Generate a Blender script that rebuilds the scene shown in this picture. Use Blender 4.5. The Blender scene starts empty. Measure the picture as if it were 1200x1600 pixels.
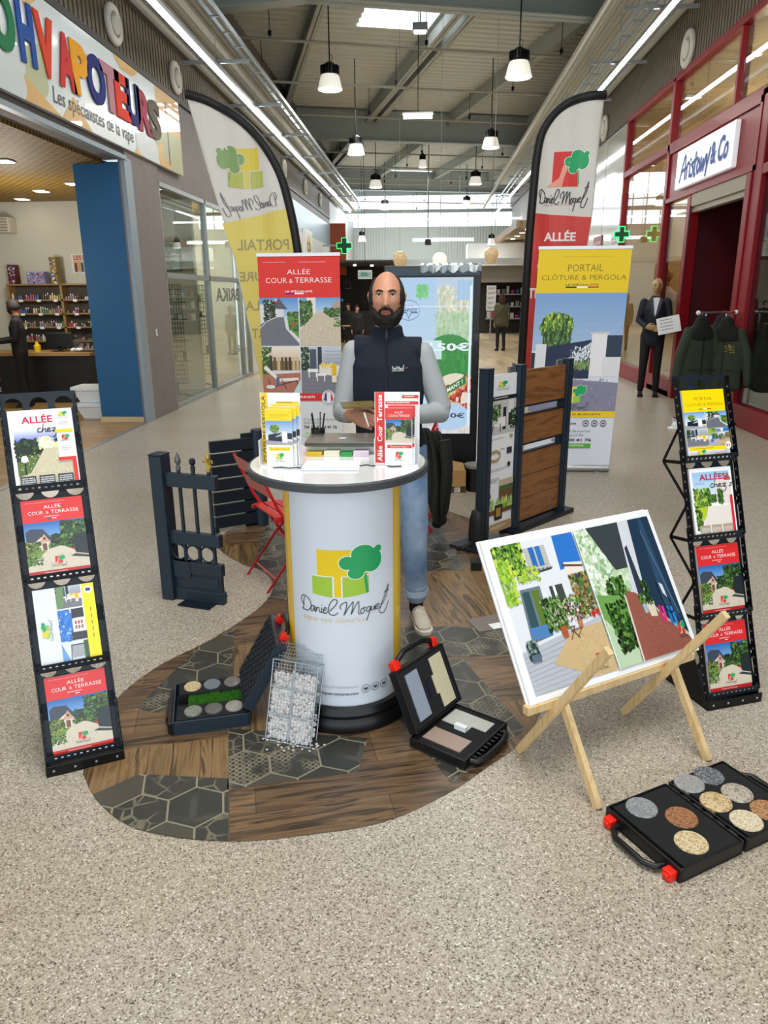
import bpy, math, random
from mathutils import Vector, Matrix
R = random.Random(7)
SC = bpy.context.scene
COL = SC.collection
PI = math.pi
def lin(h, a=1.0):
    if not isinstance(h, str): return (h[0], h[1], h[2], a)
    h = h.lstrip('#')
    if len(h) == 3: h = ''.join(c*2 for c in h)
    o = []
    for i in (0, 2, 4):
        c = int(h[i:i+2], 16)/255
        o.append(c/12.92 if c <= .04045 else ((c+.055)/1.055)**2.4)
    return (*o, a)

# ------------------------------------------------------------ camera
cam = bpy.data.cameras.new('camera')
cam.sensor_fit = 'VERTICAL'; cam.sensor_height = 36.0; cam.lens = 1144/1600*36
cam.clip_start = .05; cam.clip_end = 200
camo = bpy.data.objects.new('camera', cam); COL.objects.link(camo)
camo.matrix_world = Matrix(((0.99835252, -0.00905643, 0.05665895, 0), (0.05688995, 0.28478025, -0.9569032, 0),
                            (-0.00746922, 0.95855005, 0.2848263, 1.65), (0, 0, 0, 1)))
SC.camera = camo
# ------------------------------------------------------------ world, light, exposure
w = bpy.data.worlds.new('sky'); SC.world = w; w.use_nodes = True
w.node_tree.nodes['Background'].inputs[0].default_value = (.86, .93, 1, 1)
w.node_tree.nodes['Background'].inputs[1].default_value = 2.3
SC.view_settings.view_transform = 'Standard'; SC.view_settings.look = 'None'
SC.view_settings.gamma = 1; SC.view_settings.use_curve_mapping = False
SC.view_settings.exposure = -0.1
SKYLIGHT = 9.0      # strength of the glazed skylight panes
LAMP = 1.0
def area(name, loc, sx, sy, power, col=(1, 1, 1), rot=(0, 0, 0)):
    l = bpy.data.lights.new(name, 'AREA'); l.shape = 'RECTANGLE'; l.size = sx; l.size_y = sy; l.energy = power; l.color = col
    o = bpy.data.objects.new(name, l); COL.objects.link(o); o.location = loc; o.rotation_euler = rot
    return o
def point(name, loc, power, col=(1, .95, .85), r=.1, parent=None):
    l = bpy.data.lights.new(name, 'POINT'); l.energy = power; l.color = col; l.shadow_soft_size = r
    o = bpy.data.objects.new(name, l); COL.objects.link(o); o.location = loc
    if parent: o.parent = parent
    return o
# area lights added as overhead fill, hung under the closed roof deck
area('added_overhead_fill', (0.2, 1.6, 6.3), 3.2, 4.0, 400, (1, .985, .95))
area('added_overhead_fill', (-.2, 10.5, 5.9), 2.4, 3.0, 175, (1, .97, .92))
area('added_overhead_fill', (-.6, 20, 5.9), 2.4, 3.0, 260, (1, .98, .93))
area('added_overhead_fill', (-.8, 33, 5.9), 4, 6.0, 700, (.95, .98, 1))

# ------------------------------------------------------------ materials
MATS = {}
def mat(name, col='#888888', rough=.5, metal=0, var=.05, scale=25, bump=0, coat=0, emit=None, es=0, spec=.5, alpha=1):
    if name in MATS: return MATS[name]
    m = bpy.data.materials.new(name); m.use_nodes = True; MATS[name] = m
    nt = m.node_tree; N = nt.nodes; L = nt.links; b = N['Principled BSDF']
    tc = N.new('ShaderNodeTexCoord'); nz = N.new('ShaderNodeTexNoise'); nz.inputs['Scale'].default_value = scale
    nz.inputs['Detail'].default_value = 4
    L.new(tc.outputs['Object'], nz.inputs['Vector'])
    c = lin(col)
    mx = N.new('ShaderNodeMix'); mx.data_type = 'RGBA'
    mx.inputs[6].default_value = tuple(x*(1-var) for x in c[:3])+(1,)
    mx.inputs[7].default_value = tuple(min(1, x*(1+var)) for x in c[:3])+(1,)
    L.new(nz.outputs['Fac'], mx.inputs[0]); L.new(mx.outputs[2], b.inputs['Base Color'])
    b.inputs['Roughness'].default_value = rough; b.inputs['Metallic'].default_value = metal
    b.inputs['Specular IOR Level'].default_value = spec
    b.inputs['Coat Weight'].default_value = coat; b.inputs['Coat Roughness'].default_value = .1
    if bump:
        bp = N.new('ShaderNodeBump'); bp.inputs['Strength'].default_value = bump; bp.inputs['Distance'].default_value = .004
        L.new(nz.outputs['Fac'], bp.inputs['Height']); L.new(bp.outputs[0], b.inputs['Normal'])
    if emit:
        b.inputs['Emission Color'].default_value = lin(emit); b.inputs['Emission Strength'].default_value = es
    b.inputs['Alpha'].default_value = alpha
    return m
def nodes(m): return m.node_tree.nodes, m.node_tree.links, m.node_tree.nodes['Principled BSDF']
def ramp(N, stops, inter='LINEAR'):
    r = N.new('ShaderNodeValToRGB'); cr = r.color_ramp; cr.interpolation = inter
    while len(cr.elements) < len(stops): cr.elements.new(.5)
    for e, (p, c) in zip(cr.elements, stops): e.position = p; e.color = lin(c)
    return r
def attr_mat(name, rough=.45, coat=0, emit=0):
    m = bpy.data.materials.new(name); m.use_nodes = True; MATS[name] = m
    N, L, b = nodes(m)
    a = N.new('ShaderNodeAttribute'); a.attribute_name = 'Col'
    b.inputs['Roughness'].default_value = rough; b.inputs['Coat Weight'].default_value = coat
    b.inputs['Coat Roughness'].default_value = .06
    L.new(a.outputs['Color'], b.inputs['Base Color'])
    if emit:
        L.new(a.outputs['Color'], b.inputs['Emission Color']); b.inputs['Emission Strength'].default_value = emit
        b.inputs['Base Color'].default_value = (.02, .02, .02, 1); L.remove(b.inputs['Base Color'].links[0])
    return m
PRINT = attr_mat('print', .5); PRINTG = attr_mat('print_gloss', .3, .35); SCREEN = attr_mat('screen_glow', .3, 0, 1.0)
PRINTS = attr_mat('print_mirror_gloss', .35, 1.0); PRINTS.node_tree.nodes['Principled BSDF'].inputs['Coat Roughness'].default_value = .012
BACKLIT = attr_mat('backlit_print', .25, .3, .35)
# speckled resin floor
def floor_mat():
    m = mat('speckled_floor', '#b7ae9c', .36)
    N, L, b = nodes(m); tc = N.new('ShaderNodeTexCoord')
    v = N.new('ShaderNodeTexVoronoi'); v.inputs['Scale'].default_value = 235; L.new(tc.outputs['Object'], v.inputs['Vector'])
    s = N.new('ShaderNodeSeparateColor'); L.new(v.outputs['Color'], s.inputs[0])
    r = ramp(N, [(0, '#5a5247'), (.05, '#83786a'), (.15, '#9d9486'), (.3, '#aea698'), (.55, '#b8b0a3'), (.8, '#c3bcb0'), (.94, '#e0dcd4')], 'CONSTANT')
    L.new(s.outputs[0], r.inputs[0])
    nz = N.new('ShaderNodeTexNoise'); nz.inputs['Scale'].default_value = .9; L.new(tc.outputs['Object'], nz.inputs['Vector'])
    r2 = ramp(N, [(.3, '#f2ece2'), (.7, '#ffffff')]); L.new(nz.outputs[0], r2.inputs[0])
    mx = N.new('ShaderNodeMix'); mx.data_type = 'RGBA'; mx.blend_type = 'MULTIPLY'; mx.inputs[0].default_value = 1
    L.new(r.outputs[0], mx.inputs[6]); L.new(r2.outputs[0], mx.inputs[7]); L.new(mx.outputs[2], b.inputs['Base Color'])
    return m
FLOOR = floor_mat()
def wood_mat(name, c0, c1, ax=0, plank=.12, rough=.45, sc=1.0, length=1.2, stretch=12):
    m = mat(name, c0, rough); N, L, b = nodes(m); tc = N.new('ShaderNodeTexCoord')
    mp = N.new('ShaderNodeMapping'); L.new(tc.outputs['Object'], mp.inputs[0])
    s = [sc*stretch]*3; s[ax] = sc*1.0; mp.inputs['Scale'].default_value = s
    nz = N.new('ShaderNodeTexNoise'); nz.inputs['Scale'].default_value = 1.6; nz.inputs['Detail'].default_value = 8; nz.inputs['Distortion'].default_value = 1.2
    L.new(mp.outputs[0], nz.inputs['Vector'])
    r = ramp(N, [(.3, c0), (.52, c1), (.62, c0), (.75, c1)]); L.new(nz.outputs[0], r.inputs[0])
    out = r.outputs[0]
    if plank:
        bk = N.new('ShaderNodeTexBrick'); mp2 = N.new('ShaderNodeMapping'); L.new(tc.outputs['Object'], mp2.inputs[0])
        if ax == 1: mp2.inputs['Rotation'].default_value = (0, 0, PI/2)
        if ax == 2: mp2.inputs['Rotation'].default_value = (0, PI/2, 0)
        L.new(mp2.outputs[0], bk.inputs['Vector']); bk.inputs['Scale'].default_value = 1
        bk.inputs['Brick Width'].default_value = length; bk.inputs['Row Height'].default_value = plank
        bk.inputs['Mortar Size'].default_value = .0015; bk.inputs['Color1'].default_value = (.62, .62, .62, 1)
        bk.inputs['Color2'].default_value = (1, 1, 1, 1); bk.inputs['Mortar'].default_value = (.35, .3, .25, 1)
        mx = N.new('ShaderNodeMix'); mx.data_type = 'RGBA'; mx.blend_type = 'MULTIPLY'; mx.inputs[0].default_value = 1
        L.new(out, mx.inputs[6]); L.new(bk.outputs[0], mx.inputs[7]); out = mx.outputs[2]
    L.new(out, b.inputs['Base Color'])
    return m
PARQUET = wood_mat('parquet', '#a5814f', '#c19c66', 0, .09, .3)
HALLWOOD = wood_mat('hall_boards', '#c6ab82', '#d5bd97', 1, .16, .3)
INW_U = wood_mat('inlay_wood_across', '#382b20', '#86694a', 0, .19, .36, 1.2, .9, 11)
INW_W = wood_mat('inlay_wood_along', '#41331f', '#8f7048', 1, .19, .36, 1.2, .9, 11)
BOARDWOOD = wood_mat('composite_board', '#6b4426', '#946235', 0, 0, .4, 1.3, stretch=9)
PINE = wood_mat('pine', '#cfae76', '#e0c493', 2, 0, .55, 1.5, stretch=8)
OAK = wood_mat('shelf_oak', '#8a6a3c', '#a07e4c', 0, 0, .5, 2)
CANOPY = wood_mat('canopy_wood', '#b59a72', '#c9b189', 1, .1, .5, 1)
# tiles of the inlay: dark slate with pale worn pattern
def tile_mat(name, c0, c1, kind, sc):
    m = mat(name, c0, .4); N, L, b = nodes(m); tc = N.new('ShaderNodeTexCoord')
    v = N.new('ShaderNodeTexVoronoi'); v.inputs['Scale'].default_value = sc; L.new(tc.outputs['Object'], v.inputs['Vector'])
    if kind: v.inputs['Randomness'].default_value = 0
    nz = N.new('ShaderNodeTexNoise'); nz.inputs['Scale'].default_value = 9; nz.inputs['Detail'].default_value = 6; L.new(tc.outputs['Object'], nz.inputs['Vector'])
    if kind == 0: v.feature = 'DISTANCE_TO_EDGE'
    r = ramp(N, [(.0, c1), (.035, c1), (.07, c0), (1, c0)] if kind == 0 else ([(.0, c0), (.3, c0), (.4, c1), (.55, c1), (.6, c0)] if kind == 1 else [(0, c1), (.18, c1), (.26, c0), (1, c0)]))
    L.new(v.outputs['Distance'], r.inputs[0])
    mx = N.new('ShaderNodeMix'); mx.data_type = 'RGBA'; r2 = ramp(N, [(.42, '#000000'), (.6, '#eeeeee')]); L.new(nz.outputs[0], r2.inputs[0])
    L.new(r2.outputs[0], mx.inputs[0]); L.new(r.outputs[0], mx.inputs[7]); mx.inputs[6].default_value = lin(c0)
    L.new(mx.outputs[2], b.inputs['Base Color'])
    return m
TILES = [tile_mat('tile_worn', '#34342f', '#77735f', 0, 16), tile_mat('tile_dots', '#35352f', '#87806c', 1, 42),
         tile_mat('tile_stars', '#47443a', '#8b846f', 2, 58), tile_mat('tile_plain', '#31322d', '#4b4a42', 0, 5)]
GROUT = mat('tile_grout', '#8c8671', .6)
def glass_mat(name, tint='#ffffff', refl=.16, rough=.01):
    m = bpy.data.materials.new(name); m.use_nodes = True; MATS[name] = m
    N = m.node_tree.nodes; L = m.node_tree.links; N.remove(N['Principled BSDF'])
    t = N.new('ShaderNodeBsdfTransparent'); t.inputs[0].default_value = lin(tint)
    g = N.new('ShaderNodeBsdfGlossy'); g.inputs['Roughness'].default_value = rough
    lw = N.new('ShaderNodeLayerWeight'); lw.inputs[0].default_value = .25
    ma = N.new('ShaderNodeMath'); ma.operation = 'MULTIPLY_ADD'; ma.inputs[1].default_value = .45; ma.inputs[2].default_value = refl
    L.new(lw.outputs['Fresnel'], ma.inputs[0]); mx = N.new('ShaderNodeMixShader'); L.new(ma.outputs[0], mx.inputs[0])
    L.new(t.outputs[0], mx.inputs[1]); L.new(g.outputs[0], mx.inputs[2]); L.new(mx.outputs[0], N['Material Output'].inputs[0])
    return m
GLASS = glass_mat('shop_glass', '#eef4f0', .07); LAMPGLASS = mat('lamp_prismatic_shade', '#e8eae4', .3, emit='#fff8e8', es=.5)
CLEAR = glass_mat('clear_plastic', '#f2f2f2', .06, .08)
AMBER = mat('amber_glass', '#cdb287', .12, var=.4, scale=22, coat=1, emit='#f0c890', es=.18)
ANTH = mat('anthracite_aluminium', '#22323f', .42, .25)
ANTHD = mat('dark_anthracite', '#16202a', .4, .2)
BLACK = mat('black_plastic', '#0b0c0f', .42)
BLACKM = mat('black_metal', '#101214', .35, .4)
FOAM = mat('black_foam', '#101215', .9, var=.3, scale=400, bump=.3)
WHITE = mat('white_plastic', '#eceff2', .4); PAPER = mat('paper', '#eef0f2', .6)
GREY = mat('grey_metal', '#9ba0a0', .4, .6); STEEL = mat('galvanised_steel', '#9aa3a8', .35, .8)
GALV = mat('roof_steel', '#a8aca4', .55, .1, scale=3); DECK = mat('roof_deck', '#cccdc4', .6, 0, scale=2)
GIRD = mat('girder_paint', '#a3adab', .55, .1, scale=2); PIPE = mat('pipe_paint', '#a5a498', .5, .2)
YELLOW = mat('yellow_vinyl', '#e9bd08', .35, coat=.2); REDP = mat('red_paint', '#b3121c', .35, .1)
REDCL = mat('red_plastic', '#f02414', .35); BLUEP = mat('blue_panel', '#075a8c', .5, scale=2)
CONC = mat('grey_render', '#7d7673', .65, var=.14, scale=4, bump=.1); WALLC = mat('cream_wall', '#cfccbc', .7)
REDSH = mat('red_lacquer', '#850d19', .4, coat=.06, spec=.25, scale=3); BRONZE = mat('bronze_cladding', '#665b4b', .5, .2, scale=6)
EMW = mat('led_white', '#ffffff', .5, emit='#f6fbff', es=10.0)
EMS = mat('spot_white', '#ffffff', .5, emit='#fff6e6', es=14.0)
EMSKY = mat('skylight_glazing', '#ffffff', .5, emit='#eaf4ff', es=3.0)

# ------------------------------------------------------------ mesh builder
class B:
    def __init__(s): s.v = []; s.f = []; s.m = []; s.c = None
    def add(s, vs, fs, mi=0, M=None):
        o = len(s.v)
        s.v += [tuple(M @ Vector(p)) for p in vs] if M is not None else [tuple(p) for p in vs]
        s.f += [tuple(i+o for i in f) for f in fs]; s.m += [mi]*len(fs); return s
    def box(s, x0, x1, y0, y1, z0, z1, mi=0, M=None):
        return s.add([(x0, y0, z0), (x1, y0, z0), (x1, y1, z0), (x0, y1, z0), (x0, y0, z1), (x1, y0, z1), (x1, y1, z1), (x0, y1, z1)],
                     [(0, 3, 2, 1), (4, 5, 6, 7), (0, 1, 5, 4), (1, 2, 6, 5), (2, 3, 7, 6), (3, 0, 4, 7)], mi, M)
    def bar(s, a, b, w, h, up=(0, 0, 1), mi=0):
        a, b = Vector(a), Vector(b); d = (b-a).normalized(); sd = d.cross(Vector(up))
        if sd.length < 1e-4: sd = d.cross(Vector((0, 1, 0)))
        sd.normalize(); u = sd.cross(d)
        vs = [p+sd*sx*w/2+u*sz*h/2 for p in (a, b) for sx, sz in ((-1, -1), (1, -1), (1, 1), (-1, 1))]
        return s.add(vs, [(0, 1, 2, 3), (7, 6, 5, 4), (0, 4, 5, 1), (1, 5, 6, 2), (2, 6, 7, 3), (3, 7, 4, 0)], mi)
    def tube(s, pts, r, n=8, mi=0, closed=False):
        pts = [Vector(p) for p in pts]; k = len(pts); rs = r if isinstance(r, (list, tuple)) else [r]*k
        rings = []; pu = None
        for i, p in enumerate(pts):
            if closed: d = pts[(i+1) % k]-pts[i-1]
            else: d = pts[min(i+1, k-1)]-pts[max(i-1, 0)]
            d.normalize()
            if pu is None: pu = d.orthogonal().normalized()
            pu = (pu-d*pu.dot(d)).normalized(); q = d.cross(pu)
            rr = rs[i]; e = rr if isinstance(rr, tuple) else (rr, rr)
            rings.append([p+pu*math.cos(2*PI*j/n)*e[0]+q*math.sin(2*PI*j/n)*e[1] for j in range(n)])
        vs = [p for g in rings for p in g]; fs = []
        for i in range(k if closed else k-1):
            i2 = (i+1) % k
            for j in range(n): fs.append((i*n+j, i*n+(j+1) % n, i2*n+(j+1) % n, i2*n+j))
        if not closed: fs += [tuple(range(n-1, -1, -1)), tuple((k-1)*n+j for j in range(n))]
        return s.add(vs, fs, mi)
    def lathe(s, prof, n=24, M=None, mi=0, cap=True, sx=1, sy=1):
        vs = []; fs = []; k = len(prof)
        for r, z in prof:
            vs += [(r*sx*math.cos(2*PI*j/n), r*sy*math.sin(2*PI*j/n), z) for j in range(n)]
        for i in range(k-1):
            for j in range(n): fs.append((i*n+j, i*n+(j+1) % n, (i+1)*n+(j+1) % n, (i+1)*n+j))
        if cap: fs += [tuple(range(n-1, -1, -1)), tuple((k-1)*n+j for j in range(n))]
        return s.add(vs, fs, mi, M)
    def prism(s, pts, h, M=None, mi=0):
        n = len(pts); vs = [(x, y, 0) for x, y in pts]+[(x, y, h) for x, y in pts]
        return s.add(vs, [tuple(range(n-1, -1, -1)), tuple(range(n, 2*n))]+[(i, (i+1) % n, n+(i+1) % n, n+i) for i in range(n)], mi, M)
    def ball(s, c, r, n=12, mi=0, M=None):
        e = r if isinstance(r, (tuple, list)) else (r, r, r); m = n//2
        T = Matrix.Translation(Vector(c)) @ (M.to_4x4() if M is not None else Matrix.Identity(4)) @ Matrix.Diagonal((*e, 1))
        return s.lathe([(max(1e-3, math.sin(PI*i/m)), -math.cos(PI*i/m)) for i in range(m+1)], n, T, mi)
    def holeplate(s, x0, x1, y0, y1, cx, cy, r, t, M, mi=0):   # plate in local xy with one round hole, thickness t
        n = 24; ci = []; sq = []
        for j in range(n):
            a = 2*PI*j/n; c, sn = math.cos(a), math.sin(a); ci.append((cx+r*c, cy+r*sn))
            ts = [((x1 if c > 0 else x0)-cx)/c if abs(c) > 1e-6 else 1e9, ((y1 if sn > 0 else y0)-cy)/sn if abs(sn) > 1e-6 else 1e9]
            q = min(ts); sq.append((cx+q*c, cy+q*sn))
        for cxn, cyn in ((x0, y0), (x1, y0), (x1, y1), (x0, y1)):
            j = min(range(n), key=lambda k: (sq[k][0]-cxn)**2+(sq[k][1]-cyn)**2); sq[j] = (cxn, cyn)
        vs = [(*p, z) for z in (0, t) for p in ci+sq]; fs = []
        for j in range(n):
            k = (j+1) % n
            fs += [(j, n+j, n+k, k), (2*n+j, 2*n+k, 3*n+k, 3*n+j), (j, k, 2*n+k, 2*n+j)]
        return s.add(vs, fs, mi, M)
    def build(s, name, mats, parent=None, smooth=0, bevel=0, M=None):
        me = bpy.data.meshes.new(name); me.from_pydata(s.v, [], s.f); 
        ms = mats if isinstance(mats, (list, tuple)) else [mats]
        for m in ms: me.materials.append(m)
        me.polygons.foreach_set('material_index', s.m)
        o = bpy.data.objects.new(name, me); COL.objects.link(o)
        if parent: o.parent = parent
        if M is not None: o.matrix_local = M
        if bevel:
            b = o.modifiers.new('bevel', 'BEVEL'); b.width = bevel; b.segments = 2; b.limit_method = 'ANGLE'; b.angle_limit = .7
        if smooth:
            me.polygons.foreach_set('use_smooth', [True]*len(me.polygons))
            e = o.modifiers.new('split', 'EDGE_SPLIT'); e.split_angle = smooth if smooth > 1.1 else .6
        me.update()
        return o
def T(x=0, y=0, z=0, rz=0, rx=0, ry=0):
    return Matrix.Translation((x, y, z)) @ Matrix.Rotation(rz, 4, 'Z') @ Matrix.Rotation(ry, 4, 'Y') @ Matrix.Rotation(rx, 4, 'X')
def frame(o, xa, ya):   # matrix with local x along xa, local y along ya
    xa = Vector(xa).normalized(); za = xa.cross(Vector(ya)).normalized(); ya = za.cross(xa)
    m = Matrix.Identity(4)
    for i in range(3): m[i][0], m[i][1], m[i][2], m[i][3] = xa[i], ya[i], za[i], o[i]
    return m
def tag(o, label, cat, group=None, kind=None):
    o['label'] = label; o['category'] = cat
    if group: o['group'] = group
    if kind: o['kind'] = kind
    return o
def thing(name, label, cat, loc=(0, 0, 0), rz=0, group=None):
    o = bpy.data.objects.new(name, None); COL.objects.link(o); o.location = loc; o.rotation_euler = (0, 0, rz)
    o.empty_display_size = .05
    return tag(o, label, cat, group)
def struct(o, label=None):
    o['kind'] = 'structure'
    if label: o['label'] = label
    return o
def dup(root, loc=None, rz=None, label=None):
    r = root.copy(); COL.objects.link(r)
    if loc: r.location = loc
    if rz is not None: r.rotation_euler = (0, 0, rz)
    if label: r['label'] = label
    for ch in list(root.children):
        c = ch.copy(); COL.objects.link(c); c.parent = r
        for g in list(ch.children):
            d = g.copy(); COL.objects.link(d); d.parent = c
    return r

ORD = ['first', 'second', 'third', 'fourth', 'fifth', 'sixth', 'seventh', 'eighth', 'ninth', 'tenth', 'eleventh', 'twelfth', 'thirteenth', 'fourteenth', 'fifteenth', 'sixteenth', 'seventeenth', 'eighteenth', 'nineteenth', 'twentieth', 'twenty-first', 'twenty-second', 'twenty-third', 'twenty-fourth', 'twenty-fifth']
# ------------------------------------------------------------ flat artwork (prints, signs, posters)
TXT = {}
def textmesh(s, bold=-.01, shear=0, res=2):
    k = (s, bold, shear, res)
    if k not in TXT:
        c = bpy.data.curves.new('txt', 'FONT'); c.body = s; c.resolution_u = res; c.offset = bold; c.shear = shear
        c.fill_mode = 'FRONT'
        o = bpy.data.objects.new('txt', c); me = o.to_mesh()
        vs = [(v.co.x, v.co.y) for v in me.vertices]; fs = [tuple(p.vertices) for p in me.polygons]
        o.to_mesh_clear(); bpy.data.objects.remove(o); bpy.data.curves.remove(c)
        x0 = min(v[0] for v in vs); x1 = max(v[0] for v in vs); y0 = min(v[1] for v in vs); y1 = max(v[1] for v in vs)
        TXT[k] = ([((x-x0)/(x1-x0+1e-9), (y-y0)/(y1-y0+1e-9)) for x, y in vs], fs)
    return TXT[k]
def clip(poly, conv):   # Sutherland-Hodgman, conv counter-clockwise
    out = list(poly)
    for i in range(len(conv)):
        if not out: return []
        a, b = conv[i], conv[(i+1) % len(conv)]; ex, ey = b[0]-a[0], b[1]-a[1]; inp, out = out, []
        side = [ex*(p[1]-a[1])-ey*(p[0]-a[0]) for p in inp]
        for j in range(len(inp)):
            p, q = inp[j-1], inp[j]; sp, sq = side[j-1], side[j]
            if (sp >= 0) != (sq >= 0):
                t = sp/(sp-sq); out.append((p[0]+t*(q[0]-p[0]), p[1]+t*(q[1]-p[1])))
            if sq >= 0: out.append(q)
    return out
def smooth_line(p, k=6):
    o = []
    for i in range(len(p)-1):
        a, b, c, d = p[max(i-1, 0)], p[i], p[i+1], p[min(i+2, len(p)-1)]
        for j in range(k):
            t = j/k
            o.append(tuple(.5*((2*b[m])+(-a[m]+c[m])*t+(2*a[m]-5*b[m]+4*c[m]-d[m])*t*t+(-a[m]+3*b[m]-3*c[m]+d[m])*t**3) for m in (0, 1)))
    o.append(tuple(p[-1])); return o
class Art:
    def __init__(s, polys=None, Tm=(1, 0, 0, 0, 1, 0), clipq=None, z=None):
        s.p = polys if polys is not None else []; s.T = Tm; s.q = clipq; s.z = z if z is not None else [0.0]
    def tr(s, p):
        a, b, c, d, e, f = s.T; return (a*p[0]+b*p[1]+c, d*p[0]+e*p[1]+f)
    def at(s, x, y, w, h, rot=0, clipto=True):
        a, b, c, d, e, f = s.T; cs, sn = math.cos(rot), math.sin(rot)
        A, Bm, C, D, E, Fm = w*cs, -h*sn, x, w*sn, h*cs, y
        t = (a*A+b*D, a*Bm+b*E, a*C+b*Fm+c, d*A+e*D, d*Bm+e*E, d*C+e*Fm+f)
        r = Art(s.p, t, None, s.z)
        if clipto:
            q = [r.tr(p) for p in ((0, 0), (1, 0), (1, 1), (0, 1))]
            if sum(q[i-1][0]*q[i][1]-q[i][0]*q[i-1][1] for i in range(4)) < 0: q = q[::-1]
            r.q = q
        else: r.q = s.q
        return r
    def up(s, d=.00008): s.z[0] += d
    def poly(s, pts, c, step=.00008):
        q = [s.tr(p) for p in pts]
        if s.q: q = clip(q, s.q)
        if len(q) > 2:
            s.up(step); s.p.append((q, lin(c), s.z[0]))
    def rect(s, x, y, w, h, c): s.poly([(x, y), (x+w, y), (x+w, y+h), (x, y+h)], c)
    def ell(s, x, y, rx, ry, c, n=20, step=.00008): s.poly([(x+rx*math.cos(2*PI*i/n), y+ry*math.sin(2*PI*i/n)) for i in range(n)], c, step)
    def ring(s, x, y, rx, ry, w, c, n=28): s.line([(x+rx*math.cos(2*PI*i/n), y+ry*math.sin(2*PI*i/n)) for i in range(n+1)], w, c, False)
    def grad(s, x, y, w, h, c0, c1, n=8):
        a, b = lin(c0), lin(c1); s.up()
        for i in range(n):
            t = (i+.5)/n; c = tuple(a[k]*(1-t)+b[k]*t for k in range(3))
            s.poly([(x, y+h*i/n), (x+w, y+h*i/n), (x+w, y+h*(i+1)/n), (x, y+h*(i+1)/n)], c, 0)
    def text(s, t, x0, y0, x1, y1, c, bold=-.01, shear=0):
        vs, fs = textmesh(t, bold, shear); s.up(); cc = lin(c)
        pts = [s.tr((x0+(x1-x0)*u, y0+(y1-y0)*v)) for u, v in vs]
        for f in fs:
            q = [pts[i] for i in f]
            if s.q: q = clip(q, s.q)
            if len(q) > 2: s.p.append((q, cc, s.z[0]))
    def line(s, pts, w, c, sm=True):
        if sm: pts = smooth_line(pts)
        s.up()
        for i in range(len(pts)-1):
            (ax, ay), (bx, by) = pts[i], pts[i+1]; dx, dy = bx-ax, by-ay; l = math.hypot(dx, dy) or 1; nx, ny = -dy/l*w/2, dx/l*w/2
            ex, ey = dx/l*w*.3, dy/l*w*.3
            s.poly([(ax-nx-ex, ay-ny-ey), (bx-nx+ex, by-ny+ey), (bx+nx+ex, by+ny+ey), (ax+nx-ex, ay+ny-ey)], c, 1e-7)
    def leaves(s, x, y, w, h, cols, n=120, sz=.03, dens=None):
        s.up(); n = int(n*1.9); sz *= .62
        for i in range(n):
            px, py = x+w*R.random(), y+h*R.random()
            if dens == 'round':
                a = R.random()*2*PI; rr = math.sqrt(R.random())*.5; px = x+w*(.5+rr*math.cos(a)); py = y+h*(.5+rr*math.sin(a))
            r = sz*(.5+R.random()); a0 = R.random()*6
            s.poly([(px+r*math.cos(a0+k*1.26)*(.6+.5*R.random()), py+r*math.sin(a0+k*1.26)*(.6+.5*R.random())) for k in range(5)], R.choice(cols), 9e-7)
    def specks(s, x, y, w, h, cols, n=150, sz=.006):
        s.up()
        for i in range(n):
            px, py = x+w*R.random(), y+h*R.random(); r = sz*(.5+R.random())
            s.poly([(px-r, py), (px, py-r), (px+r, py), (px, py+r)], R.choice(cols), 4e-7)
    def words(s, x, y, w, h, c, rows=1, gap=.35):    # lines too small to read in the photograph
        rh = h/rows
        for r in range(rows):
            cx = x; end = x+w*(1 if r < rows-1 else .75)
            while cx < end-rh*.3:
                l = min(rh*(1+2.2*R.random()), end-cx); 
                cc = cx
                while cc < cx+l:
                    s.poly([(cc, y+h-rh*(r+1)+rh*gap), (cc+rh*.2, y+h-rh*(r+1)+rh*gap), (cc+rh*.2, y+h-rh*r), (cc, y+h-rh*r)], c, 1e-7); cc += rh*.34
                cx += l+rh*.4
        s.up()
    def build(s, name, m, parent=None, fn=None, M=None, cut=0):
        vs, fs, cs = [], [], []
        for q, c, z in s.p:
            parts = [q]
            if cut:
                for ax in ((0, 1) if cut > 0 else (0,)):
                    nx = []; st = abs(cut)
                    for pq in parts:
                        lo = min(p[ax] for p in pq); hi = max(p[ax] for p in pq)
                        k = math.floor(lo/st)
                        while k*st < hi:
                            a, b = k*st, (k+1)*st
                            cq = [(a, -99), (b, -99), (b, 99), (a, 99)] if ax == 0 else [(-99, a), (99, a), (99, b), (-99, b)]
                            if lo >= a and hi <= b: r = pq
                            else: r = clip(pq, cq)
                            if len(r) > 2: nx.append(r)
                            k += 1
                    parts = nx
            for pq in parts:
                o = len(vs)
                vs += [tuple(fn(x, y, z)) if fn else (x, y, z) for x, y in pq]
                fs.append(tuple(range(o, o+len(pq)))); cs += list(c)*len(pq)
        me = bpy.data.meshes.new(name); me.from_pydata(vs, [], fs); me.materials.append(m)
        at = me.color_attributes.new('Col', 'FLOAT_COLOR', 'CORNER'); at.data.foreach_set('color', cs)
        o = bpy.data.objects.new(name, me); COL.objects.link(o)
        if parent: o.parent = parent
        if M is not None: o.matrix_local = M
        me.update(); return o
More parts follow.
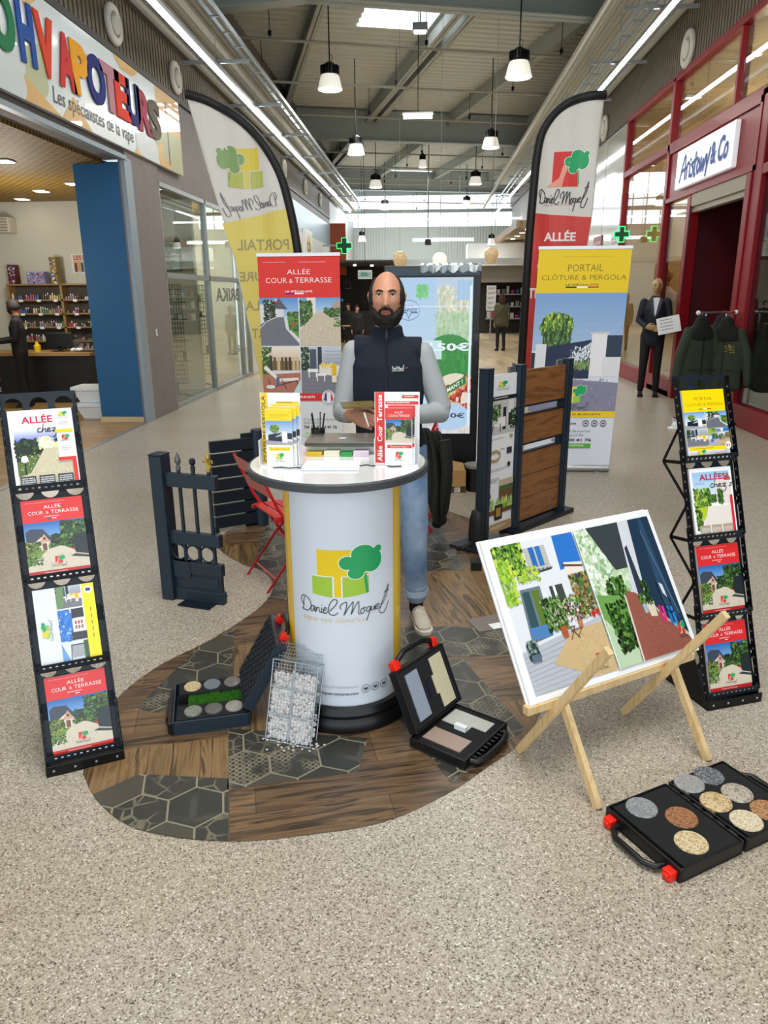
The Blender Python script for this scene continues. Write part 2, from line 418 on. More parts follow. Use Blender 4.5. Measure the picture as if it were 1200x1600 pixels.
# ------------------------------------------------------------ drawings
HAND = {  # handwriting strokes traced in a 520 x 200 box, y down
 'name': [[(40, 62), (12, 45), (8, 22), (40, 6), (95, 24), (112, 60), (78, 92), (15, 88)], [(42, 16), (30, 52), (24, 86)],
  [(138, 58), (116, 58), (104, 76), (112, 90), (130, 76), (140, 58), (138, 84), (150, 88)], [(156, 60), (154, 88), (160, 70), (174, 60), (178, 84), (188, 88)],
  [(196, 60), (192, 84), (202, 90)], [(198, 42), (201, 45)], [(206, 78), (226, 66), (222, 56), (210, 66), (208, 86), (222, 92), (240, 76)],
  [(240, 76), (262, 40), (268, 12), (254, 8), (240, 40), (236, 84), (254, 100), (270, 84)],
  [(230, 62), (226, 44), (246, 26), (262, 24), (258, 60), (246, 98), (272, 54), (298, 22), (294, 58), (286, 94), (308, 52), (328, 24), (330, 60), (328, 92), (336, 98)],
  [(362, 66), (344, 72), (342, 92), (358, 96), (372, 82), (362, 66), (384, 62)], [(404, 64), (388, 66), (380, 84), (394, 90), (408, 66), (396, 104), (380, 144)],
  [(416, 64), (412, 82), (424, 88), (440, 66), (438, 86), (446, 88)], [(450, 78), (466, 66), (460, 58), (450, 70), (454, 88), (470, 82)],
  [(470, 82), (500, 30), (512, -36), (496, 10), (478, 60), (466, 112), (490, 120), (512, 64)], [(486, 2), (518, -4)]],
 'chez': [[(30, 30), (10, 40), (8, 70), (32, 72)], [(50, -10), (42, 40), (36, 72), (50, 44), (64, 44), (60, 72), (72, 70)], [(76, 56), (96, 46), (84, 34), (74, 56), (84, 74), (104, 64)],
  [(108, 40), (140, 38), (112, 72), (140, 74), (128, 120), (112, 130)], [(196, 32), (176, 40), (186, 56), (180, 72), (164, 70)], [(214, 40), (204, 58), (216, 72), (230, 56), (216, 40)], [(244, 42), (242, 72)], [(244, 22), (246, 26)]],
 'ariston': [[(8, 95), (60, 0), (72, 92)], [(22, 58), (84, 50)], [(92, 92), (96, 40), (118, 38)], [(130, 44), (128, 90)], [(132, 24), (134, 28)], [(176, 42), (152, 46), (172, 66), (160, 90), (142, 86)],
  [(196, 10), (188, 90), (204, 90)], [(178, 38), (218, 34)], [(232, 40), (218, 66), (232, 90), (250, 66), (234, 40)], [(262, 40), (264, 88), (288, 50), (290, 88), (316, 36)], [(322, 38), (332, 76), (356, 20)], [(332, 76), (322, 112)]]}
RNG = [(0, 66), (12, 22), (64, 94), (95, 124), (127, 136), (130, 132), (138, 164), (166, 216), (228, 332), (336, 366), (366, 394), (394, 420), (420, 450), (446, 512), (478, 514)]
def _rm(st, r):
    a, b = min(p[0] for p in st), max(p[0] for p in st); return [(r[0]+(p[0]-a)/(b-a+1e-6)*(r[1]-r[0]), p[1]) for p in st]
HAND['name'] = [_rm(st, r) for st, r in zip(HAND['name'], RNG)]
def hand(a, key, x, y, w, h, c, lw, bw=520, bh=100):
    for st in HAND[key]: a.line([(x+px/bw*w, y+h-py/bh*h) for px, py in st], lw, c)
CLOUD = [(.5, .785, .11, .085), (.725, .885, .17, .115), (.843, .796, .165, .15), (.948, .925, .06, .045), (.62, .653, .115, .075), (.7, .77, .17, .12)]
def tree_logo(a, x, y, w, h, red=False, k=1.0, name=True, slogan=None, sc='#e9cf92', dull=False):   # emblem: square, hedge blocks, round tree, signature
    u = a.at(x, y, w, h, clipto=False); G, Y1, G2, Wh = '#12a862', '#f7d200', '#a6cf3c', '#fbfbf7'
    if dull: G, Y1, G2, Wh = '#86a56c', '#dcc84e', '#b9bf62', '#dad7cf'
    if red:
        u.poly([(.1, .34), (.78, .34), (.72, .97), (.12, .97)], '#d9322a'); u.poly([(-.06, .34), (.36, .34), (.40, .5), (.52, .74), (.36, .72), (.28, .5)], '#efa08c')
    else:
        u.poly([(.08, .60), (.80, .60), (.80, .95), (.08, .95)], Y1); u.poly([(.32, .35), (.41, .35), (.41, .62), (.32, .62)], Y1)
        u.poly([(0, .37), (.29, .34), (.29, .61), (0, .61)], G2); u.poly([(.43, .34), (.8, .38), (.8, .61), (.43, .61)], G2)
        u.rect(.0, .605, .3, .012, Wh); u.rect(.295, .34, .02, .27, Wh); u.rect(.412, .34, .02, .27, Wh); u.rect(.42, .605, .38, .012, Wh)
    u.poly([(.725, .64), (.765, .64), (.80, .385), (.76, .375)], G)
    for e, c in ((.012, Wh), (0, G)):
        for cx, cy, rx, ry in CLOUD: u.ell(cx, cy, rx+e, ry+e*.9, c, 28)
    if name: hand(u, 'name', -.204, .11, 1.36, .222, '#2a2a2c' if not dull else '#77767a', .013*k)
    if slogan: u.text(slogan, -.16, -.01, .72, .085, sc)
def france(a, x, y, w, h):
    a.rect(x, y, w/3, h, '#22307e'); a.rect(x+w/3, y, w/3, h, '#f4f4f4'); a.rect(x+2*w/3, y, w/3, h, '#d22a2a')
GR = ['#2c4a1e', '#3c6428', '#4f7d33', '#223a18', '#6a9440']; GRD = ['#14280f', '#1f3a18', '#2c4c22', '#0f1d0c', '#37592b']; GRL = ['#8fb83c', '#a9cc4e', '#c7d84a', '#6d9a33']
STN = ['#d8ccb4', '#c4b69c', '#e8dfcb', '#b3a58c']
def ph_drive(a):     # house at left, pale drive, trees and dark gate at right
    a.grad(0, .62, 1, .38, '#7fb4e6', '#1f66b4', 8)
    pass
    a.poly([(.02, .52), (.02, .82), (.1, .88), (.3, .86), (.45, .62), (.45, .52)], '#3c4656'); a.poly([(.12, .4), (.12, .58), (.3, .72), (.42, .58), (.42, .42)], '#e2d6c6')
    a.poly([(.22, .58), (.31, .76), (.4, .58)], '#cfa28c'); a.rect(.27, .42, .07, .14, '#7a4a3c'); a.ell(.31, .66, .02, .03, '#4c3a34', 10)
    a.leaves(.42, .5, .3, .22, GRD, 90, .045); a.leaves(.6, .42, .42, .55, GRD+GR, 260, .05)
    a.leaves(.0, .3, .24, .3, GR+['#8a8a3c', '#a39a4a'], 160, .04); a.leaves(.38, .44, .3, .1, GR, 50, .03)
    a.poly([(.0, 0), (.0, .12), (.32, .42), (.55, .48), (.62, .46), (.9, .28), (1, .24), (1, 0)], '#d6ccb8')
    a.poly([(0, .1), (0, .28), (.26, .4), (.34, .42)], '#6f9a3a'); a.leaves(0, .12, .24, .2, GR, 50, .03)
    a.specks(.05, 0, .9, .34, STN, 140, .008)
    a.poly([(.78, .34), (.8, .68), (1, .7), (1, .24), (.8, .3)], '#1c2a2c'); a.poly([(.7, .24), (.78, .28), (1, .22), (1, .17)], '#3a4240')
def ph_gate(a):      # white pillars, dark sliding gate, green tree, wide sky
    a.grad(0, .42, 1, .58, '#cfe2f4', '#6f9fd2', 8)
    pass
    a.leaves(.18, .5, .34, .34, GRL+GR, 220, .035, 'round'); a.rect(.33, .42, .03, .14, '#5a4a30')
    a.poly([(0, 0), (0, .2), (1, .14), (1, 0)], '#a8a6ae'); a.specks(0, 0, 1, .16, ['#8c8a94', '#c2c0c8'], 80, .012)
    a.poly([(.1, .18), (.1, .42), (.62, .52), (.62, .14)], '#142438'); a.poly([(.36, .33), (.62, .5), (.62, .36)], '#cfd8de'); a.leaves(.4, .36, .22, .1, ['#142438', '#7f9a5a'], 40, .015)
    a.rect(.0, .2, .1, .25, '#eceae6'); a.rect(.62, .1, .2, .48, '#f2f0ec'); a.rect(.6, .56, .24, .03, '#dcd8d2'); a.rect(.82, .2, .18, .3, '#1d2c40')
    a.rect(.82, .2, .18, .05, '#e8e6e2')
def ph_asphalt(a):   # curved dark drive, lawn, white house
    a.grad(0, .6, 1, .4, '#a8c8e8', '#4f92d4'); a.poly([(0, .5), (0, .85), (.45, .98), (.62, .75), (.62, .5)], '#dadbdd'); a.poly([(.3, .78), (.5, 1), (.72, .76)], '#565a66')
    a.leaves(.1, .45, .3, .5, GRD, 120, .04); a.leaves(.72, .55, .3, .15, GR, 60, .04)
    a.poly([(0, 0), (0, .45), (.35, .6), (.62, .6), (.7, .36), (1, .08), (1, 0)], '#6f727c'); a.poly([(.62, .6), (.66, .36), (1, .05), (1, .14), (.72, .38), (.68, .6)], '#dfdedb')
    a.poly([(.7, .6), (.74, .38), (1, .16), (1, .56)], '#5f9a3e'); a.leaves(.74, .3, .28, .24, GR, 60, .03); a.line([(0, .38), (.2, .52), (.5, .62)], .015, '#e8e8e8'); a.leaves(.82, .44, .1, .06, ['#d8442c'], 8, .03)
    a.specks(.05, 0, .7, .5, ['#5e616b', '#82858f'], 120, .01)
def ph_gravel(a):    # wide gravel drive between hedges
    a.grad(0, .7, 1, .3, '#b4d2ec', '#5d9bd8'); a.rect(.18, .6, .22, .4, '#e6e2da'); a.rect(.25, .68, .06, .2, '#4a5560'); a.poly([(.7, .7), (.9, .95), (1, .9), (1, .65)], '#b49a8c')
    a.leaves(0, .42, .3, .5, GR, 160, .05); a.leaves(.6, .6, .42, .18, GR, 110, .04)
    a.poly([(0, 0), (0, .32), (.4, .7), (.58, .7), (1, .42), (1, 0)], '#cdbfa6'); a.specks(0, 0, 1, .5, STN, 260, .01); a.leaves(.84, .4, .2, .2, GR+STN, 40, .04)
def ph_lounge(a):    # sun lounger on red terrace
    a.grad(0, .55, 1, .45, '#caa878', '#efe6da'); a.rect(0, .5, 1, .2, '#8b6a3e'); a.leaves(0, .4, .25, .6, GR, 80, .05); a.poly([(0, 0), (0, .4), (1, .45), (1, 0)], '#b2705a')
    for k in range(8): a.rect(.2+k*.1, .5, .07, .28, R.choice(['#3a3228', '#5f5238', '#c9b88e']))
    a.poly([(.02, .55), (.1, .6), (.45, .32), (.95, .34), (.95, .28), (.42, .25)], '#ece7de'); a.line([(.15, .3), (.2, .12), (.9, .28), (.95, .08)], .02, '#2a2420', False); a.line([(.5, .3), (.62, .1)], .02, '#2a2420', False)
    a.rect(.36, .16, .08, .2, '#3f6aa0'); a.ell(.2, .14, .12, .04, '#dfe6e2'); a.poly([(.8, 0), (1, .3), (1, 0)], '#bfe0e4')
def ph_patio(a):     # grey deck, low tables, yellow cushions
    a.grad(0, .45, 1, .55, '#8f98a6', '#c7cfda'); a.leaves(0, .5, .2, .5, GRD, 60, .05); a.rect(.22, .45, .16, .5, '#4a5260'); a.rect(.42, .5, .1, .5, '#2b3240'); 
    for k in range(6): a.rect(.6, .5+k*.08, .4, .01, '#7f8896')
    a.poly([(0, 0), (0, .5), (1, .42), (1, 0)], '#7b7c84')
    for k in range(5): a.line([(0, .08+k*.09), (1, .02+k*.09)], .008, '#6a6b74', False)
    a.poly([(.45, .42), (.45, .62), (1, .6), (1, .36)], '#e6e2da'); a.leaves(.5, .54, .3, .1, ['#f2c81a', '#e0ae12', '#f0e6a0'], 30, .04); a.rect(.76, .34, .12, .3, '#e8b81c'); a.rect(.76, .24, .12, .14, '#efe4cc')
    a.rect(.16, .46, .26, .07, '#f0f0ee'); a.rect(.18, .34, .03, .12, '#e0e0de'); a.rect(.36, .34, .03, .12, '#e0e0de'); a.rect(.36, .38, .26, .05, '#f4f4f2'); a.rect(.38, .26, .03, .12, '#e0e0de'); a.rect(.56, .26, .03, .12, '#e0e0de')
def ph_court(a, tile=False):     # white house, climbing plants, courtyard paving
    a.rect(0, 0, 1, 1, '#dfe4ea'); a.poly([(.72, .75), (.74, 1), (1, 1), (1, .78)], '#2f74c8'); a.poly([(.76, .62), (.78, .8), (1, .78), (1, .6)], '#e9dfd2'); a.line([(.76, .78), (1, .75)], .015, '#5b3d30', False)
    a.rect(.36, .8, .26, .15, '#b9bab4'); a.rect(.42, .81, .06, .14, '#2c6cb8'); a.rect(.5, .81, .06, .14, '#3474bc'); a.rect(.34, .78, .3, .015, '#9fa19c'); a.rect(.84, .62, .12, .09, '#9fa6a4'); a.rect(.87, .63, .06, .07, '#46525c')
    a.poly([(.14, .32), (.18, .68), (.42, .68), (.4, .34)], '#6d7c86'); a.poly([(.17, .36), (.2, .66), (.28, .66), (.27, .37)], '#35525a'); a.poly([(.3, .37), (.3, .66), (.39, .66), (.37, .37)], '#5f7a34'); a.rect(.16, .34, .24, .08, '#4e82b8')
    a.poly([(.52, .44), (.52, .66), (.68, .66), (.68, .46)], '#3f4a44'); a.rect(.56, .46, .03, .2, '#e8ecec'); a.line([(.4, .77), (.62, .78)], .012, '#3a3634', False)
    for k in range(4): a.rect(.42+.05*k, .77, .008, .03, '#3a3634')
    a.poly([(0, 0), (0, .28), (.2, .3), (1, .38), (1, 0)], '#b9bec8')
    for k in range(9): a.line([(0, .03*k), (1, .02+.04*k)], .004, '#9da3b0', False)
    a.poly([(.3, .16), (.62, .34), (1, .34), (1, 0), (.75, 0)], '#ccb284'); a.specks(.6, 0, .4, .3, ['#b89c6c', '#ddc598'], 160, .006)
    a.leaves(0, .78, .34, .22, GRL+GR, 220, .03); a.leaves(0, .6, .16, .3, GRL, 110, .028); a.leaves(.2, .72, .26, .1, GRL, 60, .02)
    a.leaves(.36, .36, .24, .22, GR+['#9aa878'], 150, .022); a.leaves(.6, .4, .3, .16, GR+['#b9c08c', '#c87a9a', '#e8e0d8'], 160, .02); a.leaves(.78, .42, .22, .28, ['#7a5a3c', '#4f7d33', '#a8884c', '#3c4a24'], 130, .022); a.leaves(.9, .38, .1, .06, ['#c82a22'], 10, .02)
    a.poly([(.5, .3), (.49, .38), (.57, .38), (.56, .3)], '#b05a34'); a.poly([(.72, .34), (.71, .39), (.77, .39), (.76, .34)], '#c07a4c'); a.line([(.58, .28), (.66, .36), (.6, .36), (.68, .28)], .008, '#6a4a2c', False); a.line([(.66, .28), (.74, .34), (.6, .33)], .006, '#6a4a2c', False)
    a.leaves(.06, .22, .12, .12, ['#3d5a48', '#8fa09c', '#22343a'], 60, .02); a.rect(.08, .2, .1, .05, '#5d7080'); tree_logo(a, .78, .02, .1, .13, True, 1, True)
def ph_porch(a):     # covered walk, red paving, dark wall
    a.rect(0, 0, 1, 1, '#b9d0b0'); a.leaves(0, .3, .5, .7, ['#b4cfa4', '#d3e3c8', '#8fb183', '#e8f0e4'], 260, .04); a.leaves(.18, .45, .22, .16, GR, 80, .03)
    a.poly([(.02, .35), (.02, .52), (.3, .48), (.34, .36), (.3, .1)], '#6fa052'); a.leaves(.1, .1, .28, .34, GRD+GR, 190, .03)
    a.poly([(.16, 1), (.36, .66), (.52, .66), (.58, 1)], '#3a4246'); a.poly([(.52, .66), (.58, 1), (.72, 1), (.62, .4), (.46, .46)], '#cfd4da'); a.poly([(.53, .45), (.56, .8), (.6, .82), (.62, .44)], '#30384a')
    a.poly([(.36, .46), (.4, .5), (.5, .47), (.62, .4), (.75, .25), (1, .06), (1, 0), (.3, 0)], '#96594a'); a.specks(.4, 0, .55, .36, ['#84493c', '#a96a5a'], 180, .006); a.line([(.36, .46), (.32, .0)], .02, '#d9d2cc', False)
    a.poly([(.62, .42), (.72, 1), (1, 1), (1, .1), (.78, .25)], '#22384e'); a.poly([(.8, .34), (.86, 1), (.9, 1), (.95, .2)], '#2e4a66'); a.line([(.84, .9), (.96, .25)], .01, '#5c7a94', False)
    a.poly([(.6, .28), (.58, .38), (.69, .38), (.68, .27)], '#d9cfb8'); a.leaves(.6, .36, .08, .18, GRD, 50, .02); a.poly([(.54, .31), (.53, .38), (.59, .38), (.58, .31)], '#9ab4c8'); a.leaves(.52, .38, .07, .07, GR, 20, .02)
    a.rect(.72, .22, .025, .12, '#e0207c'); a.rect(.76, .21, .025, .12, '#e83a90'); a.rect(.82, .18, .03, .14, '#2474c4'); a.rect(.87, .17, .03, .14, '#2e86d8'); a.line([(.8, .5), (.82, .3), (.9, .28), (.88, .42)], .01, '#0c1218'); a.poly([(.84, .42), (.88, .38), (.87, .48), (.83, .5)], '#d8dce0')
    tree_logo(a, .88, .06, .09, .13, True)
def cover_red(a):
    a.rect(0, 0, 1, 1, '#e02b2c'); a.words(.06, .955, .88, .012, '#f4a8a4')
    a.text('ALLÉE', .36, .88, .64, .935, '#fff'); a.text('COUR', .1, .81, .34, .855, '#fff'); a.text('&', .39, .812, .43, .845, '#fff'); a.text('TERRASSE', .47, .81, .92, .855, '#fff')
    a.words(.35, .765, .32, .018, '#fbe0de'); france(a, .4, .745, .22, .008)
    ph_drive(a.at(0, .09, 1, .62)); tree_logo(a, .42, .115, .18, .15, True); a.rect(0, 0, 1, .035, '#fff'); a.words(.25, .052, .5, .018, '#fbd8d6')
def cover_yellow(a):
    a.rect(0, 0, 1, 1, '#fbfbfa'); a.rect(0, .68, 1, .32, '#f9da06'); a.words(.1, .93, .8, .01, '#c9a90a')
    a.text('PORTAIL', .28, .845, .72, .895, '#8d7708'); a.text('CLÔTURE & PERGOLA', .06, .765, .96, .82, '#8d7708'); france(a, .36, .715, .3, .01)
    ph_gate(a.at(0, .44, .49, .24)); ph_asphalt(a.at(.5, .44, .5, .24)); ph_patio(a.at(0, .19, .49, .24)); ph_court(a.at(.5, .19, .5, .24))
    a.rect(0, .12, .85, .05, '#f9da06'); a.words(.1, .135, .6, .018, '#8d7708'); tree_logo(a, .2, .01, .16, .12); a.words(.55, .03, .3, .05, '#9aa0aa', 3); a.ell(.9, .17, .07, .055, '#fff'); france(a, .86, .15, .08, .04)
def cover_night(a):
    a.rect(0, 0, 1, 1, '#fbfbfb'); a.grad(.06, .58, .7, .2, '#1848c8', '#f4f8ff', 8); a.rect(.06, .02, .86, .56, '#18241c'); a.leaves(.06, .36, .8, .26, GRD+['#101c24', '#1b2a33'], 200, .05)
    a.ell(.54, .58, .11, .08, '#dfe0ae'); a.leaves(.42, .5, .24, .14, ['#f4f2cc', '#d8d89c', '#fffff0'], 60, .03); a.ell(.72, .53, .07, .05, '#e2e2a8')
    a.poly([(.06, 0), (.06, .16), (.25, .2), (.5, .5), (.72, .5), (.92, .36), (.92, 0)], '#cfc6a8'); a.poly([(.06, .16), (.25, .2), (.44, .44), (.2, .4), (.06, .34)], '#55702a'); a.specks(.1, .03, .8, .42, ['#e8e2cc', '#b4a988', '#d9cfb2'], 180, .008)
    a.rect(.17, .18, .025, .16, '#15191a'); a.ell(.18, .38, .055, .045, '#ffffe4')
    a.text('ALLÉE', .2, .83, .68, .94, '#d6204e', .02); hand(a, 'chez', .42, .68, .55, .12, '#18181c', .012, 250, 100); a.words(.12, .79, .3, .02, '#c9ccd4', 1)
    a.rect(.72, .34, .26, .64, '#fafbfb'); tree_logo(a, .78, .86, .14, .1); a.words(.77, .78, .16, .05, '#a8acb4', 3); a.rect(.7, .69, .28, .04, '#f4d81c'); tree_logo(a, .78, .56, .14, .1, True); a.words(.77, .45, .17, .06, '#a8acb4', 3)
    a.rect(.7, .33, .28, .04, '#e02b2c'); a.rect(.92, .03, .06, .3, '#e02b2c')
    for k in range(3): a.rect(.08+.29*k, .02, .24, .14, '#33363a'); a.words(.1+.29*k, .04, .2, .1, '#e8e8ea', 4)
def cover_day(a):
    a.rect(0, 0, 1, 1, '#fbfbfb'); a.grad(.06, .5, .88, .44, '#dcecf6', '#9ccbee', 6); a.poly([(.55, .5), (.6, .86), (.95, .8), (.95, .44)], '#e8dfd8'); a.poly([(.8, .8), (.9, .92), (.98, .8)], '#b05a44')
    a.leaves(.06, .4, .38, .3, GR+GRL, 260, .035); a.leaves(.38, .5, .2, .1, GR, 70, .03); a.leaves(.62, .46, .12, .22, GR, 80, .03)
    a.poly([(.2, 0), (.06, .16), (.3, .44), (.95, .44), (.95, 0)], '#e9e2d9'); a.poly([(.06, .1), (.06, .42), (.36, .44), (.3, .3)], '#b4cc2c'); a.leaves(.06, .1, .14, .3, GR, 60, .03)
    a.text('ALLÉES', .22, .82, .86, .93, '#cc1f5c', .02); hand(a, 'chez', .45, .68, .7, .12, '#18181c', .012, 250, 100); a.words(.1, .76, .3, .025, '#8fb4d4', 1)
    a.rect(.9, .02, .06, .56, '#dd2436')
    for k in range(3): a.rect(.12+.27*k, .02, .23, .15, '#b6a290'); a.words(.14+.27*k, .05, .19, .08, '#efe8e0', 4)
def cover_side(a):
    a.rect(0, 0, 1, 1, '#e6edf4'); a.rect(.36, 0, .5, 1, '#fafafa'); ph_patio(a.at(.36, .72, .42, .28)); a.poly([(.36, .72), (.38, 1), (.5, 1), (.48, .74)], '#6d8f5c')
    a.rect(.36, .3, .22, .4, '#2a78d0'); a.poly([(.5, .3), (.6, .34), (.62, .6), (.52, .7), (.84, .7), (.84, .3)], '#e9e6e4'); a.rect(.58, .58, .2, .12, '#2b2f3a'); a.rect(.54, .3, .26, .1, '#33353f'); a.leaves(.36, .3, .2, .4, ['#4a94e4', '#1c62b8', '#9cc8f0'], 30, .03)
    for k in range(6): a.rect(.62+.05*(k % 3), .44+.06*(k//3), .03, .04, '#b0524a')
    a.rect(.36, .02, .46, .27, '#dfe8f2'); a.poly([(.36, .02), (.36, .28), (.5, .02)], '#6ca6dc'); a.rect(.52, .08, .2, .16, '#a7acb0'); a.rect(.72, .02, .1, .26, '#3f6a34'); a.line([(.5, .06), (.52, .24), (.76, .24), (.78, .04)], .015, '#3a4048', False)
    a.rect(.8, 0, .2, 1, '#fae70c'); a.ell(.9, .92, .07, .05, '#fff'); a.rect(.86, .9, .08, .04, '#28306c')
    b = a.at(.93, .3, .5, .07, PI/2, False); b.words(0, 0, 1, .5, '#b09c0a', 1)
    c = a.at(.27, .38, .2, .2, PI/2, False); tree_logo(c, 0, 0, 1.0, 1.0)
def leaflet(a, red):
    a.rect(0, 0, 1, 1, '#fbfbfb')
    if red:
        a.rect(0, .8, 1, .2, '#e03a36'); a.text('ALLÉE', .35, .91, .66, .95, '#fff'); a.text('COUR & TERRASSE', .12, .85, .9, .89, '#fff'); ph_drive(a.at(.02, .4, .96, .4)); a.rect(.08, .3, .9, .06, '#e03a36'); a.text('Servez-vous !', .2, .31, .86, .35, '#fbeeee')
        tree_logo(a, .36, .06, .3, .18, True)
    else:
        a.rect(0, .8, 1, .2, '#fbd90a'); a.words(.15, .85, .7, .07, '#d4b40a', 3); ph_gate(a.at(.0, .38, 1, .42)); a.rect(.1, .28, .8, .06, '#fbd90a'); a.text('Servez-vous !', .16, .29, .84, .33, '#6a5c14'); tree_logo(a, .36, .06, .3, .18)
def rollup_red(a):
    a.rect(0, 0, 1, 1, '#dfe1e2'); a.rect(0, .825, 1, .175, '#df2a20'); a.words(.06, .972, .38, .006, '#f4a8a4'); a.words(.5, .972, .44, .006, '#f4a8a4')
    a.text('ALLÉE', .355, .925, .64, .95, '#fff'); a.text('COUR', .09, .888, .35, .91, '#fff'); a.text('&', .38, .888, .42, .905, '#fff'); a.text('TERRASSE', .45, .889, .9, .911, '#fff'); a.text('LE SPÉCIALISTE', .33, .848, .66, .858, '#fff', .01); france(a, .33, .84, .33, .006)
    ph_asphalt(a.at(0, .615, .48, .21)); ph_gravel(a.at(.495, .615, .505, .21)); ph_lounge(a.at(0, .4, .48, .21)); ph_patio(a.at(.495, .4, .505, .21))
    a.rect(0, .365, 1, .035, '#d8231e'); a.text('TOUS BUDGETS', .34, .378, .66, .388, '#fff', .01); a.ell(.83, .38, .085, .034, '#eef0f2', 28); a.poly([(.77, .37), (.79, .4), (.81, .4), (.81, .36)], '#28367a'); a.poly([(.86, .36), (.86, .4), (.88, .39), (.89, .37)], '#cf2a2c'); a.ring(.83, .38, .07, .028, .004, '#8890a8')
    a.text('12 chemin du Fon du Peure', .5, .273, .94, .284, '#4c4c50'); a.text('33330 GALGON', .5, .258, .73, .267, '#4c4c50'); a.text('Tél. 05 57 50 41 76', .5, .236, .93, .25, '#26262a', .02); a.rect(.5, .2, .45, .02, '#cfe6c8'); a.words(.52, .205, .4, .01, '#7aa870')
def rollup_yellow(a):
    a.rect(0, 0, 1, 1, '#dfe4ee'); a.rect(0, .81, 1, .19, '#f0cd04'); a.text('NOTRE RÉSEAU, UNE GARANTIE DE QUALITÉ', .27, .965, .81, .972, '#9a8410')
    a.text('PORTAIL', .33, .905, .71, .935, '#5e5208'); a.text('CLÔTURE & PERGOLA', .05, .867, .97, .895, '#5e5208'); a.text('LE SPÉCIALISTE', .32, .842, .68, .852, '#4a4210', .015); a.rect(.32, .832, .12, .007, '#33351c'); a.rect(.44, .832, .12, .007, '#fff'); a.rect(.56, .832, .12, .007, '#d23c20')
    a.grad(0, .55, 1, .26, '#a9c4e4', '#7aa4d6', 8); a.leaves(.08, .6, .36, .12, GRL+GR, 300, .022, 'round'); a.leaves(.12, .56, .3, .08, GR, 120, .02)
    a.poly([(0, .33), (0, .43), (1, .4), (1, .33)], '#8b8aa0'); a.poly([(0, .44), (0, .54), (.1, .54), (.1, .44)], '#1a2c44'); a.poly([(.12, .42), (.12, .565), (.66, .6), (.66, .42)], '#14284a')
    a.poly([(.36, .5), (.66, .59), (.66, .52), (.36, .45)], '#c9d2d8'); a.leaves(.36, .46, .3, .04, ['#7d9a50', '#94aa6a', '#5a7a3a'], 70, .014); a.leaves(.42, .5, .24, .07, ['#2c4468', '#f2f6f8'], 90, .01)
    a.rect(.04, .43, .12, .15, '#e6e6ea'); a.rect(.66, .43, .17, .2, '#eeecee'); a.rect(.64, .625, .21, .01, '#d6d2d4'); a.rect(.83, .52, .17, .1, '#20344e'); a.rect(.8, .43, .2, .09, '#e4e2e6'); a.specks(0, .28, 1, .14, ['#7a7a92', '#9a99ae', '#aaa8bc'], 300, .006)
    a.rect(0, .24, 1, .16, '#8886a0'); a.specks(0, .25, 1, .15, ['#7a7a92', '#9a99ae'], 200, .006); tree_logo(a, .4, .26, .25, .13, False, .8)
    a.rect(0, .235, 1, .03, '#f4cf08'); a.text('À TOUS BUDGETS', .34, .245, .84, .256, '#4a4210', .02); a.text('.com', .47, .2, .57, .209, '#3a3c48', .015)
    for k in range(3): a.ring(.68+.1*k, .206, .034, .0135, .005, '#60626e'); a.rect(.665+.1*k, .203, .03, .006, '#44464e')
    a.text('de Libourne', .42, .163, .74, .175, '#3c3e48'); a.text('33133 GALGON', .3, .143, .66, .154, '#3c3e48'); a.text('05 57 50 41 76', .3, .118, .76, .132, '#24262e', .02); a.rect(.46, .085, .3, .022, '#5cae3a'); a.words(.5, .09, .24, .012, '#d8f0cc')
def screen_art(a):    # lit advertising display
    a.grad(0, 0, 1, 1, '#cfe0ee', '#a9cbe8', 10); a.poly([(.55, .0), (.55, 1), (1, 1), (1, 0)], '#b9cddf'); a.leaves(.57, .72, .4, .22, ['#dcd8bc', '#c4c8a8', '#b8cdd8', '#e6e6d0', '#c4c09c'], 420, .026)
    a.leaves(.55, .60, .44, .18, ['#a9c89c', '#b4d0a8', '#9cc090', '#c4d4b8'], 420, .026); a.rect(.8, .86, .18, .12, '#a0c4e4'); a.leaves(.3, .88, .14, .07, ['#6cc070', '#82d08a'], 60, .022)
    a.ell(.2, .8, .14, .063, '#b4d0ee', 28); a.ring(.2, .8, .138, .062, .005, '#6a8ab0'); a.text('BAY', .15, .818, .26, .833, '#3c6a94'); a.text('KAPIZZ', .1, .79, .31, .81, '#1c5a8a', .02); a.line([(.1, .785), (.17, .785), (.2, .75), (.23, .785), (.31, .785)], .006, '#34506e', False)
    a.ell(.72, .45, .36, .2, '#2f8a3c', 30); a.leaves(.42, .3, .58, .26, ['#2c8438', '#3c9a46', '#34903e', '#2f8a3c'], 90, .045); a.rect(.34, .49, .28, .12, '#c9e4ea')
    a.text('11', .36, .545, .5, .595, '#f4fbff', .02); a.text(',50€', .5, .535, .97, .595, '#eaf6ff', .03); a.ell(.8, .25, .3, .15, '#e8dcc8', 28)
    for cx, cy, r in ((.74, .25, .14), (.98, .33, .1), (.6, .12, .1), (.95, .14, .12)): a.ell(cx, cy, r, r*.55, '#b83a2a', 16); a.leaves(cx-r, cy-r*.5, 2*r, r, ['#d8523c', '#8c1c18', '#e8a08c', '#c8b040', '#f0d8c8'], 70, .025)
    b = a.at(.5, .2, .46, .07, .3, False); b.rect(0, 0, 1, .7, '#2e7a3c'); b.text('GOURMANT ?', .08, .15, .92, .55, '#f2f8f0', .02)
    a.leaves(.3, 0, .7, .12, ['#d9dde4', '#c0c8d4', '#e6d8c8'], 60, .06); a.ell(.73, .115, .27, .09, '#b4d2f0', 30); a.text('9,50€', .54, .10, .93, .14, '#3c2c50', .02)
    for k in range(7): a.rect(.55+.06*k, .64, .003, .34, '#d4e2ee')
    a.rect(0, .82, 1, .004, '#eef6fa'); a.rect(.96, .05, .03, .9, '#dff0fa')
